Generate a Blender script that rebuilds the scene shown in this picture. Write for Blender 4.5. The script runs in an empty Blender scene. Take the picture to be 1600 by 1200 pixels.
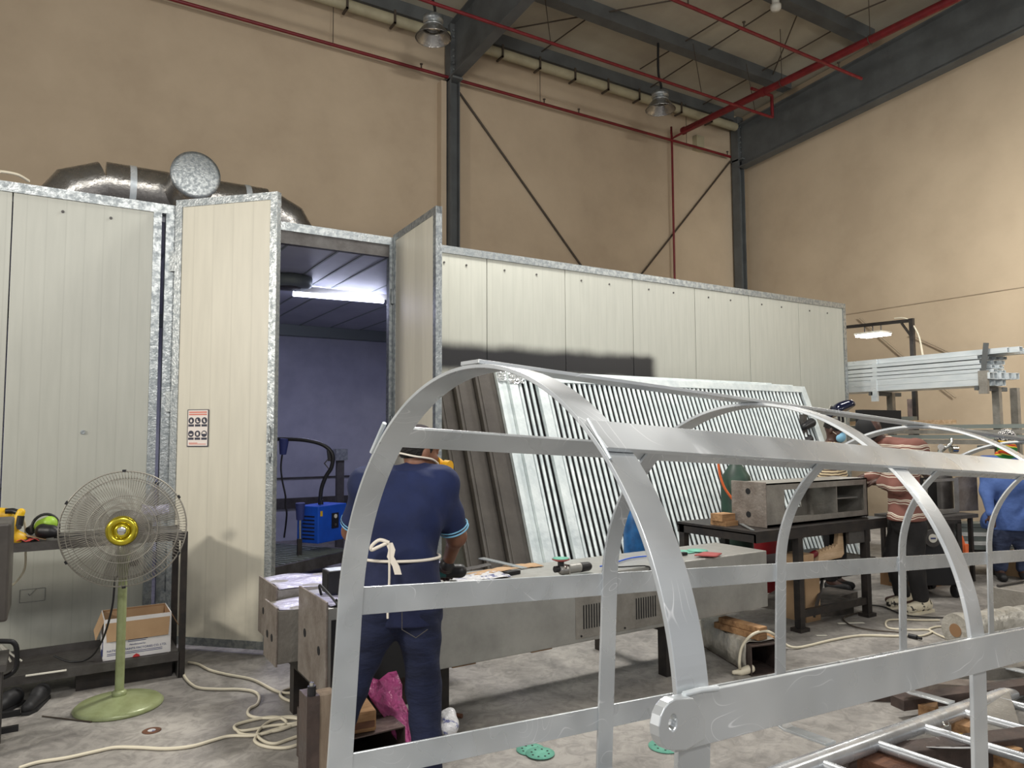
import bpy, math, random
import numpy as np
from mathutils import Vector, Matrix
random.seed(7)
SC = bpy.context.scene
COL = SC.collection
PI = math.pi

# ------------------------------------------------------------------ camera
FPX, PITCH, ROLL, YAW = 1141.45, 6.8153e-2, -5.1175e-3, 1.015168
CAM = np.array([0.0, 0.0, 1.65])
_fw = np.array([math.cos(YAW)*math.cos(PITCH), math.sin(YAW)*math.cos(PITCH), math.sin(PITCH)])
_r = np.array([math.sin(YAW), -math.cos(YAW), 0.0]); _u = np.cross(_r, _fw)
_r2 = _r*math.cos(ROLL)+_u*math.sin(ROLL); _u2 = -_r*math.sin(ROLL)+_u*math.cos(ROLL)
cd = bpy.data.cameras.new('camera'); cam = bpy.data.objects.new('camera', cd); COL.objects.link(cam)
cd.sensor_width = 36; cd.lens = FPX/1600*36; cd.clip_start = .05; cd.clip_end = 100
cam.matrix_world = Matrix(((_r2[0], _u2[0], -_fw[0], 0), (_r2[1], _u2[1], -_fw[1], 0), (_r2[2], _u2[2], -_fw[2], CAM[2]), (0, 0, 0, 1)))
SC.camera = cam

# ------------------------------------------------------------------ world, light, exposure
SC.view_settings.view_transform = 'Standard'; SC.view_settings.look = 'None'
SC.view_settings.gamma = 1; SC.view_settings.use_curve_mapping = False
SC.view_settings.exposure = 0.0
w = bpy.data.worlds.new('world'); SC.world = w; w.use_nodes = True
bg = w.node_tree.nodes['Background']; bg.inputs[0].default_value = (.95, .96, 1.0, 1); bg.inputs[1].default_value = .50

def area(name, loc, target, sx, sy, power, col=(1, .97, .92)):
    l = bpy.data.lights.new(name, 'AREA'); l.shape = 'RECTANGLE'; l.size = sx; l.size_y = sy; l.energy = power; l.color = col
    o = bpy.data.objects.new(name, l); COL.objects.link(o); o.location = loc
    o.rotation_euler = (Vector(target)-Vector(loc)).to_track_quat('-Z', 'Y').to_euler()
    return o
# unseen LED floods around the work area; last two are fill added for walls
area('unseen_light', (3.6, 5.6, 5.8), (3.2, 3.4, 0), 1.4, .6, 290)
area('unseen_light', (7.4, 4.6, 5.6), (6.8, 3.2, 0), 1.4, .6, 120)
area('unseen_light', (2.4, -2.2, 4.3), (3.4, 3.0, 1.0), 1.3, .5, 90)
area('unseen_light', (-.6, .2, 4.5), (.6, 4.2, 0), 1.2, .5, 100, (1, .97, .93))
area('unseen_light', (-5.5, 3.2, 3.9), (1.2, 6.0, 1.6), 1.0, .5, 240, (1, .94, .84))
area('unseen_light', (10.4, .8, 4.6), (9.5, 4.5, 0), 1.6, .5, 90, (1, .96, .88))
bl = area('unseen_light', (2.5, -4.0, 6.5), (4.5, 12.4, 8.6), 1.6, .6, 95, (1, .98, .92)); bl.data.spread = 1.5  # extra fill added to brighten the upper back wall and ceiling
wall_fill = area('unseen_light', (8.5, -1.0, 5.0), (14.6, 5.5, 4.4), 1.6, .5, 190, (1, .99, .94)); wall_fill.data.spread = 1.25  # added fill, spread narrowed so it brightens only the right wall

def U(x, y, X=None, Y=None, Z=None, D=None, P=None):
    """a point of the place seen at (x, y), on the plane X, Y, Z, at depth D or on plane P=(normal, offset)"""
    d = (x-800)*_r2-(y-600)*_u2+FPX*_fw
    if X is not None: t = (X-CAM[0])/d[0]
    elif Y is not None: t = (Y-CAM[1])/d[1]
    elif Z is not None: t = (Z-CAM[2])/d[2]
    elif P is not None: n = np.array(P[0], float); t = (P[1]-CAM@n)/(d@n)
    else: t = D/FPX
    return CAM+t*d

# ------------------------------------------------------------------ materials
def mat(name, col, rough=.6, metal=0., col2=None, vscale=3., vamt=1., bump=0., bscale=30., spec=.5, stretch=None, trans=0., alpha=1., emit=None, estr=0., rvar=0., coords='Object', thr=(.35, .65)):
    m = bpy.data.materials.new(name); m.use_nodes = True; nt = m.node_tree; n = nt.nodes; L = nt.links
    b = n['Principled BSDF']
    b.inputs['Base Color'].default_value = (*col, 1); b.inputs['Roughness'].default_value = rough; b.inputs['Metallic'].default_value = metal
    b.inputs['Specular IOR Level'].default_value = spec
    if trans: b.inputs['Transmission Weight'].default_value = trans
    if alpha < 1: b.inputs['Alpha'].default_value = alpha
    if emit: b.inputs['Emission Color'].default_value = (*emit, 1); b.inputs['Emission Strength'].default_value = estr
    tc = n.new('ShaderNodeTexCoord'); mp = n.new('ShaderNodeMapping'); L.new(tc.outputs[coords], mp.inputs[0])
    if stretch: mp.inputs['Scale'].default_value = stretch
    if col2 is not None or rvar:
        t = n.new('ShaderNodeTexNoise'); t.inputs['Scale'].default_value = vscale; t.inputs['Detail'].default_value = 6; t.inputs['Roughness'].default_value = .6
        L.new(mp.outputs[0], t.inputs[0])
        r = n.new('ShaderNodeMapRange'); r.inputs[1].default_value = thr[0]; r.inputs[2].default_value = thr[1]; L.new(t.outputs[0], r.inputs[0])
        if col2 is not None:
            mx = n.new('ShaderNodeMixRGB'); mx.inputs[1].default_value = (*col, 1); mx.inputs[2].default_value = (*col2, 1)
            r.inputs[4].default_value = vamt; L.new(r.outputs[0], mx.inputs[0]); L.new(mx.outputs[0], b.inputs['Base Color'])
        if rvar:
            r2 = n.new('ShaderNodeMapRange'); r2.inputs[1].default_value = .3; r2.inputs[2].default_value = .7
            r2.inputs[3].default_value = max(.03, rough-rvar); r2.inputs[4].default_value = min(1, rough+rvar); L.new(t.outputs[0], r2.inputs[0]); L.new(r2.outputs[0], b.inputs['Roughness'])
    if bump:
        t2 = n.new('ShaderNodeTexNoise'); t2.inputs['Scale'].default_value = bscale; t2.inputs['Detail'].default_value = 4; L.new(mp.outputs[0], t2.inputs[0])
        bp = n.new('ShaderNodeBump'); bp.inputs['Strength'].default_value = min(1, bump*1.4); bp.inputs['Distance'].default_value = .03; L.new(t2.outputs[0], bp.inputs['Height']); L.new(bp.outputs[0], b.inputs['Normal'])
    return m
def sr(r, g, b):
    f = lambda c: (c/255/12.92) if c/255 <= .04045 else ((c/255+.055)/1.055)**2.4
    return (f(r), f(g), f(b))
M = {}
M['tan'] = mat('tan_plaster', sr(190, 172, 147), .9, 0, sr(177, 159, 135), .7, 1, .15, 3)
M['band'] = mat('parapet_render', sr(168, 152, 130), .9, 0, sr(150, 135, 115), 1.2)
M['roof'] = mat('roof_insulation', sr(176, 170, 152), .85, 0, sr(160, 152, 136), .8, 1, .2, 2)
M['steelgrey'] = mat('painted_grey_steel', sr(92, 95, 95), .55, 0, sr(78, 80, 80), 2, 1, .05, 40)
M['redpipe'] = mat('red_pipe_paint', sr(118, 26, 32), .45, 0, sr(98, 20, 26), 6)
M['rod'] = mat('dark_rod', sr(70, 60, 50), .6)
M['white_plastic'] = mat('white_plastic', sr(215, 212, 200), .4)
M['beige'] = mat('beige_duct', sr(172, 164, 136), .6, 0, sr(158, 150, 124), 3)
M['galv'] = mat('galvanised_steel', sr(170, 174, 174), .42, .75, sr(140, 146, 148), 28, 1, .1, 60, rvar=.12, thr=(.42, .58))
M['galvduct'] = mat('galvanised_duct', sr(176, 172, 166), .3, .9, sr(150, 148, 144), 8, 1, .12, 25, rvar=.1)
M['galvlight'] = mat('fresh_galvanised_tube', sr(228, 233, 235), .35, .3, sr(198, 207, 212), 9, 1, .03, 30, rvar=.1, stretch=(1, .2, 1))
M['crinkle'] = mat('crinkled_clear_film', sr(206, 210, 210), .12, .6)
M['louvre'] = mat('louvre_aluminium', sr(220, 228, 228), .4, .2, sr(190, 200, 202), 7, 1, .08, 30, rvar=.1)
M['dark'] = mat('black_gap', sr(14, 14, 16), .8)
M['black'] = mat('black_plastic', sr(24, 24, 27), .45)
M['blackmetal'] = mat('black_steel', sr(40, 38, 38), .5, .3, sr(58, 52, 48), 12)
M['darksteel'] = mat('mill_scale_steel', sr(74, 66, 64), .42, .5, sr(98, 84, 78), 7, 1, .1, 30, rvar=.12)
M['shelf'] = mat('grey_shelf_steel', sr(86, 84, 82), .5, .3, sr(66, 62, 60), 6, 1, .05, 40, rvar=.1)
M['rust'] = mat('raw_plate_steel', sr(150, 142, 134), .55, .45, sr(116, 106, 98), 7, 1, .15, 40, rvar=.1)
M['stainless'] = mat('scuffed_stainless', sr(176, 175, 170), .42, .6, sr(148, 147, 142), 3, 1, .05, 30, rvar=.13)
M['stainless_d'] = mat('dull_stainless', sr(156, 152, 144), .5, .5, sr(132, 128, 121), 6, 1, .1, 40, rvar=.1)
M['wrapped'] = mat('grey_film_wrap', sr(84, 80, 75), .42, 0, sr(64, 60, 57), 3, 1, .06, 14, rvar=.12, spec=.3)
M['film'] = mat('protective_film', sr(196, 194, 226), .22, .1, sr(220, 220, 240), 6, 1, .6, 14, rvar=.1)
M['pinkfilm'] = mat('pink_plastic_film', sr(196, 92, 150), .3, 0, sr(150, 60, 108), 7, 1, .7, 14)
M['bagfilm'] = mat('white_printed_bag', sr(204, 204, 206), .35, 0, sr(92, 98, 140), 18, 1, .6, 20, thr=(.56, .62))
M['wood'] = mat('raw_timber', sr(172, 134, 94), .75, 0, sr(126, 92, 60), 4, 1, .15, 30, stretch=(1, 8, 8))
M['woodp'] = mat('dusty_timber', sr(146, 130, 112), .8, 0, sr(120, 104, 88), 4, 1, .15, 30, stretch=(6, 6, 1))
M['woodb'] = mat('brown_timber', sr(112, 74, 52), .75, 0, sr(82, 52, 38), 4, 1, .2, 20, stretch=(1, 8, 8))
M['woodl'] = mat('pale_timber', sr(206, 178, 146), .75, 0, sr(178, 148, 112), 4, 1, .15, 30, stretch=(1, 6, 6))
M['kraft'] = mat('kraft_cardboard', sr(178, 148, 114), .85, 0, sr(160, 130, 98), 3)
M['kraft_in'] = mat('inner_cardboard', sr(150, 116, 84), .9)
M['cartonw'] = mat('white_printed_carton', sr(222, 220, 220), .6, 0, sr(206, 204, 204), 4)
M['ink_navy'] = mat('navy_ink', sr(44, 54, 110), .6)
M['ink_dark'] = mat('dark_ink', sr(52, 52, 66), .6)
M['ink_red'] = mat('red_ink', sr(190, 50, 52), .6)
M['ink_pink'] = mat('faded_red_ink', sr(208, 122, 106), .6)
M['paper'] = mat('pale_paper', sr(226, 216, 208), .6)
M['fangreen'] = mat('green_enamel', sr(158, 168, 124), .32, .1, sr(138, 146, 102), 9, 1, .05, 30)
M['fanwire'] = mat('grey_wire', sr(150, 146, 136), .4, .3)
M['brass'] = mat('gold_badge', sr(206, 190, 60), .2, .85)
M['blade'] = mat('smoky_plastic_blade', sr(120, 116, 108), .3, 0, alpha=.30)
M['cordw'] = mat('cream_cord', sr(216, 208, 186), .5)
M['cordk'] = mat('black_cord', sr(22, 22, 24), .5)
M['yellow'] = mat('yellow_tool', sr(228, 188, 30), .45, 0, sr(196, 150, 20), 14)
M['lime'] = mat('lime_tool', sr(150, 190, 60), .45)
M['teal'] = mat('teal_tool', sr(18, 84, 84), .45)
M['redcloth'] = mat('red_rag', sr(200, 90, 80), .85, 0, sr(160, 50, 48), 12, 1, .5, 30)
M['orange'] = mat('orange_paint', sr(226, 108, 56), .5)
M['bluepaint'] = mat('blue_cabinet', sr(22, 84, 196), .4, 0, sr(16, 70, 170), 4)
M['bluecyl'] = mat('blue_cylinder', sr(26, 98, 158), .4, 0, sr(16, 72, 122), 9)
M['greencyl'] = mat('green_cylinder', sr(38, 66, 52), .5, 0, sr(26, 46, 38), 6)
M['redcyl'] = mat('red_cylinder', sr(132, 14, 24), .5)
M['chrome'] = mat('chrome', sr(220, 220, 215), .15, 1)
M['disc'] = mat('green_abrasive', sr(112, 178, 156), .8, 0, sr(98, 160, 140), 20)
M['redpad'] = mat('red_abrasive', sr(150, 72, 70), .8)
M['greypad'] = mat('pale_abrasive', sr(196, 196, 196), .8)
M['concrete_edge'] = mat('scrap', sr(90, 84, 78), .8, 0, sr(60, 56, 52), 10)
M['cloudwrap'] = mat('clear_wrap_roll', sr(186, 182, 172), .3, 0, sr(150, 146, 136), 9, 1, .8, 12)
M['slatgrey'] = mat('grey_profile', sr(134, 142, 138), .5, .4)
M['whiteprof'] = mat('white_profile', sr(226, 228, 224), .4)
M['skin'] = mat('skin', sr(124, 84, 62), .55, 0, sr(108, 70, 52), 12)
M['skind'] = mat('dark_skin', sr(72, 46, 36), .5, 0, sr(60, 38, 30), 12)
M['hair'] = mat('black_hair', sr(22, 18, 16), .8, 0, None, 1, 1, .6, 90)
M['navy'] = mat('navy_shirt_cloth', sr(18, 33, 76), .85, 0, sr(13, 25, 60), 5, 1, .35, 5)
M['navy2'] = mat('navy_apron_cloth', sr(22, 31, 68), .8, 0, sr(17, 25, 56), 5, 1, .4, 6)
M['denim'] = mat('navy_jeans_cloth', sr(26, 34, 64), .9, 0, sr(17, 24, 48), 6, 1, .45, 7, stretch=(1, 1, 2.5))
M['denim2'] = mat('worn_jeans_cloth', sr(60, 70, 96), .9, 0, sr(38, 46, 70), 7, 1, .45, 8, stretch=(1, 1, 2.5))
M['blacktr'] = mat('black_trouser_cloth', sr(28, 27, 28), .9, 0, sr(38, 36, 36), 5, 1, .3, 8)
M['blueshirt'] = mat('blue_shirt_cloth', sr(84, 112, 172), .85, 0, sr(66, 92, 150), 5, 1, .4, 8)
M['cuff'] = mat('light_blue_trim', sr(120, 176, 206), .8)
M['tie'] = mat('cream_tape', sr(222, 214, 200), .8)
M['capcloth'] = mat('dark_cap_cloth', sr(44, 36, 40), .9)
M['maskblue'] = mat('light_blue_mask', sr(136, 190, 220), .8)
M['visor'] = mat('glossy_navy_shell', sr(16, 20, 42), .12)
M['shoe'] = mat('cream_shoe', sr(206, 198, 176), .6, 0, sr(40, 38, 36), 14, 1, 0, 1, thr=(.56, .6))
M['shoek'] = mat('black_shoe', sr(26, 26, 28), .6)
M['yellowfilter'] = mat('yellow_filter', sr(226, 168, 24), .5)
M['patterncap'] = mat('black_white_cap', sr(220, 218, 214), .85, 0, sr(24, 24, 30), 60, thr=(.48, .5))
M['led'] = mat('led_tube', (1, 1, 1), .4, emit=(.72, .76, 1.0), estr=14)
M['ledw'] = mat('led_panel', (1, 1, 1), .4, emit=(1, .99, .97), estr=30)

def stripes(name, cols, period, axis=2, rough=.85, warp=.0):
    """cloth with woven bands: cols = [(position, colour)...] over one period along an object axis"""
    m = bpy.data.materials.new(name); m.use_nodes = True; n = m.node_tree.nodes; L = m.node_tree.links; b = n['Principled BSDF']; b.inputs['Roughness'].default_value = rough
    tc = n.new('ShaderNodeTexCoord'); sp = n.new('ShaderNodeSeparateXYZ'); no = n.new('ShaderNodeTexNoise'); no.inputs['Scale'].default_value = 3.5
    L.new(tc.outputs['Object'], sp.inputs[0]); L.new(tc.outputs['Object'], no.inputs[0])
    ad = n.new('ShaderNodeMath'); ad.operation = 'MULTIPLY_ADD'; L.new(no.outputs[0], ad.inputs[0]); ad.inputs[1].default_value = warp; L.new(sp.outputs[axis], ad.inputs[2])
    dv = n.new('ShaderNodeMath'); dv.operation = 'DIVIDE'; L.new(ad.outputs[0], dv.inputs[0]); dv.inputs[1].default_value = period
    fr = n.new('ShaderNodeMath'); fr.operation = 'FRACT'; L.new(dv.outputs[0], fr.inputs[0])
    cr = n.new('ShaderNodeValToRGB'); cr.color_ramp.interpolation = 'CONSTANT'; L.new(fr.outputs[0], cr.inputs[0])
    e = cr.color_ramp.elements; e[0].position = cols[0][0]; e[0].color = (*cols[0][1], 1); e[1].position = cols[1][0]; e[1].color = (*cols[1][1], 1)
    for p, c in cols[2:]:
        x = e.new(p); x.color = (*c, 1)
    L.new(cr.outputs[0], b.inputs['Base Color'])
    bp = n.new('ShaderNodeBump'); bp.inputs['Strength'].default_value = .35; n2 = n.new('ShaderNodeTexNoise'); n2.inputs['Scale'].default_value = 9; L.new(tc.outputs['Object'], n2.inputs[0])
    bp.inputs['Distance'].default_value = .02; L.new(n2.outputs[0], bp.inputs['Height']); L.new(bp.outputs[0], b.inputs['Normal'])
    return m
_w, _br = sr(216, 206, 188), sr(118, 76, 66)
M['brownstripe'] = stripes('brown_striped_cloth', [(0, _br), (.42, _w), (.48, _br), (.60, _w), (.66, _br), (.70, _w), (.78, _br)], .125, 2, warp=.12)
M['tanstripe'] = stripes('cream_striped_cloth', [(0, sr(214, 196, 160)), (.6, sr(70, 52, 44))], .03, 2, warp=.1)
M['scarf'] = stripes('striped_scarf_cloth', [(0, sr(40, 120, 50)), (.35, sr(214, 200, 60)), (.5, sr(206, 74, 40)), (.75, sr(226, 150, 40)), (.85, sr(40, 120, 50))], .085, 2, warp=.16)

def brushed(name, base, patch, rough):
    """hand-ground aluminium: fine swirls, cloudy patches and the odd bright scratch"""
    m = bpy.data.materials.new(name); m.use_nodes = True; n = m.node_tree.nodes; L = m.node_tree.links; b = n['Principled BSDF']
    b.inputs['Metallic'].default_value = .6
    tc = n.new('ShaderNodeTexCoord')
    a = n.new('ShaderNodeTexNoise'); a.inputs['Scale'].default_value = 3.2; a.inputs['Detail'].default_value = 2; a.inputs['Distortion'].default_value = .4
    c = n.new('ShaderNodeTexNoise'); c.inputs['Scale'].default_value = 7; c.inputs['Detail'].default_value = 1; c.inputs['Distortion'].default_value = .4
    for t in (a, c): L.new(tc.outputs['Object'], t.inputs[0])
    r = n.new('ShaderNodeMapRange'); r.inputs[1].default_value = .3; r.inputs[2].default_value = .7; L.new(a.outputs[0], r.inputs[0])
    mx = n.new('ShaderNodeMixRGB'); mx.inputs[1].default_value = (*base, 1); mx.inputs[2].default_value = (*patch, 1); L.new(r.outputs[0], mx.inputs[0]); L.new(mx.outputs[0], b.inputs['Base Color'])
    rr = n.new('ShaderNodeMapRange'); rr.inputs[1].default_value = .3; rr.inputs[2].default_value = .7; rr.inputs[3].default_value = rough-.08; rr.inputs[4].default_value = rough+.12
    L.new(c.outputs[0], rr.inputs[0]); L.new(rr.outputs[0], b.inputs['Roughness'])
    # curved scratches left by the grinder: thin bright arcs in a few patches
    sc = n.new('ShaderNodeTexNoise'); sc.inputs['Scale'].default_value = 6.5; sc.inputs['Detail'].default_value = 0; sc.inputs['Distortion'].default_value = .5; L.new(tc.outputs['Object'], sc.inputs[0])
    m1 = n.new('ShaderNodeMath'); m1.operation = 'PINGPONG'; m1.inputs[1].default_value = .055; L.new(sc.outputs[0], m1.inputs[0])
    m2 = n.new('ShaderNodeMapRange'); m2.inputs[1].default_value = .005; m2.inputs[2].default_value = .0015; L.new(m1.outputs[0], m2.inputs[0])
    m3 = n.new('ShaderNodeTexNoise'); m3.inputs['Scale'].default_value = 7; m3.inputs['Detail'].default_value = 0; L.new(tc.outputs['Object'], m3.inputs[0])
    m4 = n.new('ShaderNodeMapRange'); m4.inputs[1].default_value = .56; m4.inputs[2].default_value = .68; m4.inputs[4].default_value = .55; L.new(m3.outputs[0], m4.inputs[0])
    m5 = n.new('ShaderNodeMath'); m5.operation = 'MULTIPLY'; L.new(m2.outputs[0], m5.inputs[0]); L.new(m4.outputs[0], m5.inputs[1])
    mz = n.new('ShaderNodeMixRGB'); mz.inputs[2].default_value = (.95, .96, .98, 1); L.new(m5.outputs[0], mz.inputs[0]); L.new(mx.outputs[0], mz.inputs[1]); L.new(mz.outputs[0], b.inputs['Base Color'])
    mt = n.new('ShaderNodeMapRange'); mt.inputs[3].default_value = .6; mt.inputs[4].default_value = .15; L.new(m5.outputs[0], mt.inputs[0]); L.new(mt.outputs[0], b.inputs['Metallic'])
    lo = n.new('ShaderNodeTexNoise'); lo.inputs['Scale'].default_value = 2.6; lo.inputs['Detail'].default_value = 0; L.new(tc.outputs['Object'], lo.inputs[0])
    b1 = n.new('ShaderNodeBump'); b1.inputs['Strength'].default_value = 1.0; b1.inputs['Distance'].default_value = .006; L.new(lo.outputs[0], b1.inputs['Height']); L.new(b1.outputs[0], b.inputs['Normal'])
    return m
M['alu'] = brushed('ground_aluminium', sr(220, 224, 226), sr(188, 193, 196), .30)
M['alutube'] = brushed('ground_aluminium_tube', sr(214, 217, 220), sr(182, 186, 190), .25)

def panel_mat(name, base, stain=None, rib_axis=0, dirt=True):
    m = bpy.data.materials.new(name); m.use_nodes = True; n = m.node_tree.nodes; L = m.node_tree.links; b = n['Principled BSDF']
    b.inputs['Roughness'].default_value = .42
    def node(t, **k):
        x = n.new(t)
        for a, v in k.items(): setattr(x, a, v)
        return x
    def math_(op, a, bb=None, clamp=False):
        x = node('ShaderNodeMath', operation=op); x.use_clamp = clamp
        for i, q in enumerate((a, bb)):
            if q is None: continue
            if isinstance(q, (int, float)): x.inputs[i].default_value = q
            else: L.new(q, x.inputs[i])
        return x.outputs[0]
    tc = node('ShaderNodeTexCoord'); sp = node('ShaderNodeSeparateXYZ'); L.new(tc.outputs['Object'], sp.inputs[0])
    rib = math_('FRACT', math_('DIVIDE', sp.outputs[rib_axis], .125))
    line = math_('LESS_THAN', rib, .07)
    no = node('ShaderNodeTexNoise'); no.inputs['Scale'].default_value = 2.2; no.inputs['Detail'].default_value = 8; L.new(tc.outputs['Object'], no.inputs[0])
    mp = node('ShaderNodeMapping'); mp.inputs['Scale'].default_value = (6, 6, .7); L.new(tc.outputs['Object'], mp.inputs[0])
    no2 = node('ShaderNodeTexNoise'); no2.inputs['Scale'].default_value = 3; no2.inputs['Detail'].default_value = 6; L.new(mp.outputs[0], no2.inputs[0])
    mr = node('ShaderNodeMapRange'); mr.inputs[1].default_value = .3; mr.inputs[2].default_value = .75; L.new(no2.outputs[0], mr.inputs[0])
    c1 = node('ShaderNodeMixRGB'); c1.inputs[1].default_value = (*base, 1); c1.inputs[2].default_value = tuple(x*.9 for x in base)+(1,); L.new(mr.outputs[0], c1.inputs[0])
    out = c1.outputs[0]
    c2 = node('ShaderNodeMixRGB'); c2.inputs[2].default_value = tuple(x*.8 for x in base)+(1,); L.new(out, c2.inputs[1]); L.new(math_('MULTIPLY', line, .45), c2.inputs[0]); out = c2.outputs[0]
    if dirt:   # scuffs and grime low down, with ragged outlines
        low = node('ShaderNodeMapRange'); low.inputs[1].default_value = 1.0; low.inputs[2].default_value = 0.0; L.new(sp.outputs[2], low.inputs[0])
        sp2 = node('ShaderNodeMapRange'); sp2.inputs[1].default_value = .5; sp2.inputs[2].default_value = .68; L.new(no.outputs[0], sp2.inputs[0])
        c3 = node('ShaderNodeMixRGB'); c3.inputs[2].default_value = (*sr(112, 110, 104), 1); L.new(out, c3.inputs[1]); L.new(math_('MULTIPLY', math_('MULTIPLY', low.outputs[0], sp2.outputs[0]), .55), c3.inputs[0]); out = c3.outputs[0]
    if stain:  # overspray of black paint: a soft band with a drop at its right end
        (x0, x1, z0, z1, xe, ze) = stain
        nz = math_('MULTIPLY', math_('SUBTRACT', no.outputs[0], .5), .10)
        def soft(v, a, bb):
            bb = a+(bb-a)*.62
            q = node('ShaderNodeMapRange'); q.interpolation_type = 'SMOOTHSTEP'; q.inputs[1].default_value = a; q.inputs[2].default_value = bb; L.new(v, q.inputs[0]); return q.outputs[0]
        z = math_('ADD', sp.outputs[2], nz); x = math_('ADD', sp.outputs[0], nz)
        band = math_('MULTIPLY', math_('MULTIPLY', soft(z, z1+.12, z1-.10), soft(z, z0-.10, z0+.09)), soft(x, x1+.14, x1-.10))
        drop = math_('MULTIPLY', math_('MULTIPLY', soft(z, ze-.12, ze+.10), soft(z, z1+.10, z1-.05)), math_('MULTIPLY', soft(x, xe-.12, xe+.06), soft(x, x1+.16, x1-.10)))
        k = math_('MAXIMUM', band, drop)
        c4 = node('ShaderNodeMixRGB'); c4.inputs[2].default_value = (*sr(34, 34, 36), 1); L.new(out, c4.inputs[1]); L.new(k, c4.inputs[0]); out = c4.outputs[0]
    L.new(out, b.inputs['Base Color'])
    bp = node('ShaderNodeBump'); bp.inputs['Strength'].default_value = .25; bp.inputs['Distance'].default_value = .01; L.new(math_('MULTIPLY', line, -1.), bp.inputs['Height']); L.new(bp.outputs[0], b.inputs['Normal'])
    return m
M['panel'] = panel_mat('sandwich_panel_white', sr(180, 181, 171))
M['panelstain'] = panel_mat('sandwich_panel_sprayed', sr(180, 181, 171), (2.9, 5.90, 2.32, 2.50, 5.62, 2.12))
M['doorpanel'] = panel_mat('door_panel_cream', sr(208, 203, 186), None, 0)
M['inner'] = mat('booth_inner_sheet', sr(186, 188, 198), .45, 0, sr(168, 170, 182), 2)

def floor_mat():
    m = bpy.data.materials.new('worn_concrete'); m.use_nodes = True; n = m.node_tree.nodes; L = m.node_tree.links; b = n['Principled BSDF']
    tc = n.new('ShaderNodeTexCoord')
    def noise(s, d, dist=0):
        x = n.new('ShaderNodeTexNoise'); x.inputs['Scale'].default_value = s; x.inputs['Detail'].default_value = d; x.inputs['Distortion'].default_value = dist; x.inputs['Roughness'].default_value = .65; L.new(tc.outputs['Object'], x.inputs[0]); return x
    a, c, e = noise(1.3, 9, .8), noise(9, 9, 1.5), noise(42, 5)
    r = n.new('ShaderNodeValToRGB'); r.color_ramp.elements[0].position = .32; r.color_ramp.elements[0].color = (*sr(112, 109, 106), 1); r.color_ramp.elements[1].position = .68; r.color_ramp.elements[1].color = (*sr(172, 168, 162), 1); L.new(a.outputs[0], r.inputs[0])
    r2 = n.new('ShaderNodeValToRGB'); r2.color_ramp.elements[0].position = .4; r2.color_ramp.elements[0].color = (.5, .49, .48, 1); r2.color_ramp.elements[1].position = .56; r2.color_ramp.elements[1].color = (1.06, 1.05, 1.03, 1); L.new(c.outputs[0], r2.inputs[0])
    mx = n.new('ShaderNodeMixRGB'); mx.blend_type = 'MULTIPLY'; mx.inputs[0].default_value = .5; L.new(r.outputs[0], mx.inputs[1]); L.new(r2.outputs[0], mx.inputs[2])
    L.new(mx.outputs[0], b.inputs['Base Color']); b.inputs['Roughness'].default_value = .62
    bp = n.new('ShaderNodeBump'); bp.inputs['Strength'].default_value = .5; bp.inputs['Distance'].default_value = .01; L.new(c.outputs[0], bp.inputs['Height']); b2 = n.new('ShaderNodeBump'); b2.inputs['Strength'].default_value = .2; b2.inputs['Distance'].default_value = .003; L.new(e.outputs[0], b2.inputs['Height']); L.new(bp.outputs[0], b2.inputs['Normal']); L.new(b2.outputs[0], b.inputs['Normal'])
    return m
M['floor'] = floor_mat()

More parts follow.
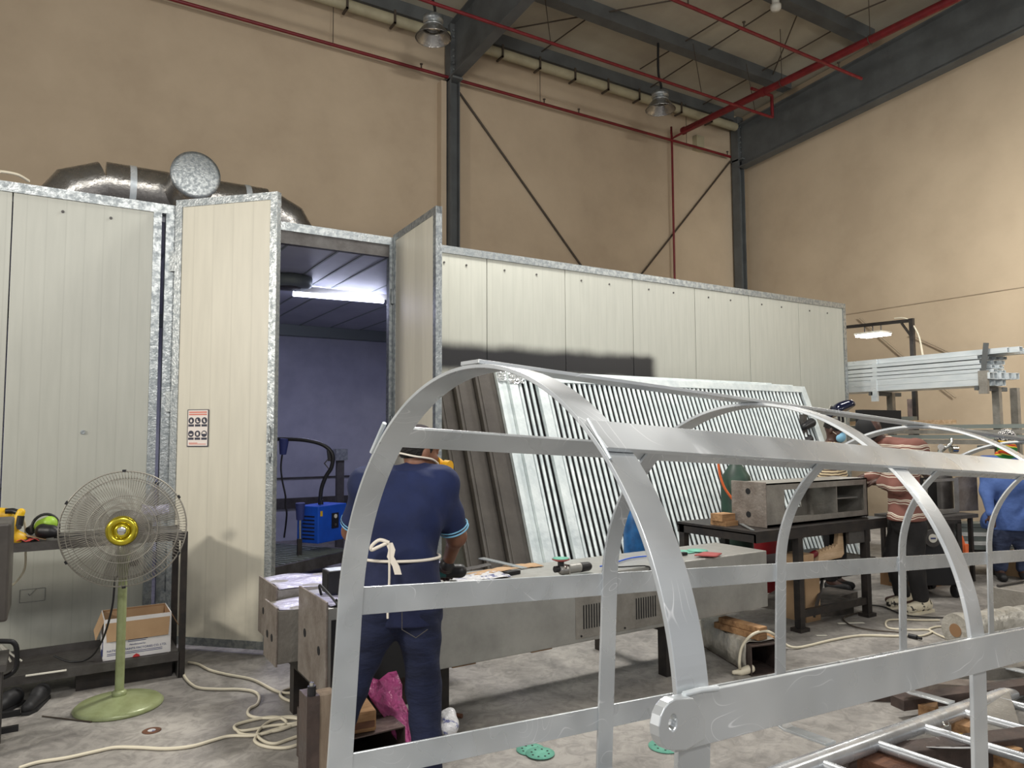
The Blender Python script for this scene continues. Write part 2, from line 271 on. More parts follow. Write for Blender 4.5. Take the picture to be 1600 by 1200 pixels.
# ------------------------------------------------------------------ mesh helpers
def V(*a): return np.array(a, float)
def unit(v): v = np.asarray(v, float); return v/np.linalg.norm(v)
def frame(d, up=(0, 0, 1)):
    d = unit(d); up = np.array(up, float)
    if abs(d@up) > .98: up = V(1, 0, 0) if abs(d[0]) < .9 else V(0, 1, 0)
    s = unit(np.cross(d, up)); return d, s, np.cross(s, d)
class B:
    def __init__(s): s.v = []; s.f = []; s.sm = []
    def add(s, vs, fs, smooth=False):
        o = len(s.v); s.v += [tuple(map(float, p)) for p in vs]; s.f += [tuple(o+i for i in f) for f in fs]; s.sm += [smooth]*len(fs); return s
    def box(s, c, size, ax=None):
        c = np.array(c, float); h = np.array(size, float)/2
        ax = np.eye(3) if ax is None else np.array(ax, float)
        vs = [c+ax[0]*h[0]*i+ax[1]*h[1]*j+ax[2]*h[2]*k for i in (-1, 1) for j in (-1, 1) for k in (-1, 1)]
        fs = [(0, 1, 3, 2), (4, 6, 7, 5), (0, 4, 5, 1), (2, 3, 7, 6), (0, 2, 6, 4), (1, 5, 7, 3)]
        if np.linalg.det(ax) < 0: fs = [f[::-1] for f in fs]
        return s.add(vs, fs)
    def bb(s, a, b): a = np.array(a, float); b = np.array(b, float); return s.box((a+b)/2, abs(b-a))
    def beam(s, p, q, w, h, up=(0, 0, 1)):
        p = np.array(p, float); q = np.array(q, float); d, sd, u = frame(q-p, up)
        return s.box((p+q)/2, (np.linalg.norm(q-p), w, h), (d, sd, u))
    def cyl(s, p, q, r, r2=None, n=16, caps=True):
        p = np.array(p, float); q = np.array(q, float); r2 = r if r2 is None else r2; d, a, b = frame(q-p)
        vs = []; 
        for c, rr in ((p, r), (q, r2)):
            vs += [c+rr*(math.cos(2*PI*i/n)*a+math.sin(2*PI*i/n)*b) for i in range(n)]
        s.add(vs, [(i, (i+1) % n, n+(i+1) % n, n+i)[::-1] for i in range(n)], True)
        if caps: s.add(vs[:n], [tuple(range(n))]); s.add(vs[n:], [tuple(range(n))[::-1]])
        return s
    def tube(s, path, r, n=8, closed=False, caps=True, sub=1):
        P = [np.array(p, float) for p in path]
        if sub > 1: P = smooth_path(P, sub, closed)
        m = len(P); vs = []; pa = None
        for i in range(m):
            t = unit((P[(i+1) % m] if (closed or i < m-1) else P[i])-(P[i-1] if (closed or i > 0) else P[i])+1e-9)
            if pa is None: _, a, _b = frame(t)
            else: a = pa-t*(pa@t); a = unit(a)
            pa = a; b = np.cross(t, a)
            rr = r[i] if hasattr(r, '__len__') else r
            vs += [P[i]+rr*(math.cos(2*PI*k/n)*a+math.sin(2*PI*k/n)*b) for k in range(n)]
        fs = []
        for i in range(m if closed else m-1):
            j = (i+1) % m
            fs += [(i*n+k, j*n+k, j*n+(k+1) % n, i*n+(k+1) % n)[::-1] for k in range(n)]
        s.add(vs, fs, True)
        if caps and not closed: s.add(vs[:n], [tuple(range(n))]); s.add(vs[-n:], [tuple(range(n))[::-1]])
        return s
    def lathe(s, prof, o=(0, 0, 0), ax=(0, 0, 1), n=32, smooth=True):
        """prof: (radius, height) list from bottom to top"""
        o = np.array(o, float); d, a, b = frame(ax); m = len(prof)
        vs = [o+d*h+r*(math.cos(2*PI*k/n)*a+math.sin(2*PI*k/n)*b) for r, h in prof for k in range(n)]
        fs = [(i*n+k, i*n+(k+1) % n, (i+1)*n+(k+1) % n, (i+1)*n+k)[::-1] for i in range(m-1) for k in range(n)]
        return s.add(vs, fs, smooth)
    def prism(s, pts, ext):
        """closed outline (3D points) pushed along ext"""
        P = [np.array(p, float) for p in pts]; e = np.array(ext, float); n = len(P)
        s.add(P+[p+e for p in P], [tuple(range(n))[::-1], tuple(range(n, 2*n))]+[(i, (i+1) % n, n+(i+1) % n, n+i) for i in range(n)]); return s
    def ribbon(s, pts, wdir, w, t, nrm=None):
        """flat strap following pts: width w along wdir (centred), thickness t"""
        P = [np.array(p, float) for p in pts]; wd = unit(wdir); m = len(P); vs = []
        for i in range(m):
            tg = unit(P[min(i+1, m-1)]-P[max(i-1, 0)]); nn = unit(np.cross(tg, wd))
            for a, b in ((-1, -1), (1, -1), (1, 1), (-1, 1)): vs.append(P[i]+wd*w/2*a+nn*t/2*b)
        fs = [(i*4+k, (i+1)*4+k, (i+1)*4+(k+1) % 4, i*4+(k+1) % 4) for i in range(m-1) for k in range(4)]
        return s.add(vs, fs+[(3, 2, 1, 0), tuple((m-1)*4+k for k in range(4))])
    def sheet(s, g, t=.002):
        """grid of points -> thin solid sheet"""
        G = np.array(g, float); a, b = G.shape[:2]
        nx = np.gradient(G, axis=0); ny = np.gradient(G, axis=1); nn = np.cross(nx, ny); nn /= np.linalg.norm(nn, axis=2, keepdims=True)+1e-9
        top = (G+nn*t/2).reshape(-1, 3); bot = (G-nn*t/2).reshape(-1, 3); N = a*b; fs = []
        for i in range(a-1):
            for j in range(b-1):
                q = (i*b+j, (i+1)*b+j, (i+1)*b+j+1, i*b+j+1); fs.append(q); fs.append(tuple(N+x for x in q[::-1]))
        ed = [j for j in range(b)]+[i*b+b-1 for i in range(1, a)]+[(a-1)*b+j for j in range(b-2, -1, -1)]+[i*b for i in range(a-2, 0, -1)]
        for i in range(len(ed)): p, q = ed[i], ed[(i+1) % len(ed)]; fs.append((p, q, N+q, N+p))
        return s.add(list(top)+list(bot), fs, True)
    def build(s, name, m, parent=None, bevel=0, local=False, loc=None, sub=0):
        vs = np.array(s.v)
        if parent is not None: off = V(0, 0, 0) if local else V(*ROOT[parent.name])
        elif loc is not None: off = np.array(loc, float)
        else: off = V((vs[:, 0].min()+vs[:, 0].max())/2, (vs[:, 1].min()+vs[:, 1].max())/2, vs[:, 2].min())
        me = bpy.data.meshes.new(name); me.from_pydata([tuple(p) for p in vs-off], [], s.f)
        for i, p in enumerate(me.polygons): p.use_smooth = s.sm[i]
        me.materials.append(M[m] if isinstance(m, str) else m)
        o = bpy.data.objects.new(name, me); COL.objects.link(o)
        if parent is not None: o.parent = parent; ROOT[o.name] = ROOT[parent.name]
        else: o.location = off; ROOT[o.name] = tuple(off)
        if bevel: bv = o.modifiers.new('bevel', 'BEVEL'); bv.width = bevel; bv.segments = 2; bv.limit_method = 'ANGLE'; bv.angle_limit = .7
        if sub: sb = o.modifiers.new('sub', 'SUBSURF'); sb.levels = sub; sb.render_levels = sub
        return o
ROOT = {}
def smooth_path(P, sub, closed=False):
    m = len(P); out = []
    g = (lambda i: P[i % m]) if closed else (lambda i: P[min(max(i, 0), m-1)])
    for i in range(m if closed else m-1):
        a, b, c, d = g(i-1), g(i), g(i+1), g(i+2)
        for k in range(sub):
            t = k/sub; out.append(.5*((2*b)+(-a+c)*t+(2*a-5*b+4*c-d)*t*t+(-a+3*b-3*c+d)*t**3))
    if not closed: out.append(P[-1])
    return out
def tag(o, label, cat, group=None, kind=None):
    o['label'] = label; o['category'] = cat
    if group: o['group'] = group
    if kind: o['kind'] = kind
    return o
def struct(o): o['kind'] = 'structure'; return o
def thing(name, loc, label, cat, group=None, rz=0):
    o = bpy.data.objects.new(name, None); COL.objects.link(o); o.empty_display_size = .05; o.location = tuple(map(float, loc)); o.rotation_euler = (0, 0, rz); ROOT[o.name] = tuple(map(float, loc))
    return tag(o, label, cat, group)
def dup(root, loc, rz=None, label=None, rot=None):
    kids = list(root.children)
    r = root.copy(); COL.objects.link(r); r.location = tuple(map(float, loc)); ROOT[r.name] = tuple(loc)
    if rz is not None: r.rotation_euler = (0, 0, rz)
    if rot is not None: r.rotation_euler = rot
    if label: r['label'] = label
    for ch in kids:
        c = ch.copy(); COL.objects.link(c); c.parent = r
        for g in list(ch.children):
            e = g.copy(); COL.objects.link(e); e.parent = c
    return r
def text_into(b, s, origin, right, up, size, depth=.001, align='LEFT'):
    cu = bpy.data.curves.new('t', 'FONT'); cu.body = s; cu.size = size; cu.align_x = align; cu.extrude = depth
    o = bpy.data.objects.new('t', cu); COL.objects.link(o); bpy.context.view_layer.update()
    me = bpy.data.meshes.new_from_object(o.evaluated_get(bpy.context.evaluated_depsgraph_get()))
    R_, U_ = unit(right), unit(up); N_ = np.cross(R_, U_); og = np.array(origin, float)
    b.add([og+R_*v.co.x+U_*v.co.y+N_*v.co.z for v in me.vertices], [tuple(p.vertices) for p in me.polygons])
    bpy.data.objects.remove(o); bpy.data.curves.remove(cu); bpy.data.meshes.remove(me)

# ------------------------------------------------------------------ soft bodies: distance field -> one continuous mesh
def sdf_mesh(b, prims, h=.012, k=.03, wob=0., wfreq=30., clips=()):
    """prims: ('c',p,q,r1,r2) tapered limb, ('e',centre,(rx,ry,rz),axes) ellipsoid; optional dict(k=,clip=[(point,normal)]) last"""
    lo = np.full(3, 1e9); hi = -lo
    for p in prims:
        if p[0] == 'c':
            r = max(p[3], p[4]); lo = np.minimum(lo, np.minimum(p[1], p[2])-r); hi = np.maximum(hi, np.maximum(p[1], p[2])+r)
        else: r = max(p[2]); lo = np.minimum(lo, np.array(p[1])-r); hi = np.maximum(hi, np.array(p[1])+r)
    lo -= 3*h+.01; hi += 3*h+.01; n = np.ceil((hi-lo)/h).astype(int)+1
    F = np.full(tuple(n), .12, np.float32)
    for p in prims:
        opt = p[-1] if isinstance(p[-1], dict) else {}; kk = opt.get('k', k)
        if p[0] == 'c': a, c = np.array(p[1], float), np.array(p[2], float); rr = max(p[3], p[4]); l, g = np.minimum(a, c)-rr, np.maximum(a, c)+rr
        else: a = np.array(p[1], float); rr = max(p[2]); l, g = a-rr, a+rr
        m = .10; i0 = np.maximum(((l-m-lo)/h).astype(int), 0); i1 = np.minimum(((g+m-lo)/h).astype(int)+1, n)
        X = [lo[q]+h*np.arange(i0[q], i1[q]) for q in range(3)]
        G = np.stack(np.meshgrid(*X, indexing='ij'), -1)
        if p[0] == 'c':
            d = c-a; t = np.clip(((G-a)@d)/(d@d+1e-12), 0, 1); D = np.linalg.norm(G-a-t[..., None]*d, axis=-1)-(p[3]+(p[4]-p[3])*t)
        else:
            ax = np.array(p[3], float) if len(p) > 3 and not isinstance(p[3], dict) else np.eye(3); q = (G-a)@ax.T; R3 = np.array(p[2], float)
            k0 = np.linalg.norm(q/R3, axis=-1); k1 = np.linalg.norm(q/R3**2, axis=-1)+1e-9; D = k0*(k0-1)/k1
        for (cp, cn) in opt.get('clip', ()): D = np.maximum(D, (G-np.array(cp, float))@unit(cn))
        sl = tuple(slice(i0[q], i1[q]) for q in range(3)); O = F[sl]
        if opt.get('sub'): F[sl] = np.maximum(O, -D); continue
        hh = np.maximum(kk-np.abs(O-D), 0)/kk; F[sl] = np.minimum(O, D)-hh*hh*kk*.25
    if wob or clips:
        X = [lo[q]+h*np.arange(n[q]) for q in range(3)]; G = np.meshgrid(*X, indexing='ij')
        if wob: F += wob*(np.sin(wfreq*G[2]+6*np.sin(9*G[0]+4*G[1]))*.6+np.sin(wfreq*.6*(G[0]+G[1])+9*G[2])*.4).astype(np.float32)
        for (cp, cn) in clips:
            cn = unit(cn); F = np.maximum(F, (G[0]-cp[0])*cn[0]+(G[1]-cp[1])*cn[1]+(G[2]-cp[2])*cn[2])
    F[0] = F[-1] = .1; F[:, 0] = F[:, -1] = .1; F[:, :, 0] = F[:, :, -1] = .1
    S = F < 0; c = np.zeros(tuple(n-1), int); acc = np.zeros(tuple(n-1)+(3,)); cnt = np.zeros(tuple(n-1))
    offs = [(i, j, k_) for i in (0, 1) for j in (0, 1) for k_ in (0, 1)]
    sub = lambda A, o: A[o[0]:o[0]+n[0]-1, o[1]:o[1]+n[1]-1, o[2]:o[2]+n[2]-1]
    for o in offs:
        for ax in range(3):
            if o[ax]: continue
            o2 = list(o); o2[ax] = 1; A, Bq = sub(F, o), sub(F, o2); cr = (A < 0) != (Bq < 0)
            t = np.where(cr, A/(A-Bq+1e-12), 0)
            for q in range(3): acc[..., q] += np.where(cr, o[q]+(t if q == ax else 0), 0)
            cnt += cr
    idx = np.where(cnt > 0); vid = -np.ones(tuple(n-1), int); vid[idx] = np.arange(len(idx[0]))
    P = lo+h*(np.stack(idx, -1)+acc[idx]/cnt[idx][:, None]); fs = []
    for ax in range(3):
        a1, a2 = (ax+1) % 3, (ax+2) % 3
        s0 = [slice(1, n[q]-1) for q in range(3)]; s0[ax] = slice(0, n[ax]-1); s1 = list(s0); s1[ax] = slice(1, n[ax])
        A, C = S[tuple(s0)], S[tuple(s1)]; e = np.array(np.where(A != C)).T
        if not len(e): continue
        base = e+np.array([0 if q == ax else 1 for q in range(3)]); inside = A[tuple(e.T)]
        def cell(d1, d2):
            z = base.copy(); z[:, a1] -= d1; z[:, a2] -= d2; return vid[tuple(z.T)]
        q = np.stack([cell(1, 1), cell(0, 1), cell(0, 0), cell(1, 0)], 1); q[~inside] = q[~inside][:, ::-1]; fs.append(q)
    fs = np.concatenate(fs); b.add(P, fs.tolist(), True); return b
# ================================================================== THE HALL
YB, XR = 12.4, 14.67           # back wall, right wall
def roofz(y): return 9.72+.078*(12.4-y)
b = B(); b.bb((-8, -7, -.1), (15.2, 12.9, 0)); struct(b.build('floor', 'floor'))
b = B(); b.bb((-8, YB, 0), (15.2, YB+.3, 10.2)); struct(b.build('wall_back', 'tan'))
b = B(); b.prism([(XR, YB+.3, 0), (XR, -7, 0), (XR, -7, roofz(-7)), (XR, YB+.3, roofz(YB+.3))], (.3, 0, 0)); struct(b.build('wall_right', 'tan'))
b = B(); b.prism([(-8, YB+.3, roofz(YB+.3)), (15.2, YB+.3, roofz(YB+.3)), (15.2, -7, roofz(-7)), (-8, -7, roofz(-7))], (0, 0, .1)); struct(b.build('ceiling', 'roof'))
b = B(); b.bb((XR-.03, -7, 4.225), (XR, YB, 4.24)); struct(b.build('trim_1', 'band'))       # joint along the right wall
b = B(); b.prism([(XR-.05, 12.4, 8.45), (XR-.05, -7, 9.6), (XR-.05, -7, 10.9), (XR-.05, 12.4, 9.6)], (.04, 0, 0)); struct(b.build('trim_2', 'band'))

b = B(); b.bb((6.03, 12.22, 0), (6.14, YB, 8.42)); struct(b.build('trim_3', 'tan'))
# steel frames: column + rafter, two of them
def isec(b, p, q, dep, wid, up=(0, 0, 1), tf=.02):
    p = V(*p); q = V(*q); d, sd, u = frame(q-p, up)
    b.beam(p+u*(dep/2-tf/2), q+u*(dep/2-tf/2), wid, tf, up); b.beam(p-u*(dep/2-tf/2), q-u*(dep/2-tf/2), wid, tf, up); b.beam(p, q, .014, dep-2*tf, up)
for xc, lab, lab2 in ((6.27, 'dark grey steel column rising behind the white booth, with bolted rafter joint', 'grey I-shaped rafter running up from the column behind the booth door'),
                (14.3, 'dark grey steel column in the far corner beside the right wall', 'deep grey rafter along the top of the right wall')):
    t = thing('steel_column', (xc, 12.2, 0), lab, 'column', 'steel columns of the hall')
    b = B(); isec(b, (xc, 12.22, 0), (xc, 12.22, 8.5), .22, .2, (1, 0, 0)); b.bb((xc-.1, 12.1, 0), (xc-.086, 12.34, 8.5)); b.build('column_shaft', 'steelgrey', t)
    b = B(); b.bb((xc-.11, 12.0, 8.42), (xc+.11, 12.36, 8.46)); b.bb((xc-.10, 12.12, 8.46), (xc+.10, 12.34, 9.55)); b.build('joint_plate', 'steelgrey', t)
    for k in range(7):
        if k == 4: continue
        b = B(); b.cyl((xc-.05, 12.12, 8.62+.13*k), (xc-.05, 12.08, 8.62+.13*k), .022, n=6); b.build('bolt', 'galv', t)
    r = thing('roof_rafter', (xc, 12.1, 8.5), lab2, 'rafter', 'rafters of the hall roof')
    p0, p1 = V(xc, 12.1, 9.05), V(xc, -6.5, 10.58)
    wz = .1 if xc < 10 else .13
    b = B(); dz = 0 if xc < 10 else -.25
    for (ya, yb) in ((12.1, -6.5),):
        za0, za1, zb0, zb1 = 8.5+dz, 9.55+dz, 9.92+dz, 10.95+dz
        b.prism([(xc-.008, ya, za0), (xc-.008, yb, zb0), (xc-.008, yb, zb1), (xc-.008, ya, za1)], (.016, 0, 0))
    b.build('web_plate', 'steelgrey', r)
    b = B(); b.beam((xc, 12.1, 8.49+dz), (xc, -6.5, 9.91+dz), 2*wz, .025); b.build('flange', 'steelgrey', r)
    b = B(); b.beam((xc, 12.1, 9.56+dz), (xc, -6.5, 10.96+dz), 2*wz, .025); b.build('flange', 'steelgrey', r)
# purlins
for k, (y, z) in enumerate(((12.25, 9.5), (10.55, 9.62), (8.5, 9.78), (6.4, 9.94), (4.3, 10.1), (2.2, 10.26))):
    labs = ['grey eave beam along the top of the back wall', 'grey roof purlin with a lamp cable hanging from it', 'grey roof purlin next to the white smoke detector',
            'grey roof purlin near the top right corner of the photo', 'grey roof purlin above the front of the hall', 'grey roof purlin furthest from the back wall']
    b = B(); b.bb((-7.9, y-.03, z-.02), (14.2, y+.22, z)); b.bb((-7.9, y-.03, z), (14.2, y-.01, z+.28)); b.bb((-7.9, y-.03, z+.26), (14.2, y+.22, z+.28))
    tag(b.build('roof_purlin', 'steelgrey'), labs[k], 'purlin', 'purlins under the roof')
# beige pipe with brackets along the eave
t = thing('eave_duct', (4, 12.15, 9.22), 'beige round duct with clamps along the top of the back wall', 'duct')
for xa_, xb_ in ((-6, 6.14), (6.40, 14.15)):
    b = B(); b.tube([(xa_, 12.15, 9.27), (xb_, 12.15, 9.27)], .1, 14); b.build('duct_tube', 'beige', t)
for x in (4.1, 5.0, 7.3, 8.2, 9.1, 10.0, 10.9, 12.2, 13.2):
    b = B(); b.bb((x-.02, 12.03, 9.14), (x+.02, 12.27, 9.17)); b.bb((x-.02, 12.03, 9.14), (x+.02, 12.05, 9.4)); b.build('duct_clamp', 'rod', t)
b = B(); b.bb((12.9, 12.25, 8.5), (13.15, 12.4, 8.85)); tag(b.build('wall_box', 'beige'), 'small beige box high on the back wall near the corner', 'box')
# bracing rods
for p, q, lab in (((6.40, 12.37, 8.45), (11.3, 12.37, 3.3), 'thin diagonal brace falling from the middle column across the back wall'),
                  ((14.17, 12.34, 8.47), (9.3, 12.34, 3.3), 'thin diagonal brace rising to the corner column on the back wall')):
    b = B(); b.tube([p, q], .022, 8); tag(b.build('bracing_rod', 'rod'), lab, 'brace')
for (a, c, lab) in (((800, 45), (1055, 0), 'roof brace crossing the first purlin at a shallow angle'), ((840, 85), (930, 20), 'short roof rod beside the first purlin'),
                    ((1000, 108), (1175, 0), 'roof rod passing behind the lamp cable'), ((1003, 145), (1215, 8), 'roof rod leading to the smoke detector'),
                    ((1083, 172), (1300, 48), 'roof rod crossing the red sprinkler pipes'), ((1198, 140), (1250, 12), 'steep roof rod between two purlins')):
    P_ = ((0, .078, 1), 9.62+.078*12.4)
    b = B(); b.tube([U(*a, P=P_), U(*c, P=P_)], .014, 6); tag(b.build('roof_rod', 'rod'), lab, 'rod')
b = B(); b.tube([U(1320, 27, P=P_), U(1385, 0, P=P_)], .014, 6); tag(b.build('roof_rod', 'rod'), 'roof rod furthest to the right above the second purlin', 'rod')
# sprinkler pipes
t = thing('sprinkler_pipe', (12.2, 11.9, 8.7), 'thick red sprinkler main running under the roof at upper right', 'pipe')
b = B(); b.tube([(12.25, 12.05, 8.72), (12.25, -5, 8.72)], .075, 16); b.build('pipe_run', 'redpipe', t)
b = B(); b.cyl((12.25, 12.07, 8.72), (12.25, 12.0, 8.72), .09, n=16); b.build('end_cap', 'redpipe', t)
for y in (9.3, 7.4, 5.4):
    b = B(); b.cyl((12.25, y, 8.72), (12.25, y, 9.85), .008, n=6); b.tube([(12.25+.085*math.cos(a), y, 8.72+.085*math.sin(a)) for a in np.linspace(0, 2*PI, 14)[:-1]], .008, 6, closed=True); b.build('hanger', 'rod', t)
for y in (9.75, 5.0):
    b = B(); b.cyl((12.25, y-.05, 8.72), (12.25, y+.05, 8.72), .092, n=16); b.build('coupling', 'redpipe', t)
t = thing('sprinkler_pipe', (0, 12.28, 8.4), 'thin red pipe along the top of the back wall passing the column', 'pipe')
b = B(); b.tube([(-2, 12.2, 8.5), (14.0, 12.2, 8.5)], .03, 10); b.build('pipe_run', 'redpipe', t)
for x in (5.6, 9.3, 8.4, 13.9):
    b = B(); b.cyl((x, 12.2, 8.5), (x, 12.2, 8.62), .014, n=6); b.cyl((x, 12.2, 8.6), (x, 12.2, 8.615), .03, n=8); b.build('sprinkler_head', 'rod', t)
for x in (3.9, 8.3, 12.5):
    b = B(); b.cyl((x, 12.2, 8.5), (x, 12.2, 9.5), .007, n=6); b.build('hanger', 'rod', t)
t = thing('sprinkler_pipe', (4, 10.1, 8.4), 'thin red pipe crossing below the roof in front of the lamp near the column', 'pipe')
b = B(); b.tube([(-1, 10.1, 8.46), (12.8, 10.1, 8.46), (12.95, 10.1, 8.47)], .03, 10); b.tube([(12.95, 10.1, 8.46), (12.95, 10.1, 8.95)], .035, 10); b.build('pipe_run', 'redpipe', t)
b = B(); b.tube([(12.95, 10.1, 8.95), (12.3, 10.1, 8.95)], .035, 10); b.build('pipe_branch', 'redpipe', t)
for x in (7.1, 10.8, 12.4):
    b = B(); b.cyl((x, 10.1, 8.46), (x, 10.3, 9.6), .008, n=6); b.build('hanger', 'rod', t)
t = thing('sprinkler_pipe', (8, 8.1, 8.4), 'thin red pipe crossing below the roof at the top edge of the photo', 'pipe')
b = B(); b.tube([(0, 8.0, 8.42), (12.9, 8.0, 8.42)], .03, 10); b.build('pipe_run', 'redpipe', t)
for x in (8.3, 9.6, 12.2):
    b = B(); b.cyl((x, 8.0, 8.42), (x, 8.0, 8.56), .014, n=6); b.cyl((x, 8.0, 8.54), (x, 8.0, 8.555), .03, n=8); b.build('sprinkler_head', 'rod', t)
xd = float(U(1046, 220, Y=12.3)[0])
b = B(); b.tube([(12.2, 11.2, 8.68), (12.1, 11.8, 8.6), (xd, 12.2, 8.55), (xd, 12.22, 8.45), (xd, 12.22, 3.6)], .026, 10, sub=3); tag(b.build('sprinkler_drop_pipe', 'redpipe'), 'thin red pipe dropping down the back wall behind the booth', 'pipe')
# high bay lamps
def high_bay(loc, lab, up):
    t = thing('high_bay_lamp', loc, lab, 'lamp', 'high bay lamps under the roof'); o = V(*loc)
    b = B(); b.lathe([(.30, 0), (.305, .012), (.29, .02), (.20, .15), (.15, .20), (.145, .20), (.19, .145), (.28, .012)], o, n=40); b.build('lamp_shade', 'galvduct', t)
    b = B(); b.lathe([(.0, .19), (.16, .19), (.165, .22), (.12, .24), (.12, .27), (.17, .28), (.17, .36), (.0, .37)], o, n=28); b.build('lamp_housing', 'galv', t)
    b = B(); b.lathe([(.0, .15), (.11, .15), (.12, .19)], o, n=24); b.build('reflector', 'chrome', t)
    b = B(); b.tube([o+V(0, 0, .36), o+V(.03, 0, .5), o+V(-.02, .02, .8), o+V(0, .03, up)], .024, 8, sub=5); b.build('cable', 'cordk', t)
    return t
p = U(677, 60, Y=10.63); high_bay(tuple(p), 'silver high bay lamp hanging to the left of the column', 9.63-float(p[2]))
p = U(1032, 172, Y=10.63); high_bay(tuple(p), 'silver high bay lamp hanging right of the column over the booth', 9.63-float(p[2]))
p = U(1212, 8, Z=9.65)
t = thing('smoke_detector', tuple(p), 'small round white smoke detector under a purlin', 'detector'); b = B(); b.lathe([(.0, -.12), (.07, -.11), (.1, -.06), (.1, 0), (0, 0)], p, n=20); b.build('detector_body', 'white_plastic', t)
b = B(); b.cyl(p, p+V(0, 0, .2), .07, n=16); b.build('mounting_base', 'white_plastic', t)

# ================================================================== THE BOOTH
YF, ZT = 6.42, 3.52
BX0, BX1, BYB = -2.2, 9.72, 11.75
t = thing('spray_booth', (0, YF, 0), 'large white sandwich panel booth with its double door standing open', 'booth'); booth = t
xs = [-2.2, -1.35, -.335, .64]
def wall_panel(x0, x1, m='panel', z1=ZT-.07):
    b = B(); b.bb((x0+.004, YF, .02), (x1-.004, YF+.05, z1)); b.build('wall_panel', m, t, bevel=.003)
for a, c in zip(xs[:-1], xs[1:]): wall_panel(a, c)
xs = [2.69, 3.06, 3.69, 4.68, 5.65, 6.66, 7.65, 8.66, 9.66]
for i, (a, c) in enumerate(zip(xs[:-1], xs[1:])): wall_panel(a, c, 'panelstain' if i < 5 else 'panel')
b = B()
b.bb((BX0, YF-.012, ZT-.075), (BX1, YF+.06, ZT)); b.build('top_trim', 'galv', t)
b = B(); b.bb((.60, YF-.014, .0), (.66, YF+.055, ZT-.075)); b.build('corner_trim', 'galv', t)
b = B(); b.bb((.69, YF-.03, .0), (.76, YF+.055, ZT-.075)); b.build('door_post', 'galv', t)
b = B(); b.bb((2.62, YF-.01, .0), (2.70, YF+.055, ZT-.075)); b.build('door_post', 'galv', t)
b = B(); b.bb((9.66, YF-.012, 0), (BX1, YF+.06, ZT-.07)); b.build('corner_trim', 'galv', t)
b = B(); b.bb((9.67, YF+.06, .0), (BX1, BYB, ZT-.02)); b.build('side_wall', 'panel', t)
b = B(); b.bb((.76, YF-.005, ZT-.19), (2.62, YF+.055, ZT-.075)); b.build('door_header', 'shelf', t)
b = B(); b.bb((BX0, YF-.015, 0), (.62, YF, .09)); b.bb((2.7, YF-.015, 0), (9.7, YF, .09)); b.build('base_trim', 'shelf', t)
for i, x in enumerate((-.02, .3, 3.2, 3.45, 3.9, 4.3, 4.9, 5.3, 5.9, 6.3, 6.9, 7.3, 7.9, 8.3, 8.9, 9.3)):
    b = B(); b.cyl((x, YF-.006, ZT-.17+.0*i), (x, YF+.002, ZT-.17), .011, n=8); b.build('screw', 'shelf', t)
b = B(); b.cyl((.16, YF-.012, 1.68), (.16, YF, 1.68), .016, n=10); b.build('screw', 'galv', t)
# drawn box with a tick on the left panel
P1, P2 = U(31, 922, Y=YF-.002), U(70, 938, Y=YF-.002)
b = B(); z0, z1 = P2[2], P1[2]; x0, x1 = P1[0], P2[0]
for p, q in (((x0, z1), (x1, z1)), ((x1, z1), (x1, z0)), ((x1, z0), (x0, z0)), ((x0, z0), (x0, z1)), ((x0+.05, z0+.06), (x0+.06, z0+.045)), ((x0+.06, z0+.045), (x0+.1, z0+.09))):
    b.beam((p[0], YF-.0015, p[1]), (q[0], YF-.0015, q[1]), .001, .004, (0, 1, 0))
b.build('pen_drawing', 'ink_dark', t)
# roof, interior
b = B(); b.bb((BX0, YF+.06, ZT-.13), (9.67, BYB, ZT-.04)); b.build('roof_panel', 'inner', t)
b = B(); b.bb((-2.2, BYB-.06, 0), (9.67, BYB, ZT-.13)); b.build('back_wall', 'inner', t)
b = B(); b.bb((5.6, YF+.06, 0), (5.66, BYB-.06, ZT-.13)); b.build('partition_wall', 'inner', t)
b = B(); b.bb((-1.0, YF+.06, 0), (-.94, BYB-.06, ZT-.13)); b.build('partition_wall', 'inner', t)
b = B()
for x in (-.2, .28, .55, .8, 1.28, 1.72, 2.2, 2.45, 2.7, 3.2, 3.7, 4.2): b.bb((x, YF+.2, ZT-.137), (x+.02, BYB-.06, ZT-.129))
b.build('ceiling_seams', 'slatgrey', t)
b = B(); b.bb((-.9, BYB-.2, ZT-.30), (5.6, BYB-.06, ZT-.13)); b.build('ceiling_edge_trim', 'slatgrey', t)
b = B(); b.bb((-.9, BYB-.11, .50), (5.6, BYB-.06, .66)); b.bb((-.9, BYB-.09, .96), (5.6, BYB-.06, .985)); b.build('wall_rail', 'shelf', t)
# doors
def leaf(name, h, e, z1, mt, hinge_out, inner=False):
    """leaf from hinge h to free edge e"""
    h = V(*h, 0); e = V(*e, 0); d = unit(e-h); nrm = np.cross(d, (0, 0, 1)); W = np.linalg.norm(e-h); z0 = .04
    b = B(); b.box((h+e)/2+V(0, 0, (z0+z1)/2), (W-.06, .04, z1-z0-.06), (d, nrm, (0, 0, 1))); root = b.build(name, mt, booth, bevel=.002)
    b = B()
    for s in (.03, W-.03): b.box(h+d*s+V(0, 0, (z0+z1)/2), (.06, .056, z1-z0), (d, nrm, (0, 0, 1)))
    for z in (z0+.03, z1-.03): b.box((h+e)/2+V(0, 0, z), (W, .054, .06), (d, nrm, (0, 0, 1)))
    f = b.build('door_frame', 'galv', root)
    return root, d, nrm, W
dl, dd, dn, dw = leaf('booth_door', (.775, 6.375), (1.42, 5.73), ZT+.03, 'doorpanel', 1)
if dn @ (V(0, 0, 1.65)-V(1.1, 6.05, 1.65)) < 0: dn = -dn
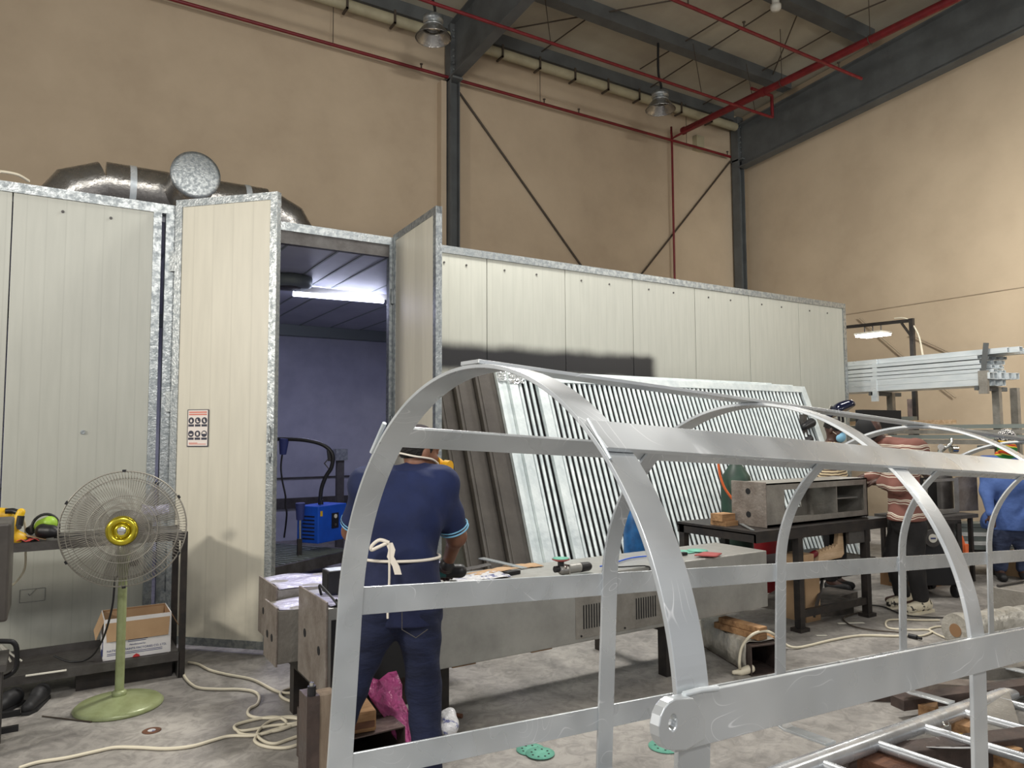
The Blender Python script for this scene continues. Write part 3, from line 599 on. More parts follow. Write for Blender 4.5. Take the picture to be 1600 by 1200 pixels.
for z in (3.05, 1.92, 1.2, .35):
    b = B(); b.box(V(.745, 6.385, z), (.09, .03, .16), (dd, dn, (0, 0, 1))); b.cyl(V(.765, 6.36, z-.08), V(.765, 6.36, z+.08), .014, n=8); b.build('hinge', 'galv', dl)
b = B(); e = V(1.42, 5.73, 0); b.tube([e-dd*.03+dn*.03+V(0, 0, 1.72), e-dd*.03+dn*.05+V(0, 0, 1.70), e-dd*.03+dn*.05+V(0, 0, 1.61), e-dd*.03+dn*.03+V(0, 0, 1.59)], .006, 6); b.box(e-dd*.03+dn*.03+V(0, 0, 1.655), (.035, .006, .16), (dd, dn, (0, 0, 1))); b.build('door_handle', 'galv', dl)
b = B(); b.box(e-dd*.03+dn*.033+V(0, 0, 1.5), (.03, .012, .03), (dd, dn, (0, 0, 1))); b.cyl(e-dd*.03+dn*.04+V(0, 0, 1.52), e-dd*.03+dn*.04+V(0, 0, 1.44), .006, n=6); b.build('door_bolt', 'galv', dl)
dr, dd2, dn2, dw2 = leaf('booth_door', (2.68, 6.40), (2.63, 5.37), ZT+.02, 'doorpanel', -1)
for z in (2.95, 1.75, .5):
    b = B(); b.box(V(2.66, 6.39, z), (.06, .03, .14)); b.cyl(V(2.655, 6.37, z-.07), V(2.655, 6.37, z+.07), .014, n=8); b.build('hinge', 'galv', dr)
# LED batten and ceiling vent in the booth
a, c = U(458, 459, Z=ZT-.24), U(599, 470.5, Z=ZT-.24)
t2 = thing('batten_lamp', tuple((a+c)/2), 'glowing LED tube lamp across the ceiling inside the booth', 'lamp')
b = B(); b.tube([a, c], .028, 12); b.build('lamp_tube', 'led', t2)
b = B(); b.bb((a[0]-.08, a[1]-.03, ZT-.21), (c[0]+.08, c[1]+.05, ZT-.14)); b.build('lamp_housing', 'white_plastic', t2)
la = area('batten_light', tuple((a+c)/2-V(0, 0, .04)), tuple((a+c)/2-V(0, 0, 1)), 1.1, .06, 46, (.66, .66, 1.0))
la2 = area('batten_light', tuple((a+c)/2+V(0, .05, .035)), tuple((a+c)/2+V(0, .3, 1)), 1.1, .06, 8, (.60, .62, 1.0))
p = U(452, 437, Z=ZT-.16)
t2 = thing('ceiling_vent', tuple(p), 'dark round vent on the booth ceiling beside the LED tube', 'vent'); b = B(); b.lathe([(.0, -.09), (.2, -.09), (.24, -.07), (.25, 0.02), (0, .02)], p, n=32); b.build('vent_body', 'slatgrey', t2)
b = B(); b.lathe([(.0, -.1), (.12, -.1), (.13, -.09)], p, n=24); b.build('vent_cover', 'shelf', t2)

# exhaust duct on the booth roof
zd, yd, rd = 4.62, 9.7, .255
t = thing('exhaust_duct', (1.4, yd, ZT-.04), 'silver exhaust duct lying across the booth roof with a round blank end', 'duct')
def seg(p, q, r=rd): b = B(); b.cyl(p, q, r, n=36); return b
xl = float(U(165, 275, Y=yd)[0]); xrr = float(U(415, 300, Y=yd)[0])
seg((xl, yd, zd), (xrr, yd, zd)).build('duct_run', 'galvduct', t)
pts = [V(xl, yd, zd), V(xl-.33, yd, zd-.13), V(xl-.52, yd, zd-.42), V(xl-.56, yd, zd-.75), V(xl-.56, yd, ZT-.04)]
b = B(); b.tube(pts, rd, 36); b.build('duct_elbow', 'galvduct', t)
pts = [V(xrr, yd, zd), V(xrr+.3, yd, zd-.13), V(xrr+.46, yd, zd-.40), V(xrr+.5, yd, zd-.7), V(xrr+.5, yd, ZT-.04)]
b = B(); b.tube(pts, rd, 36); b.build('duct_elbow', 'galvduct', t)
for x in (xl+.28, xl+1.02, xrr-.25):
    b = B(); b.cyl((x-.035, yd, zd), (x+.035, yd, zd), rd+.006, n=36); b.build('duct_collar', 'galvlight', t)
cc = U(306, 268, D=8.35); seg((cc[0], yd, zd), (cc[0], cc[1], zd)).build('duct_branch', 'galvduct', t)
b = B(); b.lathe([(0, .02), (rd-.02, .02), (rd+.012, .012), (rd+.012, -.03)], (cc[0], cc[1], zd), (0, -1, 0), n=36); b.build('blank_cap', 'galv', t)
b = B(); b.bb((xl+.55, yd-.03, ZT-.04), (xl+.6, yd+.03, zd-rd)); b.bb((xrr-.6, yd-.03, ZT-.04), (xrr-.55, yd+.03, zd-rd)); b.build('duct_stand', 'galv', t)
b = B(); b.tube([U(0, 268, Y=6.8), U(15, 270, Y=6.85), U(30, 274, Y=6.9), U(45, 283, Y=7.0)], .012, 6, sub=4); tag(b.build('roof_cable', 'cordw'), 'pale cable lying on the booth roof at far left', 'cable')

# safety sign on the cream door
PL = (dn, float(dn@(V(.775, 6.375, 0)+dn*.0275)))
TL, TR, BL = U(291, 640, P=PL), U(324, 639, P=PL), U(292, 698, P=PL)
sx = dd; sz = V(0, 0, 1); W_ = np.linalg.norm((TR-TL)[:2]); H_ = abs(TL[2]-BL[2])
t = thing('safety_sign', tuple(BL), 'small safety sign with six round symbols on the cream booth door', 'sign')
def on(u_, v_, k=0): return BL+sx*u_*W_+sz*v_*H_+dn*(.001+.0012*k)
def plate(b, u0, u1, v0, v1, k): b.box((on(u0, v0, k)+on(u1, v1, k))/2, ((u1-u0)*W_, .001, (v1-v0)*H_), (sx, dn, sz))
b = B(); plate(b, 0, 1, 0, 1, 0); b.build('sign_border', 'ink_dark', t)
b = B(); plate(b, .035, .965, .025, .98, 1); b.build('sign_board', 'paper', t)
b = B()
for v in (.925, .865): plate(b, .08, .92, v-.018, v+.018, 2)
for v in (.10, .07): plate(b, .1, .9 if v < .09 else .5, v-.009, v+.009, 2)
b.build('sign_text', 'ink_pink', t)
b = B(); b2 = B()
for j, vc in enumerate((.70, .345)):
    for i, uc in enumerate((.19, .5, .81)):
        c0 = on(uc, vc, 2); b.add([c0]+[c0+(sx*math.cos(a)+sz*math.sin(a))*.135*W_ for a in np.linspace(0, 2*PI, 25)[:-1]], [(0, 1+k, 1+(k+1) % 24) for k in range(24)])
        plate(b, uc-.13, uc+.13, vc-.16, vc-.10, 2)
        q = on(uc, vc, 3)
        shapes = {(0, 0): [(-.03, -.06), (.03, -.06), (.05, 0), (0, .07), (-.05, 0)], (0, 1): [(-.05, .06), (-.01, .06), (0, -.01), (.06, -.03), (.06, -.06), (-.05, -.06)], (0, 2): [(-.04, .05), (.0, .07), (.05, -.05), (.0, -.07), (-.04, -.02)],
                  (1, 0): [(-.07, 0), (.07, 0), (.05, -.05), (-.05, -.05)], (1, 1): [(-.04, -.06), (.04, -.06), (.05, .04), (0, .07), (-.05, .04)], (1, 2): [(-.09, 0), (.09, 0), (.05, .08), (-.05, .08)]}[(j, i)]
        b2.add([q+sx*a*W_*1.1+sz*c*W_*1.1 for a, c in shapes], [tuple(range(len(shapes)))])
b.build('sign_symbols', 'ink_dark', t); b2.build('sign_pictograms', 'paper', t)
# ================================================================== LEFT SIDE: rack, fan, carton
FY = 5.56     # front edge of the steel rack
BYr = 5.98
t = thing('steel_rack', (-.1, FY, 0), 'low grey steel rack with two shelves against the left booth wall', 'rack')
for x, y in ((.77, FY), (.77, BYr), (-1.2, FY), (-1.2, BYr)):
    b = B(); b.bb((x-.02, y-.02, 0), (x+.02, y+.02, .985)); b.build('leg', 'blackmetal', t)
b = B(); b.bb((-1.22, FY-.02, .95), (.76, BYr+.02, .985)); b.bb((-1.22, FY-.022, .93), (.76, FY-.012, .985)); b.build('upper_shelf', 'shelf', t)
b = B(); b.bb((-1.22, FY-.02, .165), (.75, BYr+.02, .175)); b.bb((-1.22, FY-.024, .12), (.75, FY-.014, .176)); b.bb((-1.22, BYr+.012, .175), (.75, BYr+.022, .22)); b.bb((.745, FY-.02, .0), (.755, BYr+.02, .17)); b.build('lower_shelf', 'shelf', t)

def shoe(loc, rz, lab):
    t = thing('work_shoe', loc, lab, 'shoe', 'shoes under the steel rack', rz)
    b = B(); sdf_mesh(b, [('c', V(-.08, 0, .05), V(.12, 0, .035), .045, .036), ('c', V(-.08, 0, .07), V(-.02, 0, .075), .04, .035)], .008, .03, clips=[((0, 0, .0), (0, 0, -1))]); b.build('upper', 'shoek', t, local=True)
    b = B(); b.prism([(-.13, -.035, 0), (.1, -.045, 0), (.16, -.02, 0), (.16, .02, 0), (.1, .045, 0), (-.13, .035, 0)], (0, 0, .02)); b.build('sole', 'shoek', t, local=True)
    return t
s1 = shoe((-.22, 5.46, 0), -2.2, 'dark shoe poking out under the rack nearest the left edge'); s2 = dup(s1, (-.06, 5.45, 0), -1.9, 'dark shoe under the rack, right one of the pair')
b = B(); b.bb((.15, 5.62, 0.0), (.72, 5.75, .10)); tag(b.build('dark_bar', 'blackmetal'), 'dark steel bar lying under the lower shelf of the rack', 'bar')

# carton on the lower shelf
t = thing('cardboard_carton', (.45, 5.70, .176), 'open white printed paint carton with brown flaps on the lower shelf', 'carton')
ex, ey, z, CW, CD, CH = V(1, 0, 0), V(0, 1, 0), V(0, 0, 1), .40, .32, .265
A_ = V(.30, 5.575, .178)
b = B()
for p in (A_, A_+ey*CD): b.box(p+ex*CW/2+z*CH/2, (CW, .005, CH), (ex, ey, z))
for p in (A_, A_+ex*CW): b.box(p+ey*CD/2+z*CH/2, (.005, CD, CH), (ex, ey, z))
b.box(A_+ex*CW/2+ey*CD/2+z*.003, (CW, CD, .005)); b.build('carton_body', 'cartonw', t)
b = B()
for p, o in ((A_, 1), (A_+ey*CD, -1)): b.box(p+ex*CW/2+z*CH/2+ey*.004*o, (CW-.006, .003, CH-.01), (ex, ey, z))
for p, o in ((A_, 1), (A_+ex*CW, -1)): b.box(p+ey*CD/2+z*CH/2+ex*.004*o, (.003, CD-.01, CH-.01), (ex, ey, z))
b.build('carton_lining', 'kraft_in', t)
T0, T1 = A_+z*CH, A_+ex*CW+z*CH
def flap(name, p, q, out, w, lean_, m):
    """flap folded out from rim p-q and hanging down"""
    d = unit(q-p); o = unit(-z+out*lean_); n_ = np.cross(d, o); b = B(); L_ = np.linalg.norm(q-p)
    a0, a1 = p+d*.004, q-d*.004; b.prism([a0, a1, a1+o*w-d*.012, a0+o*w+d*.012], n_*.004); return b.build(name, m, t)
flap('front_flap', T0, T1, -ey, .145, .10, 'kraft'); flap('side_flap', T0+ey*CD, T0, -ex, .135, .38, 'kraft'); flap('side_flap', T1, T1+ey*CD, ex, .135, .55, 'kraft_in'); flap('rear_flap', T1+ey*CD, T0+ey*CD, ey, .10, -.12, 'kraft')
b = B(); fo = A_-ey*.0035
b2 = B(); b2.prism([fo+ex*.17, fo+ex*.215, fo+ex*.21+z*.012, fo+ex*.193+z*.022, fo+ex*.177+z*.012], (0, -.001, 0)); b2.build('printed_logo', 'ink_red', t)
text_into(b, 'NATIONAL PAINTS FACTORIES CO. LTD.', fo+ex*.018+z*.052, ex, z, .0195, .0004)
text_into(b, 'Manufactured by:', fo+ex*.15+z*.080, ex, z, .014, .0004)
for zz, x0, x1 in ((.040, .02, .35), (.030, .02, .35), (.105, .14, .25), (.115, .14, .26), (.14, .10, .32), (.132, .10, .31)): b.box(fo+ex*(x0+x1)/2+z*zz, (x1-x0, .0006, .0035))
b.build('printed_text', 'ink_navy', t)
b = B(); lf = A_-ex*.0035; b.prism([lf+ey*.02+z*.03, lf+ey*.09+z*.0, lf+ey*.20+z*.0, lf+ey*.20+z*.03, lf+ey*.08+z*.05, lf+ey*.06+z*.13, lf+ey*.02+z*.15], (-.001, 0, 0)); b.build('printed_band', 'ink_navy', t)

# yellow and green tools, rag, cutting disc on the upper shelf
t = thing('circular_saw', (-.33, 5.65, .985), 'yellow and black power saw at the left end of the upper shelf', 'power tool')
c0 = U(7, 815, Y=5.7)
b = B(); sdf_mesh(b, [('c', U(-12, 806, Y=5.7), U(8, 806, Y=5.7), .055, .05), ('c', U(14, 838, Y=5.62), U(30, 842, Y=5.62), .05, .045), ('c', U(16, 838, Y=5.6), U(33, 800, Y=5.6), .03, .024)], .008, .02); b.build('saw_body', 'yellow', t)
b = B(); b.tube([U(8, 799, Y=5.66), U(20, 798, Y=5.66), U(32, 802, Y=5.62)], .018, 8); b.cyl(U(30, 822, Y=5.57), U(33, 806, Y=5.57), .02, n=12); b.build('grip', 'black', t)
b = B(); b.cyl(U(30, 824, Y=5.56), U(30, 824, Y=5.53), .014, n=12); b.build('adjusting_knob', 'black', t)
b = B(); p = U(18, 850, Y=5.65); b.bb((p[0]-.12, 5.58, .985), (p[0]+.1, 5.72, 1.0)); b.build('base_plate', 'shelf', t)
t = thing('angle_grinder', (-.07, 5.65, .985), 'lime green and black grinder with coiled lead on the upper shelf', 'power tool')
b = B(); sdf_mesh(b, [('c', U(66, 822, Y=5.68), U(77, 818, Y=5.66), .045, .048)], .008, .02); b.build('motor_housing', 'lime', t)
b = B(); sdf_mesh(b, [('c', U(68, 830, Y=5.63), U(80, 830, Y=5.6), .05, .04), ('c', U(80, 830, Y=5.6), U(87, 832, Y=5.58), .03, .026)], .008, .02); b.build('grinder_head', 'black', t)
b = B(); cc = U(71, 824, Y=5.68); b.tube([cc+V(math.cos(a)*.075, .0, math.sin(a)*.085) for a in np.linspace(-.3, PI+.3, 16)], .009, 8); b.build('lead', 'cordk', t)
b = B(); g = [[U(26+i*7, 843-j*4+3*math.sin(i*1.3), Y=5.56+j*.04) for j in range(4)] for i in range(6)]; b.sheet([[np.array([p[0], p[1], max(.99, .995+.012*math.sin(i*2+j))]) for j, p in enumerate(r)] for i, r in enumerate(g)], .004); tag(b.build('cleaning_rag', 'redcloth'), 'red rag lying between the two power tools on the upper shelf', 'rag')
b = B(); p = U(53, 830, Y=5.6); b.box((p[0], 5.62, 1.01), (.14, .05, .003), (unit(V(1, 0, -.3)), V(0, 1, 0), unit(V(.3, 0, 1)))); tag(b.build('paper_tag', 'kraft'), 'small brown card leaning on the green grinder', 'card')
b = B(); b.cyl(U(46, 830, Y=5.72), U(52, 826, Y=5.74), .03, n=14); tag(b.build('rubber_pad', 'black'), 'black rubber pad between yellow saw and green grinder', 'pad')
b = B(); b.tube([(.0, 5.6, 1.0), (.12, 5.62, .995), (.3, 5.66, 1.0), (.45, 5.7, .995), (.6, 5.8, .995)], .006, 6, sub=4); b.tube([(.02, 5.66, .995), (.3, 5.6, .995), (.55, 5.65, .995)], .005, 6, sub=4); tag(b.build('tool_lead', 'cordk'), 'black tool leads trailing along the upper shelf behind the fan', 'cord')
b = B(); b.tube([U(33, 802, Y=5.75), U(38, 815, Y=5.78), U(40, 832, Y=5.8), U(40, 860, Y=5.9), U(38, 890, Y=5.95), U(22, 912, Y=5.9), U(8, 916, Y=5.8)], .008, 6, sub=5); tag(b.build('hanging_cord', 'cordw'), 'pale cord looping down the wall behind the yellow saw', 'cord')
b = B(); g = [[U(222+i*6, 791+j*5-abs(i-3)*1.0, Y=5.75+.01*math.sin(i*2.1+j)) for j in range(4)] for i in range(8)]; b.sheet(g, .003); tag(b.build('crumpled_bag', 'film'), 'small crumpled bluish plastic bag on the right end of the upper shelf', 'bag')
b = B(); b.bb((.4, 5.72, .985), (.58, 5.82, 1.05)); tag(b.build('tool_case', 'black', bevel=.008), 'black case on the upper shelf behind the fan', 'case')

# wrapped steel box at far left, black handle frame, flat bar, rod
t = thing('wrapped_box', (-.25, 4.6, .0), 'tall steel box in clear glossy film cut by the left photo edge', 'box')
xr = U(14, 900, Y=4.6)[0]
b = B(); b.bb((xr-.5, 4.6, U(8, 972, Y=4.6)[2]), (xr, 5.0, U(8, 818, Y=4.6)[2])); b.build('box_body', 'wrapped', t, bevel=.012)
b = B(); b.bb((xr-.48, 4.7, 0), (xr-.44, 4.74, .45)); b.bb((xr-.06, 4.7, 0), (xr-.02, 4.74, .45)); b.bb((xr-.48, 4.9, 0), (xr-.44, 4.94, .45)); b.bb((xr-.06, 4.9, 0), (xr-.02, 4.94, .45)); b.bb((xr-.5, 4.66, .44), (xr, 4.98, .475)); b.build('stand', 'shelf', t)
t = thing('tool_carrier', tuple(U(5, 1062, Z=.0)), 'black tubular frame with red parts at the left photo edge', 'carrier')
yy = 5.2; b = B(); pz = lambda x, y: U(x, y, Y=yy)
b.tube([pz(-30, 1002), pz(10, 1002), pz(21, 1004), pz(26, 1014), pz(26, 1040), pz(18, 1052), pz(0, 1060), pz(-30, 1064)], .014, 8, sub=3); b.build('carrier_frame', 'black', t)
b = B(); q0 = pz(-6, 1056); b.bb((q0[0]-.2, yy-.02, 0), (q0[0]-.17, yy+.02, .3)); b.bb((q0[0]-.2, yy-.15, 0), (q0[0]+.12, yy-.12, .03)); b.bb((q0[0]-.2, yy+.12, 0), (q0[0]+.12, yy+.15, .03)); b.bb((q0[0]-.2, yy-.12, .0), (q0[0]-.16, yy+.12, .03)); b.build('carrier_base', 'black', t)
b = B(); b.cyl(pz(-8, 1048), pz(6, 1048), .03, n=14); b.build('reel', 'redpipe', t)
b = B(); b.tube([pz(0, 1008), pz(8, 1018), pz(17, 1034)], .006, 6, sub=4); b.tube([pz(2, 1007), pz(18, 1022), pz(34, 1033)], .006, 6, sub=4); b.build('white_wires', 'white_plastic', t)
a, c = U(40, 1056, Z=.18), U(104, 1047, Z=.18)
b = B(); b.beam(a, c, .02, .006); tag(b.build('flat_bar', 'white_plastic'), 'short white strip lying on the lower shelf', 'strip')
b = B(); b.tube([U(66, 1119, Z=.005), U(143, 1128, Z=.005)], .004, 6); tag(b.build('welding_rod', 'rod'), 'thin dark rod lying on the floor left of the fan base', 'rod')

# pedestal fan
fx, fy = .37, 5.17
t = thing('pedestal_fan', (fx, fy, 0), 'green pedestal fan with round wire guard and gold badge', 'fan')
b = B(); b.lathe([(.0, 0), (.245, 0), (.25, .012), (.23, .03), (.12, .055), (.045, .07), (.0, .07)], (fx, fy, 0), n=40); b.build('base', 'fangreen', t)
b = B(); b.lathe([(.0, .06), (.04, .06), (.042, .09), (.03, .1), (0, .1)], (fx, fy, 0), n=20); b.build('base_collar', 'fangreen', t)
fdir = unit(V(-.18, -1, .0)); fc = V(*U(194, 826, D=4.42))
b = B(); b.lathe([(.026, .07), (.026, .78), (.036, .84), (.04, 1.02), (0, 1.04)], (fx, fy, 0), n=18); b.build('pole', 'fangreen', t)
b = B(); b.cyl((fx+.04, fy, .86), (fx+.075, fy-.02, .86), .02, n=12); b.build('height_knob', 'black', t)
mc = fc-fdir*.02
b = B(); b.lathe([(0, -.22), (.07, -.21), (.1, -.15), (.11, -.04), (.06, .0), (0, .0)], fc, fdir, n=28); b.build('motor', 'shelf', t)
b = B(); b.lathe([(.0, -.06), (.045, -.06), (.045, .03), (0, .035)], fc, fdir, n=20); b.build('blade_hub', 'blade', t)
d_, a_, b_ = frame(fdir)
for k in range(3):
    bb_ = B(); th = 2*PI*k/3+.45; g = []
    for i in range(7):
        r = .045+.26*i/6; wdt = .35+.55*math.sin(PI*min(1, i/5.2)*.6)
        g.append([fc+fdir*(.0+.035*(s-.5))+(a_*math.cos(th+wdt*(s-.5))+b_*math.sin(th+wdt*(s-.5)))*r for s in np.linspace(0, 1, 7)])
    bb_.sheet(g, .002); bb_.build('blade', 'blade', t)
R0 = .345
def ringp(r, h, n=64): return [fc+fdir*h+(a_*math.cos(2*PI*k/n)+b_*math.sin(2*PI*k/n))*r for k in range(n)]
for nm, hs, sg in (('front_guard', .10, 1), ('rear_guard', -.10, -1)):
    b = B(); prof = [(.07, hs*1.02), (.14, hs), (.24, hs*.88), (.31, hs*.6), (.338, hs*.25), (R0, .0)]
    n = 120
    for k in range(n):
        th = 2*PI*k/n+(.03 if sg < 0 else 0); pts = [fc+fdir*h+(a_*math.cos(th)+b_*math.sin(th))*r for r, h in prof]; b.tube(pts, .0014, 4, caps=False)
    for r, h in ((.145, hs*1.0), (.19, hs*.96), (.30, hs*.66)): b.tube(ringp(r, h), .0022, 6, closed=True)
    b.tube(ringp(R0, .004*sg), .0045, 6, closed=True); b.build(nm, 'fanwire', t)
b = B(); b.lathe([(.045, .105), (.055, .122), (.075, .122), (.088, .108), (.085, .1), (.045, .1)], fc, fdir, n=40); b.lathe([(0, .12), (.02, .122), (.028, .128), (.038, .124), (.045, .108)], fc, fdir, n=30); b.build('badge_ring', 'brass', t)
b = B(); b.lathe([(0, .129), (.02, .128), (.026, .124)], fc, fdir, n=24); b.build('badge_centre', 'chrome', t)
b = B(); b.lathe([(.028, .104), (.05, .1)], fc, fdir, n=24); b.build('badge_recess', 'black', t)
for k in range(6):
    th = 2*PI*k/6+.5; p = fc+(a_*math.cos(th)+b_*math.sin(th))*(R0+.004); b = B(); b.box(p, (.03, .012, .02), (fdir, unit(p-fc), np.cross(fdir, unit(p-fc)))); b.build('guard_clip', 'black', t)
b = B(); b.tube([V(fx, fy+.05, 1.0), V(fx-.02, fy+.02, .8), U(180, 905, D=4.4), U(175, 950, D=4.4), U(160, 1000, D=4.5), U(140, 1028, D=4.75), U(110, 1034, Y=5.65), U(85, 1025, Y=5.75)], .006, 6, sub=5); b.build('fan_lead', 'cordk', t)

# long cream cord on the floor
def cord(px, name, lab, r=.009, m='cordw', z=.01, sub=6):
    b = B(); b.tube([U(x, y, Z=z+zz) for x, y, zz in [(q+(0,))[:3] if len(q) == 2 else q for q in px]], r, 7, sub=sub); return tag(b.build(name, m), lab, 'cord')
cord([(262, 1020, .16), (274, 1026, .13), (283, 1042, .02), (290, 1060), (308, 1074), (340, 1077), (370, 1077), (395, 1080), (405, 1088), (402, 1100), (390, 1107), (388, 1116), (400, 1121), (425, 1122), (455, 1120), (468, 1124), (462, 1130), (425, 1134), (400, 1139), (375, 1142), (366, 1136), (376, 1130), (410, 1122), (435, 1121), (448, 1130), (430, 1141), (404, 1148), (378, 1147), (370, 1140)], 'extension_cord', 'cream cord running from the carton to the tangle on the floor')
cord([(294, 1035), (310, 1038), (328, 1047), (355, 1054), (395, 1062), (430, 1079), (452, 1083), (475, 1080), (478, 1075), (468, 1073), (445, 1078), (438, 1086), (450, 1094), (472, 1099)], 'extension_cord', 'cream cord crossing the floor from the rack leg to the steel post')
cord([(30, 1200), (60, 1191), (105, 1184), (150, 1174), (180, 1168), (215, 1168), (260, 1170), (300, 1166), (335, 1156), (360, 1150), (400, 1149), (430, 1140), (465, 1132), (472, 1128)], 'extension_cord', 'cream cord sweeping along the bottom left of the photo')
cord([(470, 1128), (440, 1140), (410, 1146), (398, 1155), (405, 1163), (425, 1168), (450, 1168), (472, 1160), (470, 1150), (452, 1155), (430, 1162), (412, 1158), (402, 1146), (420, 1128), (445, 1122), (470, 1124), (482, 1130)], 'extension_cord', 'loops of the tangled cream cord beside the dark steel post')
t = thing('cutting_disc', tuple(U(237, 1142, Z=0)), 'worn brown cutting disc on the floor right of the fan', 'disc'); p = U(237, 1142, Z=0)
b = B(); b.lathe([(0.02, .004), (.045, .004), (.05, .002), (.045, 0), (0, 0)], p, n=24); b.build('disc_body', 'woodb', t); b = B(); b.lathe([(0, .006), (.02, .005), (.022, .003)], p, n=16); b.build('disc_centre', 'bagfilm', t)

# ================================================================== BOOTH INSIDE
zb = .5; q0, q1, q2, q3 = V(1.35, 6.80, 0), V(2.42, 7.13, 0), V(2.25, 8.3, 0), V(1.2, 8.0, 0)
q0, q1 = U(420, 888, Z=zb)*V(1, 1, 0), U(545, 860, Z=zb)*V(1, 1, 0); dx_ = unit(q1-q0); dy_ = V(-dx_[1], dx_[0], 0); Wb = 1.15; Db = 1.25
q1 = q0+dx_*Wb
t = thing('slatted_bench', tuple(q0), 'dark slatted steel bench inside the booth', 'bench')
b = B(); cz = V(0, 0, 1)
for s in (0, 1):
    b.beam(q0+dy_*Db*s+cz*(zb-.05), q1+dy_*Db*s+cz*(zb-.05), .04, .10); b.beam(q0+dx_*Wb*s+cz*(zb-.05), q0+dx_*Wb*s+dy_*Db+cz*(zb-.05), .04, .10)
b.build('bench_frame', 'shelf', t)
for i in range(14):
    b = B(); p = q0+dx_*(Wb*(i+.7)/14.5); dsk = dx_*-.12
    b.beam(p+cz*(zb-.01)+dy_*.02, p+dsk*0+dy_*(Db-.02)+cz*(zb-.01), .018, .03); b.build('slat', 'slatgrey', t)
for i in (0, 1):
    for j in (0, 1):
        b = B(); p = q0+dx_*(.03+(Wb-.06)*i)+dy_*(.03+(Db-.06)*j); b.bb(p-V(.025, .025, 0), p+V(.025, .025, zb-.05)); b.build('leg', 'blackmetal', t)
b = B(); b.beam(q0+cz*.2+dy_*.03, q1+cz*.2+dy_*.03, .02, .3); b.build('front_tray', 'black', t)
# blue dryer behind it, on a low stand
f0 = U(497, 850, Z=.60); fx_ = dx_; fy_ = dy_
Wd, Dd, Hd = .42, .27, .0
ztop = U(497, 792, D=float((f0-CAM)@_fw))[2]; Hd = ztop-.60
t = thing('air_dryer', tuple(f0-V(0, 0, .1)), 'bright blue box shaped air dryer behind the slatted bench', 'machine')
b = B(); b.box(f0+fx_*Wd/2+fy_*Dd/2+cz*Hd/2, (Wd, Dd, Hd), (fx_, fy_, cz)); b.build('cabinet', 'bluepaint', t, bevel=.008)
for k in range(7):
    b = B(); b.box(f0+fy_*(Dd*.45)+cz*(Hd*(.12+.1*k))-fx_*.003, (.004, Dd*.55, .012), (fx_, fy_, cz)); b.build('vent_slot', 'dark', t)
b = B(); b.box(f0+fx_*.24+cz*Hd*.56-fy_*.004, (.10, .006, Hd*.42), (fx_, fy_, cz)); pn = b.build('control_panel', 'black', t)
b = B(); b.cyl(f0+fx_*.24+cz*Hd*.68-fy_*.006, f0+fx_*.24+cz*Hd*.68-fy_*.014, .02, n=16); b.build('gauge', 'white_plastic', pn)
b = B(); b.cyl(f0+fx_*.24+cz*Hd*.45-fy_*.006, f0+fx_*.24+cz*Hd*.45-fy_*.014, .014, n=12); b.build('dial', 'shelf', pn)
b = B(); b.box(f0+fx_*.04+cz*Hd*.80-fy_*.003, (.03, .003, .05), (fx_, fy_, cz)); b.build('warning_label', 'yellow', t)
b = B(); b.box(f0+fx_*Wd/2+fy_*Dd/2-cz*.31, (Wd, Dd, .02), (fx_, fy_, cz))
for i in (.08, .92):
    for j in (.08, .92): p = f0+fx_*Wd*i+fy_*Dd*j; b.cyl(p*V(1, 1, 0), p*V(1, 1, 0)+cz*.28, .018, n=8)
b.build('stand', 'blackmetal', t)
Dh = float((f0-CAM)@_fw)+.25
b = B(); b.tube([U(500, 790, D=Dh), U(502, 765, D=Dh), U(509, 745, D=Dh), U(518, 730, D=Dh), U(520, 712, D=Dh), U(512, 700, D=Dh), U(497, 692, D=Dh), U(470, 687, D=Dh), U(440, 686, D=Dh), U(425, 686, D=Dh)], .02, 10, sub=5); b.tube([U(502, 790, D=Dh), U(502, 781, D=Dh)], .022, 8); tag(b.build('air_hose', 'cordk'), 'black air hose arching up from the blue dryer', 'hose')
t = thing('hose_hook', tuple(U(512, 735, D=Dh)), 'small metal hook clipped on the arching black hose', 'hook'); b = B(); b.tube([U(514, 716, D=Dh), U(507, 724, D=Dh), U(514, 733, D=Dh), U(519, 724, D=Dh)], .008, 6, closed=True); b.build('hook_ring', 'shelf', t)
b = B(); b.beam(U(514, 703, D=Dh), U(516, 720, D=Dh), .03, .04); b.build('hook_clip', 'black', t)
t = thing('spray_gun', tuple(U(443, 700, D=Dh)), 'dark blue spray gun hanging at the edge of the booth door', 'spray gun')
b = B(); b.cyl(U(444, 685, D=Dh), U(442, 710, D=Dh), .05, .032, n=14); b.build('gun_grip', 'ink_navy', t)
b = B(); b.tube([U(441, 710, D=Dh), U(439, 730, D=Dh), U(441, 750, D=Dh), U(446, 775, D=Dh), U(446, 790, D=Dh), U(448, 805, D=Dh), U(444, 840, D=Dh)], .009, 8, sub=5); b.build('gun_hose', 'cordk', t)
t = thing('filter_unit', tuple(U(469, 830, D=Dh-.3)), 'dark blue air filter standing left of the blue dryer', 'filter')
b = B(); b.cyl(U(469, 786, D=Dh-.3), U(469, 812, D=Dh-.3), .045, .035, n=14); b.build('filter_bowl', 'ink_navy', t); b = B(); b.cyl(U(469, 812, D=Dh-.3), U(469, 842, D=Dh-.3), .012, n=10); b.build('filter_stem', 'chrome', t)
b = B(); b.bb(U(468, 842, D=Dh-.3)*V(1, 1, 0)-V(.02, .02, 0), U(468, 842, D=Dh-.3)+V(.02, .02, 0)); b.build('filter_post', 'blackmetal', t)
t = thing('steel_post', tuple(U(531, 775, Y=10.2)*V(1, 1, 0)), 'narrow steel post with bracket inside the booth', 'post')
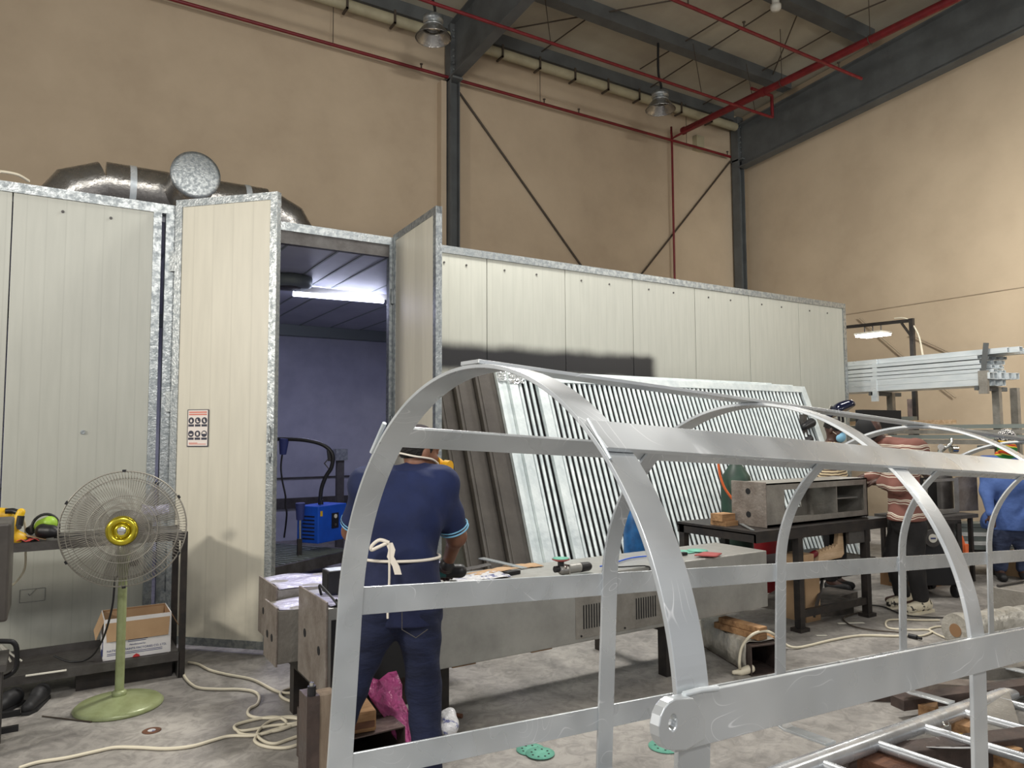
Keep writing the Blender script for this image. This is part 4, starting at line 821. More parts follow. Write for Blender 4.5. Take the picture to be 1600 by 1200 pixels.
b = B(); p, q = U(531, 775, Y=10.2), U(531, 706, Y=10.2); b.bb((p[0]-.05, 10.17, 0), (p[0]+.05, 10.25, q[2])); b.build('post_shaft', 'shelf', t)
b = B(); b.bb((p[0]-.08, 10.14, q[2]-.12), (p[0]+.09, 10.28, q[2]+.04)); b.build('post_bracket', 'galv', t)
# ================================================================== THE ALUMINIUM SAFETY CAGE (foreground)
CO = V(.8379, 1.544, 1.8169); hd, sl = .0886, .0613
Cd = V(math.cos(hd)*math.cos(sl), math.sin(hd)*math.cos(sl), -math.sin(sl)); Cl = V(-math.sin(hd), math.cos(hd), 0); Cu = np.cross(Cd, Cl)
def C(s, lat, up): return CO+Cd*s+Cl*lat+Cu*up
RA, RH, TK, BW = .6625, .6734, .010, .080
HS = [0, 1.104, 2.274, 3.511, 4.767, 5.98]
cage = thing('ladder_safety_cage', (C(2.5, 0, 0)[0], C(2.5, 0, 0)[1], 0.02), 'large polished aluminium hooped ladder cage lying across the foreground', 'ladder cage')
def low(s): return -1.17-.018*s     # the low side bars drop a little along the cage
for k, s in enumerate(HS):
    sc = s+BW/2
    bot = -1.405-.012*s
    arc = [C(sc, (RA-TK/2)*math.cos(t), -RH+(RH-TK/2)*math.sin(t)) for t in np.linspace(0, PI, 121)]
    lg = [C(sc, RA-TK/2, z) for z in np.linspace(bot+.03, -RH, 7)[:-1]]; rg = [C(sc, -RA+TK/2, z) for z in np.linspace(-RH, bot+.03, 7)[1:]]
    foot_l = [C(sc, .40, bot), C(sc, .61, bot), C(sc, .645, bot+.01)]; foot_r = [C(sc, -.645, bot+.01), C(sc, -.61, bot), C(sc, -.40, bot)]
    b = B(); b.ribbon(foot_l+lg+arc+rg+foot_r, Cd, BW, TK); b.build('hoop', 'alu', cage, bevel=.0015)
def bar(lat, up, drift, wv, tv, s0, s1, w=BW, nm='side_bar', th=TK):
    """flat bar along the cage, width along wv, thickness along tv (cage lat/up pairs)"""
    b = B(); wv_, tv_ = V(*wv), V(*tv); pts = []
    for s in (s0, s1):
        up_s = up+drift*s
        for a, c in ((-1, -1), (1, -1), (1, 1), (-1, 1)): q = V(lat, up_s)+wv_*w/2*a+tv_*th/2*c; pts.append(C(s, q[0], q[1]))
    b.add(pts, [(3, 2, 1, 0), (4, 5, 6, 7)]+[(i, (i+1) % 4, 4+(i+1) % 4, 4+i) for i in range(4)]); return b.build(nm, 'alu', cage, bevel=.0015)
E_ = HS[-1]+BW
bar(0, TK*.55, 0, (1, 0), (0, 1), 0, E_, nm='top_bar')
th = math.radians(47.8)
for sg in (1, -1):
    lat, up = sg*(RA+.006)*math.cos(th), -RH+(RH+.006)*math.sin(th)
    bar(lat, up, 0, (-sg*math.sin(th), math.cos(th)), (sg*math.cos(th), math.sin(th)), .0 if sg < 0 else .01, E_)
    bar(sg*(RA+.0045), -.627 if sg < 0 else -.677, -.026 if sg < 0 else -.015, (0, 1), (1, 0), -.02 if sg < 0 else .01, E_, w=.085)
    bar(sg*(RA+.0045), -1.172, -.026, (0, 1), (1, 0), .01, E_, w=.085)
# eye plate at the near end of the right side bar
b = B(); ee = []
for a in np.linspace(PI/2, 3*PI/2, 15): ee.append(C(-.044+.036*math.cos(a), -RA-.008, -.617+.038*math.sin(a)))
ee += [C(.03, -RA-.008, -.668), C(.03, -RA-.008, -.588)]
hole = [C(-.048+.0095*math.cos(a), -RA-.008, -.613+.012*math.sin(a)) for a in np.linspace(0, 2*PI, 17)[:-1]]
nE, nH = len(ee), len(hole)
# ring of quads between outline and hole
out = [ee[int(i*nE/nH) % nE] for i in range(nH)]
ang = lambda p: math.atan2((p-C(-.048, -RA-.008, -.613))@Cu, (p-C(-.048, -RA-.008, -.613))@Cd)
dense = []
for i in range(nE):
    for tt in np.linspace(0, 1, 6)[:-1]: dense.append(ee[i]*(1-tt)+ee[(i+1) % nE]*tt)
out = [min(dense, key=lambda p: abs((ang(p)-ang(h)+PI) % (2*PI)-PI)) for h in hole]
vs = []; 
for off in (0, -.02):
    vs += [p+Cl*off for p in out]+[p+Cl*off for p in hole]
fs = []
for i in range(nH):
    j = (i+1) % nH; fs += [(i, j, nH+j, nH+i), (2*nH+i, 3*nH+i, 3*nH+j, 2*nH+j), (i, 2*nH+i, 2*nH+j, j), (nH+i, nH+j, 3*nH+j, 3*nH+i)]
b.add(vs, fs); b.build('eye_plate', 'alu', cage, bevel=.002)
b = B(); b.tube([C(.0, -RA-.008, -.584), C(.04, -RA-.008, -.583), C(.085, -RA-.008, -.5865)], .005, 6); b.build('weld_bead', 'galvlight', cage)
b = B(); b.tube([C(.0, -RA*math.cos(th)+.02, -RH+RH*math.sin(th)+.035), C(.0, -RA*math.cos(th)-.045, -RH+RH*math.sin(th)-.04)], .0035, 6); b.build('weld_bead', 'galvlight', cage)
b = B(); b.tube([C(.0, RA*math.cos(th)-.02, -RH+RH*math.sin(th)+.04), C(.0, RA*math.cos(th)+.05, -RH+RH*math.sin(th)-.045)], .007, 6); b.build('weld_bead', 'galvlight', cage)
# ladder at the bottom of the cage: two tube stringers and rungs
SU = -1.44; drift = -.012
for lat in (.36, -.36):
    b = B(); b.tube([C(-.3, lat, SU-drift*-.3*-1), C(E_+.3, lat, SU+drift*E_)], .043, 20); b.build('stringer', 'alutube', cage)
for s in (.25, .73, 1.21, 1.67, 2.13, 2.6, 3.07, 3.54, 4.0, 4.47, 4.94, 5.4, 5.87):
    b = B(); b.tube([C(s, .33, SU+drift*s), C(s, -.33, SU+drift*s)], .024, 14); b.build('rung', 'alutube', cage)
# timber and steel under and beyond it
for (x, y, L_, lab) in ((1430, 1180, .9, 'brown timber block under the ladder at the bottom right'),):
    p = C(2.45, 0, 0); zt = C(2.45, 0, SU)[2]-.07
    b = B(); b.box((p[0], p[1], zt/2), (.14, .95, zt), (Cd*V(1, 1, 0), Cl, (0, 0, 1))); tag(b.build('timber_block', 'woodb', bevel=.004), lab, 'timber')
p = C(5.2, 0, 0); zt = C(5.2, 0, SU)[2]-.08
b = B(); b.box((p[0], p[1], zt/2), (.12, .95, zt), (Cd*V(1, 1, 0), Cl, (0, 0, 1))); tag(b.build('timber_block', 'woodb', bevel=.004), 'brown timber block under the far end of the ladder', 'timber')
def blk(px, z, size, rz, m, nm, lab, cat, grp=None, z0=None):
    p = U(px[0], px[1], Z=z); ax = (V(math.cos(rz), math.sin(rz), 0), V(-math.sin(rz), math.cos(rz), 0), V(0, 0, 1)); b = B(); zz = z-size[2]/2 if z0 is None else z0+size[2]/2
    b.box((p[0], p[1], zz), size, ax); return tag(b.build(nm, m, bevel=min(size)*.04), lab, cat, grp)
# steel frame parts lying on the floor at the right
blk((1545, 1150), .15, (1.7, .12, .12), -.32, 'darksteel', 'steel_section', 'long dark steel box section on timber blocks at the bottom right corner', 'steel section')
blk((1560, 1070), .12, (1.5, .10, .06), -.28, 'darksteel', 'steel_section', 'flat dark steel section lying behind the ladder at the right edge', 'steel section')
blk((1440, 1062), .05, (.9, .13, .05), -.75, 'rust', 'steel_plate', 'pale steel plate strip on the floor beside the first low strap', 'steel plate')
blk((1395, 1080), .05, (.8, .10, .05), -.72, 'darksteel', 'steel_plate', 'brown steel strip on the floor left of the pale plate', 'steel plate')
blk((1500, 1042), .07, (1.1, .2, .07), -.3, 'stainless_d', 'steel_plate', 'wide grey steel plate behind the ladder at right', 'steel plate')
blk((1560, 1108), .11, (.8, .16, .06), .5, 'stainless_d', 'steel_plate', 'grey steel plate crossing over the dark section at the right edge', 'steel plate')
blk((1450, 1097), .09, (.14, .09, .09), .4, 'wood', 'wood_block', 'small orange wood block just below the long tube, left one', 'wood block')
blk((1512, 1125), .10, (.2, .09, .10), .1, 'wood', 'wood_block', 'small orange wood block just right of the low hook', 'wood block')
blk((1562, 1165), .12, (.12, .16, .12), .1, 'wood', 'wood_block', 'orange wood block under the dark section at the bottom right', 'wood block')
p = U(1480, 1168, Z=.14); b = B()
n = 30; b.lathe([(0, 0), (.11, 0), (.11, .004), (0, .004)], p, unit(V(.2, .3, 1)), n=n); t = tag(b.build('sanding_disc', 'greypad'), 'pale grey sanding disc with dark holes at the bottom right', 'disc')
for a in range(6):
    b = B(); q = p+V(.065*math.cos(a), .065*math.sin(a), 0); b.cyl(q+unit(V(.2, .3, 1))*.006-V(0, 0, (.065*math.cos(a)*.2+.065*math.sin(a)*.3)), q+unit(V(.2, .3, 1))*.0075-V(0, 0, (.065*math.cos(a)*.2+.065*math.sin(a)*.3)), .009, n=8); o = b.build('disc_hole', 'dark', t)
b = B(); b.tube([U(1470, 1155, Z=.1), U(1485, 1149, Z=.12), U(1505, 1149, Z=.13), U(1525, 1152, Z=.1)], .009, 8, sub=4); tag(b.build('yellow_hose', 'yellow'), 'short curve of yellow hose behind the near hoop leg', 'hose')
b = B(); b.tube([U(1473, 1128, Z=.2), U(1477, 1134, Z=.19), U(1483, 1133, Z=.2), U(1482, 1128, Z=.22)], .004, 6, sub=3); tag(b.build('wire_hook', 'chrome'), 'small bright wire hook hanging under the long tube', 'hook')

# ================================================================== THE LONG STAINLESS BOXES
X0, X1, Y0, Y1, Z0, Z1 = 1.19, 4.53, 3.70, 4.20, .36, .77
t = thing('long_steel_box', (2.8, 3.95, Z0), 'long stainless box with two louvred vents being sanded by the man in navy', 'steel box')
b = B(); b.bb((X0, Y0, Z0), (X1, Y1, Z1)); b.build('box_body', 'stainless', t, bevel=.006)
b = B(); b.bb((X0-.012, Y0-.012, Z0-.02), (X0, Y1-.02, Z1+.035)); e = b.build('end_plate', 'rust', t, bevel=.003)
for yy, zz in ((3.80, .54), (4.05, .575)):
    b = B(); b.cyl((X0-.0135, yy, zz), (X0-.011, yy, zz), .023, n=20); b.build('bolt_hole', 'dark', e)
b = B(); b.bb((X0+.02, Y0-.004, Z0+.0), (1.80, Y0, Z1-.06)); b.build('film_edge', 'black', t)
for a, c in ((2.75, 3.08), (3.18, 3.53)):
    for (z0, z1, x0, x1) in ((.385, .39, 2.75, 3.53),): pass
b = B(); b.bb((2.75, Y0-.004, .385), (3.53, Y0, .66)); dp = b.build('access_door', 'stainless_d', t, bevel=.001)
for x0, x1, z0, z1 in ((2.81, 2.975, .44, .585), (3.24, 3.405, .44, .575)):
    n = 9
    for k in range(n):
        x = x0+(x1-x0)*k/(n-1); b = B(); b.bb((x-.004, Y0-.006, z0), (x+.004, Y0-.0035, z1)); b.build('louvre_slot', 'dark', dp)
for x in (2.79, 3.14, 3.49):
    b = B(); b.cyl((x, Y0-.007, .40), (x, Y0-.003, .40), .007, n=8); b.build('screw', 'dark', dp)
# trestles carrying it
for x, m, lab in ((3.60, 'blackmetal', 'dark trestle under the long stainless box behind the second hoop'), (1.28, 'blackmetal', 'dark steel trestle under the left end of the long stainless box')):
    t = thing('trestle', (x, 3.95, 0), lab, 'trestle')
    b = B(); b.bb((x-.05, 3.76, Z0-.085 if x < 2 else Z0-.06), (x+.05, 4.6, Z0-.02 if x < 2 else Z0)); b.build('cross_beam', m, t)
    for y in (3.80, 4.5):
        b = B(); b.bb((x-.045, y-.04, 0), (x+.045, y+.04, Z0-.08 if x < 2 else Z0-.06)); b.build('leg', m, t)
# boxes lying behind the first
def endbox(x0, x1, y0, y1, z0, z1, lab, film=True, zr=.02):
    t = thing('long_steel_box', ((x0+x1)/2, (y0+y1)/2, z0), lab, 'steel box')
    b = B(); b.bb((x0, y0, z0), (x1, y1, z1)); b.build('box_body', 'stainless_d', t, bevel=.005)
    b = B(); b.bb((x0-.012, y0-.01, z0-.01), (x0, y1+.01, z1+zr)); e = b.build('end_plate', 'rust', t, bevel=.003)
    for f in (.3, .7):
        b = B(); b.cyl((x0-.0135, y0+(y1-y0)*f, z0+(z1-z0)*.45), (x0-.011, y0+(y1-y0)*f, z0+(z1-z0)*.45), .022, n=20); b.build('bolt_hole', 'dark', e)
    if film:
        g = [[V(x, y, z1+.006+.006*math.sin(x*17+y*11)+.005*math.sin(x*7-y*23)) for y in np.linspace(y0, y1, 10)] for x in np.linspace(x0+.01, x1, 24)]
        b = B(); b.sheet(g, .002); b.build('film_cover', 'film', t)
    return t
endbox(1.08, 1.95, 4.24, 4.50, .37, .665, 'shorter steel box with two bolt holes standing behind the sanded box')
endbox(1.15, 2.4, 4.53, 4.95, .40, .72, 'steel box under lilac film furthest back by the booth door')
for x in (1.34, 1.80):
    b = B(); b.bb((x, 4.26, 0), (x+.09, 4.93, .352)); tag(b.build('support_block', 'darksteel'), 'dark steel block carrying the two rear boxes, '+('end nearest the booth door' if x < 1.5 else 'end nearest the man in navy'), 'block')
# things on top of the long box
b = B(); g = [[V(x, y, Z1+.006+.007*math.sin(x*19+y*9)+.004*math.sin(x*8-y*21)) for y in np.linspace(Y0+.01, Y1-.02, 12)] for x in np.linspace(X0+.02, 1.75, 18)]; b.sheet(g, .002); tag(b.build('film_sheet', 'film'), 'crumpled lilac film on the left end of the long box', 'film')
t = thing('square_tube_offcut', (1.62, 4.05, Z1), 'short black square tube offcut standing on the long box behind the first hoop', 'tube')
p = U(508, 924, Z=Z1+.02); b = B(); b.bb((p[0], p[1]-.06, Z1+.012), (p[0]+.2, p[1]+.06, Z1+.135)); b.build('tube_wall', 'black', t, bevel=.003)
b = B(); b.bb((p[0]-.002, p[1]-.045, Z1+.03), (p[0], p[1]+.045, Z1+.12)); b.build('tube_mouth', 'dark', t)
b = B(); b.bb((p[0]+.01, p[1]-.05, Z1+.135), (p[0]+.19, p[1]+.05, Z1+.137)); b.build('tube_top', 'galvlight', t)
b = B(); b.tube([V(1.24, 3.72, Z1+.0), V(1.24, 3.71, Z1+.02), V(1.2, 3.86, Z1+.09), V(1.22, 3.9, Z1+.03)], .007, 6, sub=4); b.tube([V(1.24, 3.72, Z1+.04), V(1.3, 3.69, .70), V(1.36, 3.685, .58), V(1.37, 3.685, .5)], .004, 6, sub=4); tag(b.build('black_strap', 'cordk'), 'thin black strap hanging over the near left corner of the long box', 'strap')
def sheetpx(px, z, name, m, lab, cat, th=.002, wob=.004):
    P4 = [U(x, y, Z=z) for x, y in px]; g = [[(P4[0]*(1-i)+P4[1]*i)*(1-j)+(P4[3]*(1-i)+P4[2]*i)*j+V(0, 0, abs(wob*math.sin(i*9+j*7))) for j in np.linspace(0, 1, 6)] for i in np.linspace(0, 1, 8)]
    b = B(); b.sheet(g, th); return tag(b.build(name, m), lab, cat)
sheetpx([(700, 905), (775, 893), (800, 902), (720, 912)], Z1+.006, 'white_paper', 'bagfilm', 'white crumpled sheet beside the sander on the long box', 'paper', wob=.012)
sheetpx([(728, 897), (785, 886), (812, 888), (745, 900)], Z1+.012, 'brown_paper', 'kraft', 'brown paper scrap on the long box under the leaning frames', 'paper')
sheetpx([(785, 884), (835, 880), (850, 885), (815, 888)], Z1+.004, 'brown_paper', 'kraft', 'tan paper left of the upturned sander on the long box', 'paper')
b = B(); p, q = U(752, 872, Z=Z1+.02), U(820, 888, Z=Z1+.005); b.beam(p, q, .05, .006); tag(b.build('steel_ruler', 'galv'), 'flat steel strip resting across the papers on the long box', 'strip')
sheetpx([(700, 893), (765, 880), (768, 884), (712, 896)], Z1+.003, 'abrasive_sheet', 'shelf', 'dark grey sheet at the rear edge of the long box', 'sheet')
b = B(); p = U(800, 898, Z=Z1); b.box((p[0], p[1], Z1+.012), (.11, .04, .022), (unit(V(1, .2, 0)), unit(V(-.2, 1, 0)), V(0, 0, 1))); tag(b.build('black_bar', 'dark'), 'small black bar on the long box left of the upturned sander', 'bar')
def sander(base, d, name, lab):
    """angle polisher lying on its back: d = handle direction"""
    base = V(*base); d = unit(d); s_ = np.cross(V(0, 0, 1), d); z = V(0, 0, 1)
    t = thing(name, tuple(base), lab, 'power tool')
    b = B(); sdf_mesh(b, [('c', base+d*.07+z*.037, base+d*.16+z*.037, .031, .031)], .005, .01); b.build('motor_housing', 'stainless', t)
    b = B(); sdf_mesh(b, [('c', base+d*.17+z*.036, base+d*.235+z*.036, .031, .028), ('c', base+d*.235+z*.036, base+d*.25+z*.036, .02, .01)], .005, .01); b.build('handle', 'black', t)
    b = B(); b.box(base+d*.062+z*.036, (.008, .066, .066), (d, s_, z)); b.build('gear_flange', 'chrome', t)
    b = B(); sdf_mesh(b, [('c', base+d*.03+z*.03, base+d*.055+z*.033, .026, .028), ('c', base+d*.018+z*.035, base+d*.018+z*.06, .022, .02)], .004, .012); b.build('gear_head', 'galvduct', t)
    b = B(); b.cyl(base-d*.03+z*.045, base+d*.0+z*.045, .02, n=16); b.build('side_knob', 'black', t)
    b = B(); b.cyl(base+d*.018+z*.06, base+d*.018+z*.09, .02, n=16); b.build('spindle', 'black', t)
    b = B(); b.lathe([(0, .09), (.03, .09), (.055, .10), (.055, .106), (0, .106)], base+d*.018, n=32); b.build('backing_pad', 'redpad', t)
    b = B(); b.lathe([(0, .106), (.052, .106), (.052, .110), (0, .110)], base+d*.018, n=32); b.build('abrasive_disc', 'disc', t)
    return t
p = U(873, 900, Z=Z1+.004); q = U(935, 891, Z=Z1+.004)
sander((p[0], p[1], Z1+.002), (q-p)*V(1, 1, 0), 'angle_polisher', 'grey and black polisher upturned on the long box, green disc on top')
b = B(); b.tube([U(938, 885, Z=Z1+.03), U(958, 880, Z=Z1+.012), U(985, 872, Z=Z1+.01), U(1010, 869, Z=Z1+.01)], .005, 6, sub=5); tag(b.build('tool_lead', 'bluepaint'), 'blue lead running behind the polisher on the long box', 'cord')
b = B(); b.tube([U(952, 884, Z=Z1+.012), U(966, 886, Z=Z1+.012), V(3.35, 3.69, Z1), V(3.28, 3.66, .70), V(3.36, 3.66, .655), V(3.45, 3.67, .66), V(3.47, 3.69, .72)], .005, 6, sub=5); tag(b.build('tool_lead', 'cordk'), 'black lead drooping over the front of the long box between the vents', 'cord')
def disc(px, z, lab, m='disc', r=.075, holes=True):
    p = U(*px, Z=z); t = thing('abrasive_disc', tuple(p), lab, 'disc'); b = B(); b.lathe([(0, 0), (r, 0), (r, .002), (0, .002)], p, n=32); b.build('disc_sheet', m, t)
    if holes:
        for k in range(8):
            b = B(); q = p+V(r*.6*math.cos(k*PI/4), r*.6*math.sin(k*PI/4), .0022); b.cyl(q, q+V(0, 0, .0006), .006, n=8); b.build('dust_hole', 'dark', t)
    return t
disc((829, 1171), .003, 'green abrasive disc on the floor, left one of the overlapping pair'); disc((844, 1177), .007, 'green abrasive disc on the floor, right one of the overlapping pair')
disc((1040, 1166), .003, 'green abrasive disc on the floor below the cage eye plate', r=.09)
disc((1070, 862), Z1+.004, 'small green abrasive disc on the long box behind the near hoop', holes=False); disc((1090, 860), Z1+.008, 'green abrasive pad on the long box left of the red pad', holes=False)
sheetpx([(1085, 868), (1100, 863), (1128, 865), (1120, 870)], Z1+.014, 'abrasive_pad', 'redpad', 'dark red abrasive pad on the right part of the long box', 'pad', th=.008, wob=.002)
b = B(); p = U(1065, 868, Z=Z1); b.bb((p[0]-.05, p[1]-.02, Z1+.002), (p[0]+.04, p[1]+.02, Z1+.022)); tag(b.build('sanding_block', 'black'), 'small black sanding block on the long box by the near hoop', 'block')
# below it: wedges, box tube with wood block, pink film
for (x, lab) in ((2.02, 'thin wooden wedge under the long box beside the right leg of the man in navy'), (2.55, 'thin wooden wedge under the middle of the long box')):
    b = B(); b.bb((x-.1, 3.74, Z0-.018), (x+.05, 3.79, Z0-.002)); tag(b.build('wood_wedge', 'wood'), lab, 'wedge')
b = B(); b.bb((1.9, 3.9, Z0-.05), (3.7, 3.98, Z0-.002)); tag(b.build('support_rail', 'blackmetal'), 'dark rail running under the long box between the trestles', 'rail')
b = B(); b.bb((1.88, 3.9, 0), (1.98, 4.0, Z0-.05)); tag(b.build('support_block', 'blackmetal'), 'dark block under the support rail behind the right leg of the man in navy', 'block')
t = thing('steel_box_tube', (1.4, 3.6, 0), 'open black steel box tube on the floor between the feet of the man in navy', 'box tube')
p = U(563, 1140, D=3.35); 
x0, x1, y0_, y1_, zt = 1.10, 1.47, 3.36, 3.9, .245
b = B(); b.bb((x0, y0_, zt-.006), (x1, y1_, zt)); b.bb((x0, y0_, 0), (x1, y1_, .006)); b.bb((x0, y0_, .006), (x0+.006, y1_, zt-.006)); b.bb((x1-.006, y0_, .006), (x1, y1_, zt-.006)); b.build('tube_walls', 'darksteel', t)
b = B(); b.bb((x0+.006, y1_-.01, .006), (x1-.006, y1_, zt-.006)); b.build('tube_end', 'dark', t)
t = thing('timber_offcut', (1.33, 3.5, zt), 'short stained timber offcut on the black steel box tube', 'timber')
b = B(); b.box((1.29, 3.55, zt+.052), (.12, .34, .10), (unit(V(1, -.12, 0)), unit(V(.12, 1, 0)), V(0, 0, 1))); b.build('timber_body', 'wood', t, bevel=.012)
b = B(); e0 = V(1.29, 3.55, zt+.04)-unit(V(.12, 1, 0))*.172; b.box(e0, (.10, .003, .03), (unit(V(1, -.12, 0)), unit(V(.12, 1, 0)), V(0, 0, 1))); b.build('burn_mark', 'woodb', t)
g = []
for i, tt in enumerate(np.linspace(0, 1, 9)):
    p0 = V(1.34, 3.66, .40)*(1-tt)+V(1.53, 3.35, .05)*tt; p1 = V(1.52, 3.60, .42)*(1-tt)+V(1.60, 3.36, .02)*tt
    g.append([p0*(1-s)+p1*s+V(.012*math.sin(i*2+s*7), .02*math.sin(i*1.7+s*9), .01*math.sin(s*8+i)) for s in np.linspace(0, 1, 8)])
b = B(); b.sheet(g, .002); tag(b.build('pink_film', 'pinkfilm'), 'crumpled pink plastic film hanging beside the right leg of the man in navy', 'film')
b = B(); sdf_mesh(b, [('c', U(697, 1128, D=3.5), U(700, 1140, D=3.4), .05, .045), ('c', U(705, 1118, D=3.5), U(703, 1134, D=3.45), .03, .035)], .01, .03, wob=.01, wfreq=60); tag(b.build('plastic_bag', 'bagfilm'), 'crumpled white and blue plastic bag on the floor right of the man in navy', 'bag')
b = B(); b.tube([U(708, 1117, Z=.02), U(722, 1119, Z=.02)], .014, 8); tag(b.build('chisel', 'woodb'), 'short dark wooden chisel on the floor right of the white plastic bag', 'chisel')
t = thing('steel_post', (1.1, 3.3, 0), 'dark steel post with a timber piece standing left of the man in navy', 'post')
p = U(486, 1180, D=3.15); xa = p[0]; ya = p[1]; zt_ = U(486, 1085, D=3.15)[2]
b = B(); b.bb((xa-.035, ya-.05, 0), (xa+.02, ya+.07, zt_)); b.build('post_shaft', 'darksteel', t)
b = B(); b.bb((xa+.022, ya-.03, .2), (xa+.10, ya+.06, zt_-.01)); b.build('timber_packing', 'woodp', t)
t = thing('black_plug', tuple(U(481, 1081, Z=.33)), 'black plug on top of the dark steel post', 'plug'); b = B(); b.cyl(V(xa-.01, ya-.03, zt_), V(xa-.01, ya-.03, zt_+.04), .018, n=10); b.build('plug_body', 'black', t)
b = B(); b.cyl(V(xa-.01, ya-.03, zt_+.04), V(xa-.01, ya-.03, zt_+.055), .01, n=8); b.build('plug_pin', 'chrome', t)

# ================================================================== LEANING FRAMES AGAINST THE BOOTH
ang_ = math.atan(.375); Ld = V(0, math.sin(ang_), math.cos(ang_)); Ln = V(0, -math.cos(ang_), math.sin(ang_))   # up the slope, outward normal
def lean(off, x0, x1, H, thick, wrapped, lab, seed=0, slats=None):
    """frame leaning on the booth: off = distance of its back face from the wall line"""
    foot = V(0, 6.39-H*math.sin(ang_)-.01, 0)+Ln*off; foot = foot-Ld*(foot[2]/Ld[2]) if foot[2] > 0 else foot
    foot = V(0, foot[1], .0)
    Pt = lambda x, h, n_=0: V(x, 0, 0)+foot+Ld*h+Ln*n_
    ax = (V(1, 0, 0), Ld, Ln)
    t = thing('film_wrapped_frame' if wrapped else 'louvre_frame', (x0, foot[1], 0), lab, 'panel' if wrapped else 'frame')
    o0 = thick*.43
    if wrapped:
        b = B(); b.box(Pt((x0+x1)/2, H/2+o0*.5, thick/2), (x1-x0, H, thick), ax); b.build('panel_body', 'wrapped', t, bevel=.01)
        b = B(); b.box(Pt(x0+.10, H/2+o0*.5, thick+.004), (.14, H-.02, .012), ax); b.build('edge_rail', 'wrapped', t, bevel=.005)
    else:
        fw_ = .10
        for (xa, xb, ha, hb, nm) in ((x0, x0+fw_, 0, H, 'side_rail'), (x1-fw_, x1, 0, H, 'side_rail'), (x0+fw_, x1-fw_, H-fw_*.85, H, 'top_rail'), (x0+fw_, x1-fw_, 0, fw_*.85, 'bottom_rail')):
            b = B(); b.box(Pt((xa+xb)/2, (ha+hb)/2+.02, thick/2), (xb-xa, hb-ha, thick), ax); b.build(nm, 'louvre', t, bevel=.003)
        b = B(); n = int((x1-x0-2*fw_)/.066)
        for k in range(n):
            x = x0+fw_+.033+.066*k+.0
            b.cyl(Pt(x, fw_*.85+.02, thick*.5), Pt(x, H-fw_*.85+.02, thick*.5), .0175, n=10)
        b.build('louvre_slats', 'louvre', t)
        b = B(); b.box(Pt((x0+x1)/2, H/2+.02, .003), (x1-x0-2*fw_, H-2*fw_*.85, .004), ax); b.build('gap_shade_sheet', 'dark', t)  # black sheet added to paint the shade in the gaps between slats
        rs = np.random.RandomState(int(x0*100)); g = [[Pt(x0+.005+u_*.16*(1-.4*v_*0), H-.11+v_*.11, thick+.003+.012*rs.rand()) for v_ in np.linspace(0, 1, 9)] for u_ in np.linspace(0, 1, 11)]
        b = B(); b.sheet(g, .001); b.sm = [False]*len(b.sm); b.build('corner_film', 'crinkle', t)
    return t
hz = lambda z: z/math.cos(ang_)
lean(.005, 3.08, 7.0, 2.26, .05, True, 'grey film wrapped panel leaning against the booth, furthest left of three')
lean(.06, 3.22, 7.2, 2.37, .06, True, 'grey film wrapped panel leaning against the booth, middle one of three')
lean(.125, 3.41, 7.45, 2.40, .06, True, 'grey film wrapped panel next to the pale louvre frames')
lean(.19, 3.62, 7.7, 2.40, .045, False, 'pale louvre frame rearmost of three, mostly hidden behind the others')
lean(.24, 3.72, 8.05, 2.38, .045, False, 'pale louvre frame in the middle of the three leaning frames')
lean(.29, 4.02, 8.22, 2.36, .045, False, 'pale louvre frame leaning in front of all the others')
# ================================================================== RIGHT SIDE
def zat(x, y, D): return float(U(x, y, D=D)[2])
# trestle table with the long open box
t = thing('work_table', (5.7, 4.35, 0), 'dark steel work table carrying the open box with two bolt holes', 'table')
TX0, TX1, TY0, TY1, TZ = 4.75, 6.55, 3.98, 4.85, .86
Tc = V(5.28, 4.04, 0)
b = B(); b.bb((TX0, TY0, TZ-.03), (TX1, TY1, TZ)); b.bb((TX0, TY0-.005, TZ-.09), (TX1, TY0+.02, TZ-.02)); b.bb((TX0, TY0, TZ-.09), (TX0+.02, TY1, TZ-.02)); b.build('table_top', 'blackmetal', t)
for x in (4.78, 5.30, 6.24):
    for y in (TY0+.03, TY1-.05):
        if x < 5 and y < 4.2: continue
        b = B(); b.bb((x-.03, y-.03, 0), (x+.03, y+.03, TZ-.03)); b.bb((x-.06, y-.05, 0), (x+.06, y+.05, .03)); b.build('leg', 'blackmetal', t)
b = B(); b.beam((5.30, TY0+.03, .14), (6.24, TY0+.03, .14), .04, .06); b.beam((5.3, TY0+.04, .05), (6.24, TY1-.1, .22), .03, .03); b.build('lower_brace', 'blackmetal', t)
t = thing('open_steel_box', (5.7, 4.3, TZ), 'open fronted steel box with two bolt holes lying on the dark work table', 'steel box')
bx0, bx1, by0, by1, bz0, bz1 = 5.0, 6.42, 4.08, 4.42, TZ+.012, 1.225
bb2 = lambda a, c: (B().bb(a, c))
bb2((bx0, by0, bz0), (bx1, by1, bz0+.012)).build('box_floor', 'stainless_d', t)
bb2((bx0, by0, bz1-.012), (bx1, by1, bz1)).build('box_lid', 'stainless_d', t)
b = B(); b.bb((bx0, by1-.01, bz0), (5.56, by1, bz1)); b.bb((5.56, by1-.01, bz0), (5.90, by1, bz0+.09)); b.bb((5.56, by1-.01, bz1-.05), (5.90, by1, bz1)); b.bb((5.90, by1-.01, bz0), (bx1, by1, bz1)); b.build('back_plate', 'stainless_d', t)
b = B(); b.bb((bx0, by0, bz0), (bx0+.24, by0+.01, bz1)); b.bb((bx0+.24, by0, bz1-.06), (bx1-.05, by0+.01, bz1)); b.bb((bx0+.24, by0, bz0), (bx1-.05, by0+.01, bz0+.06)); b.bb((bx1-.05, by0, bz0), (bx1, by0+.01, bz1)); b.build('front_frame', 'stainless_d', t)
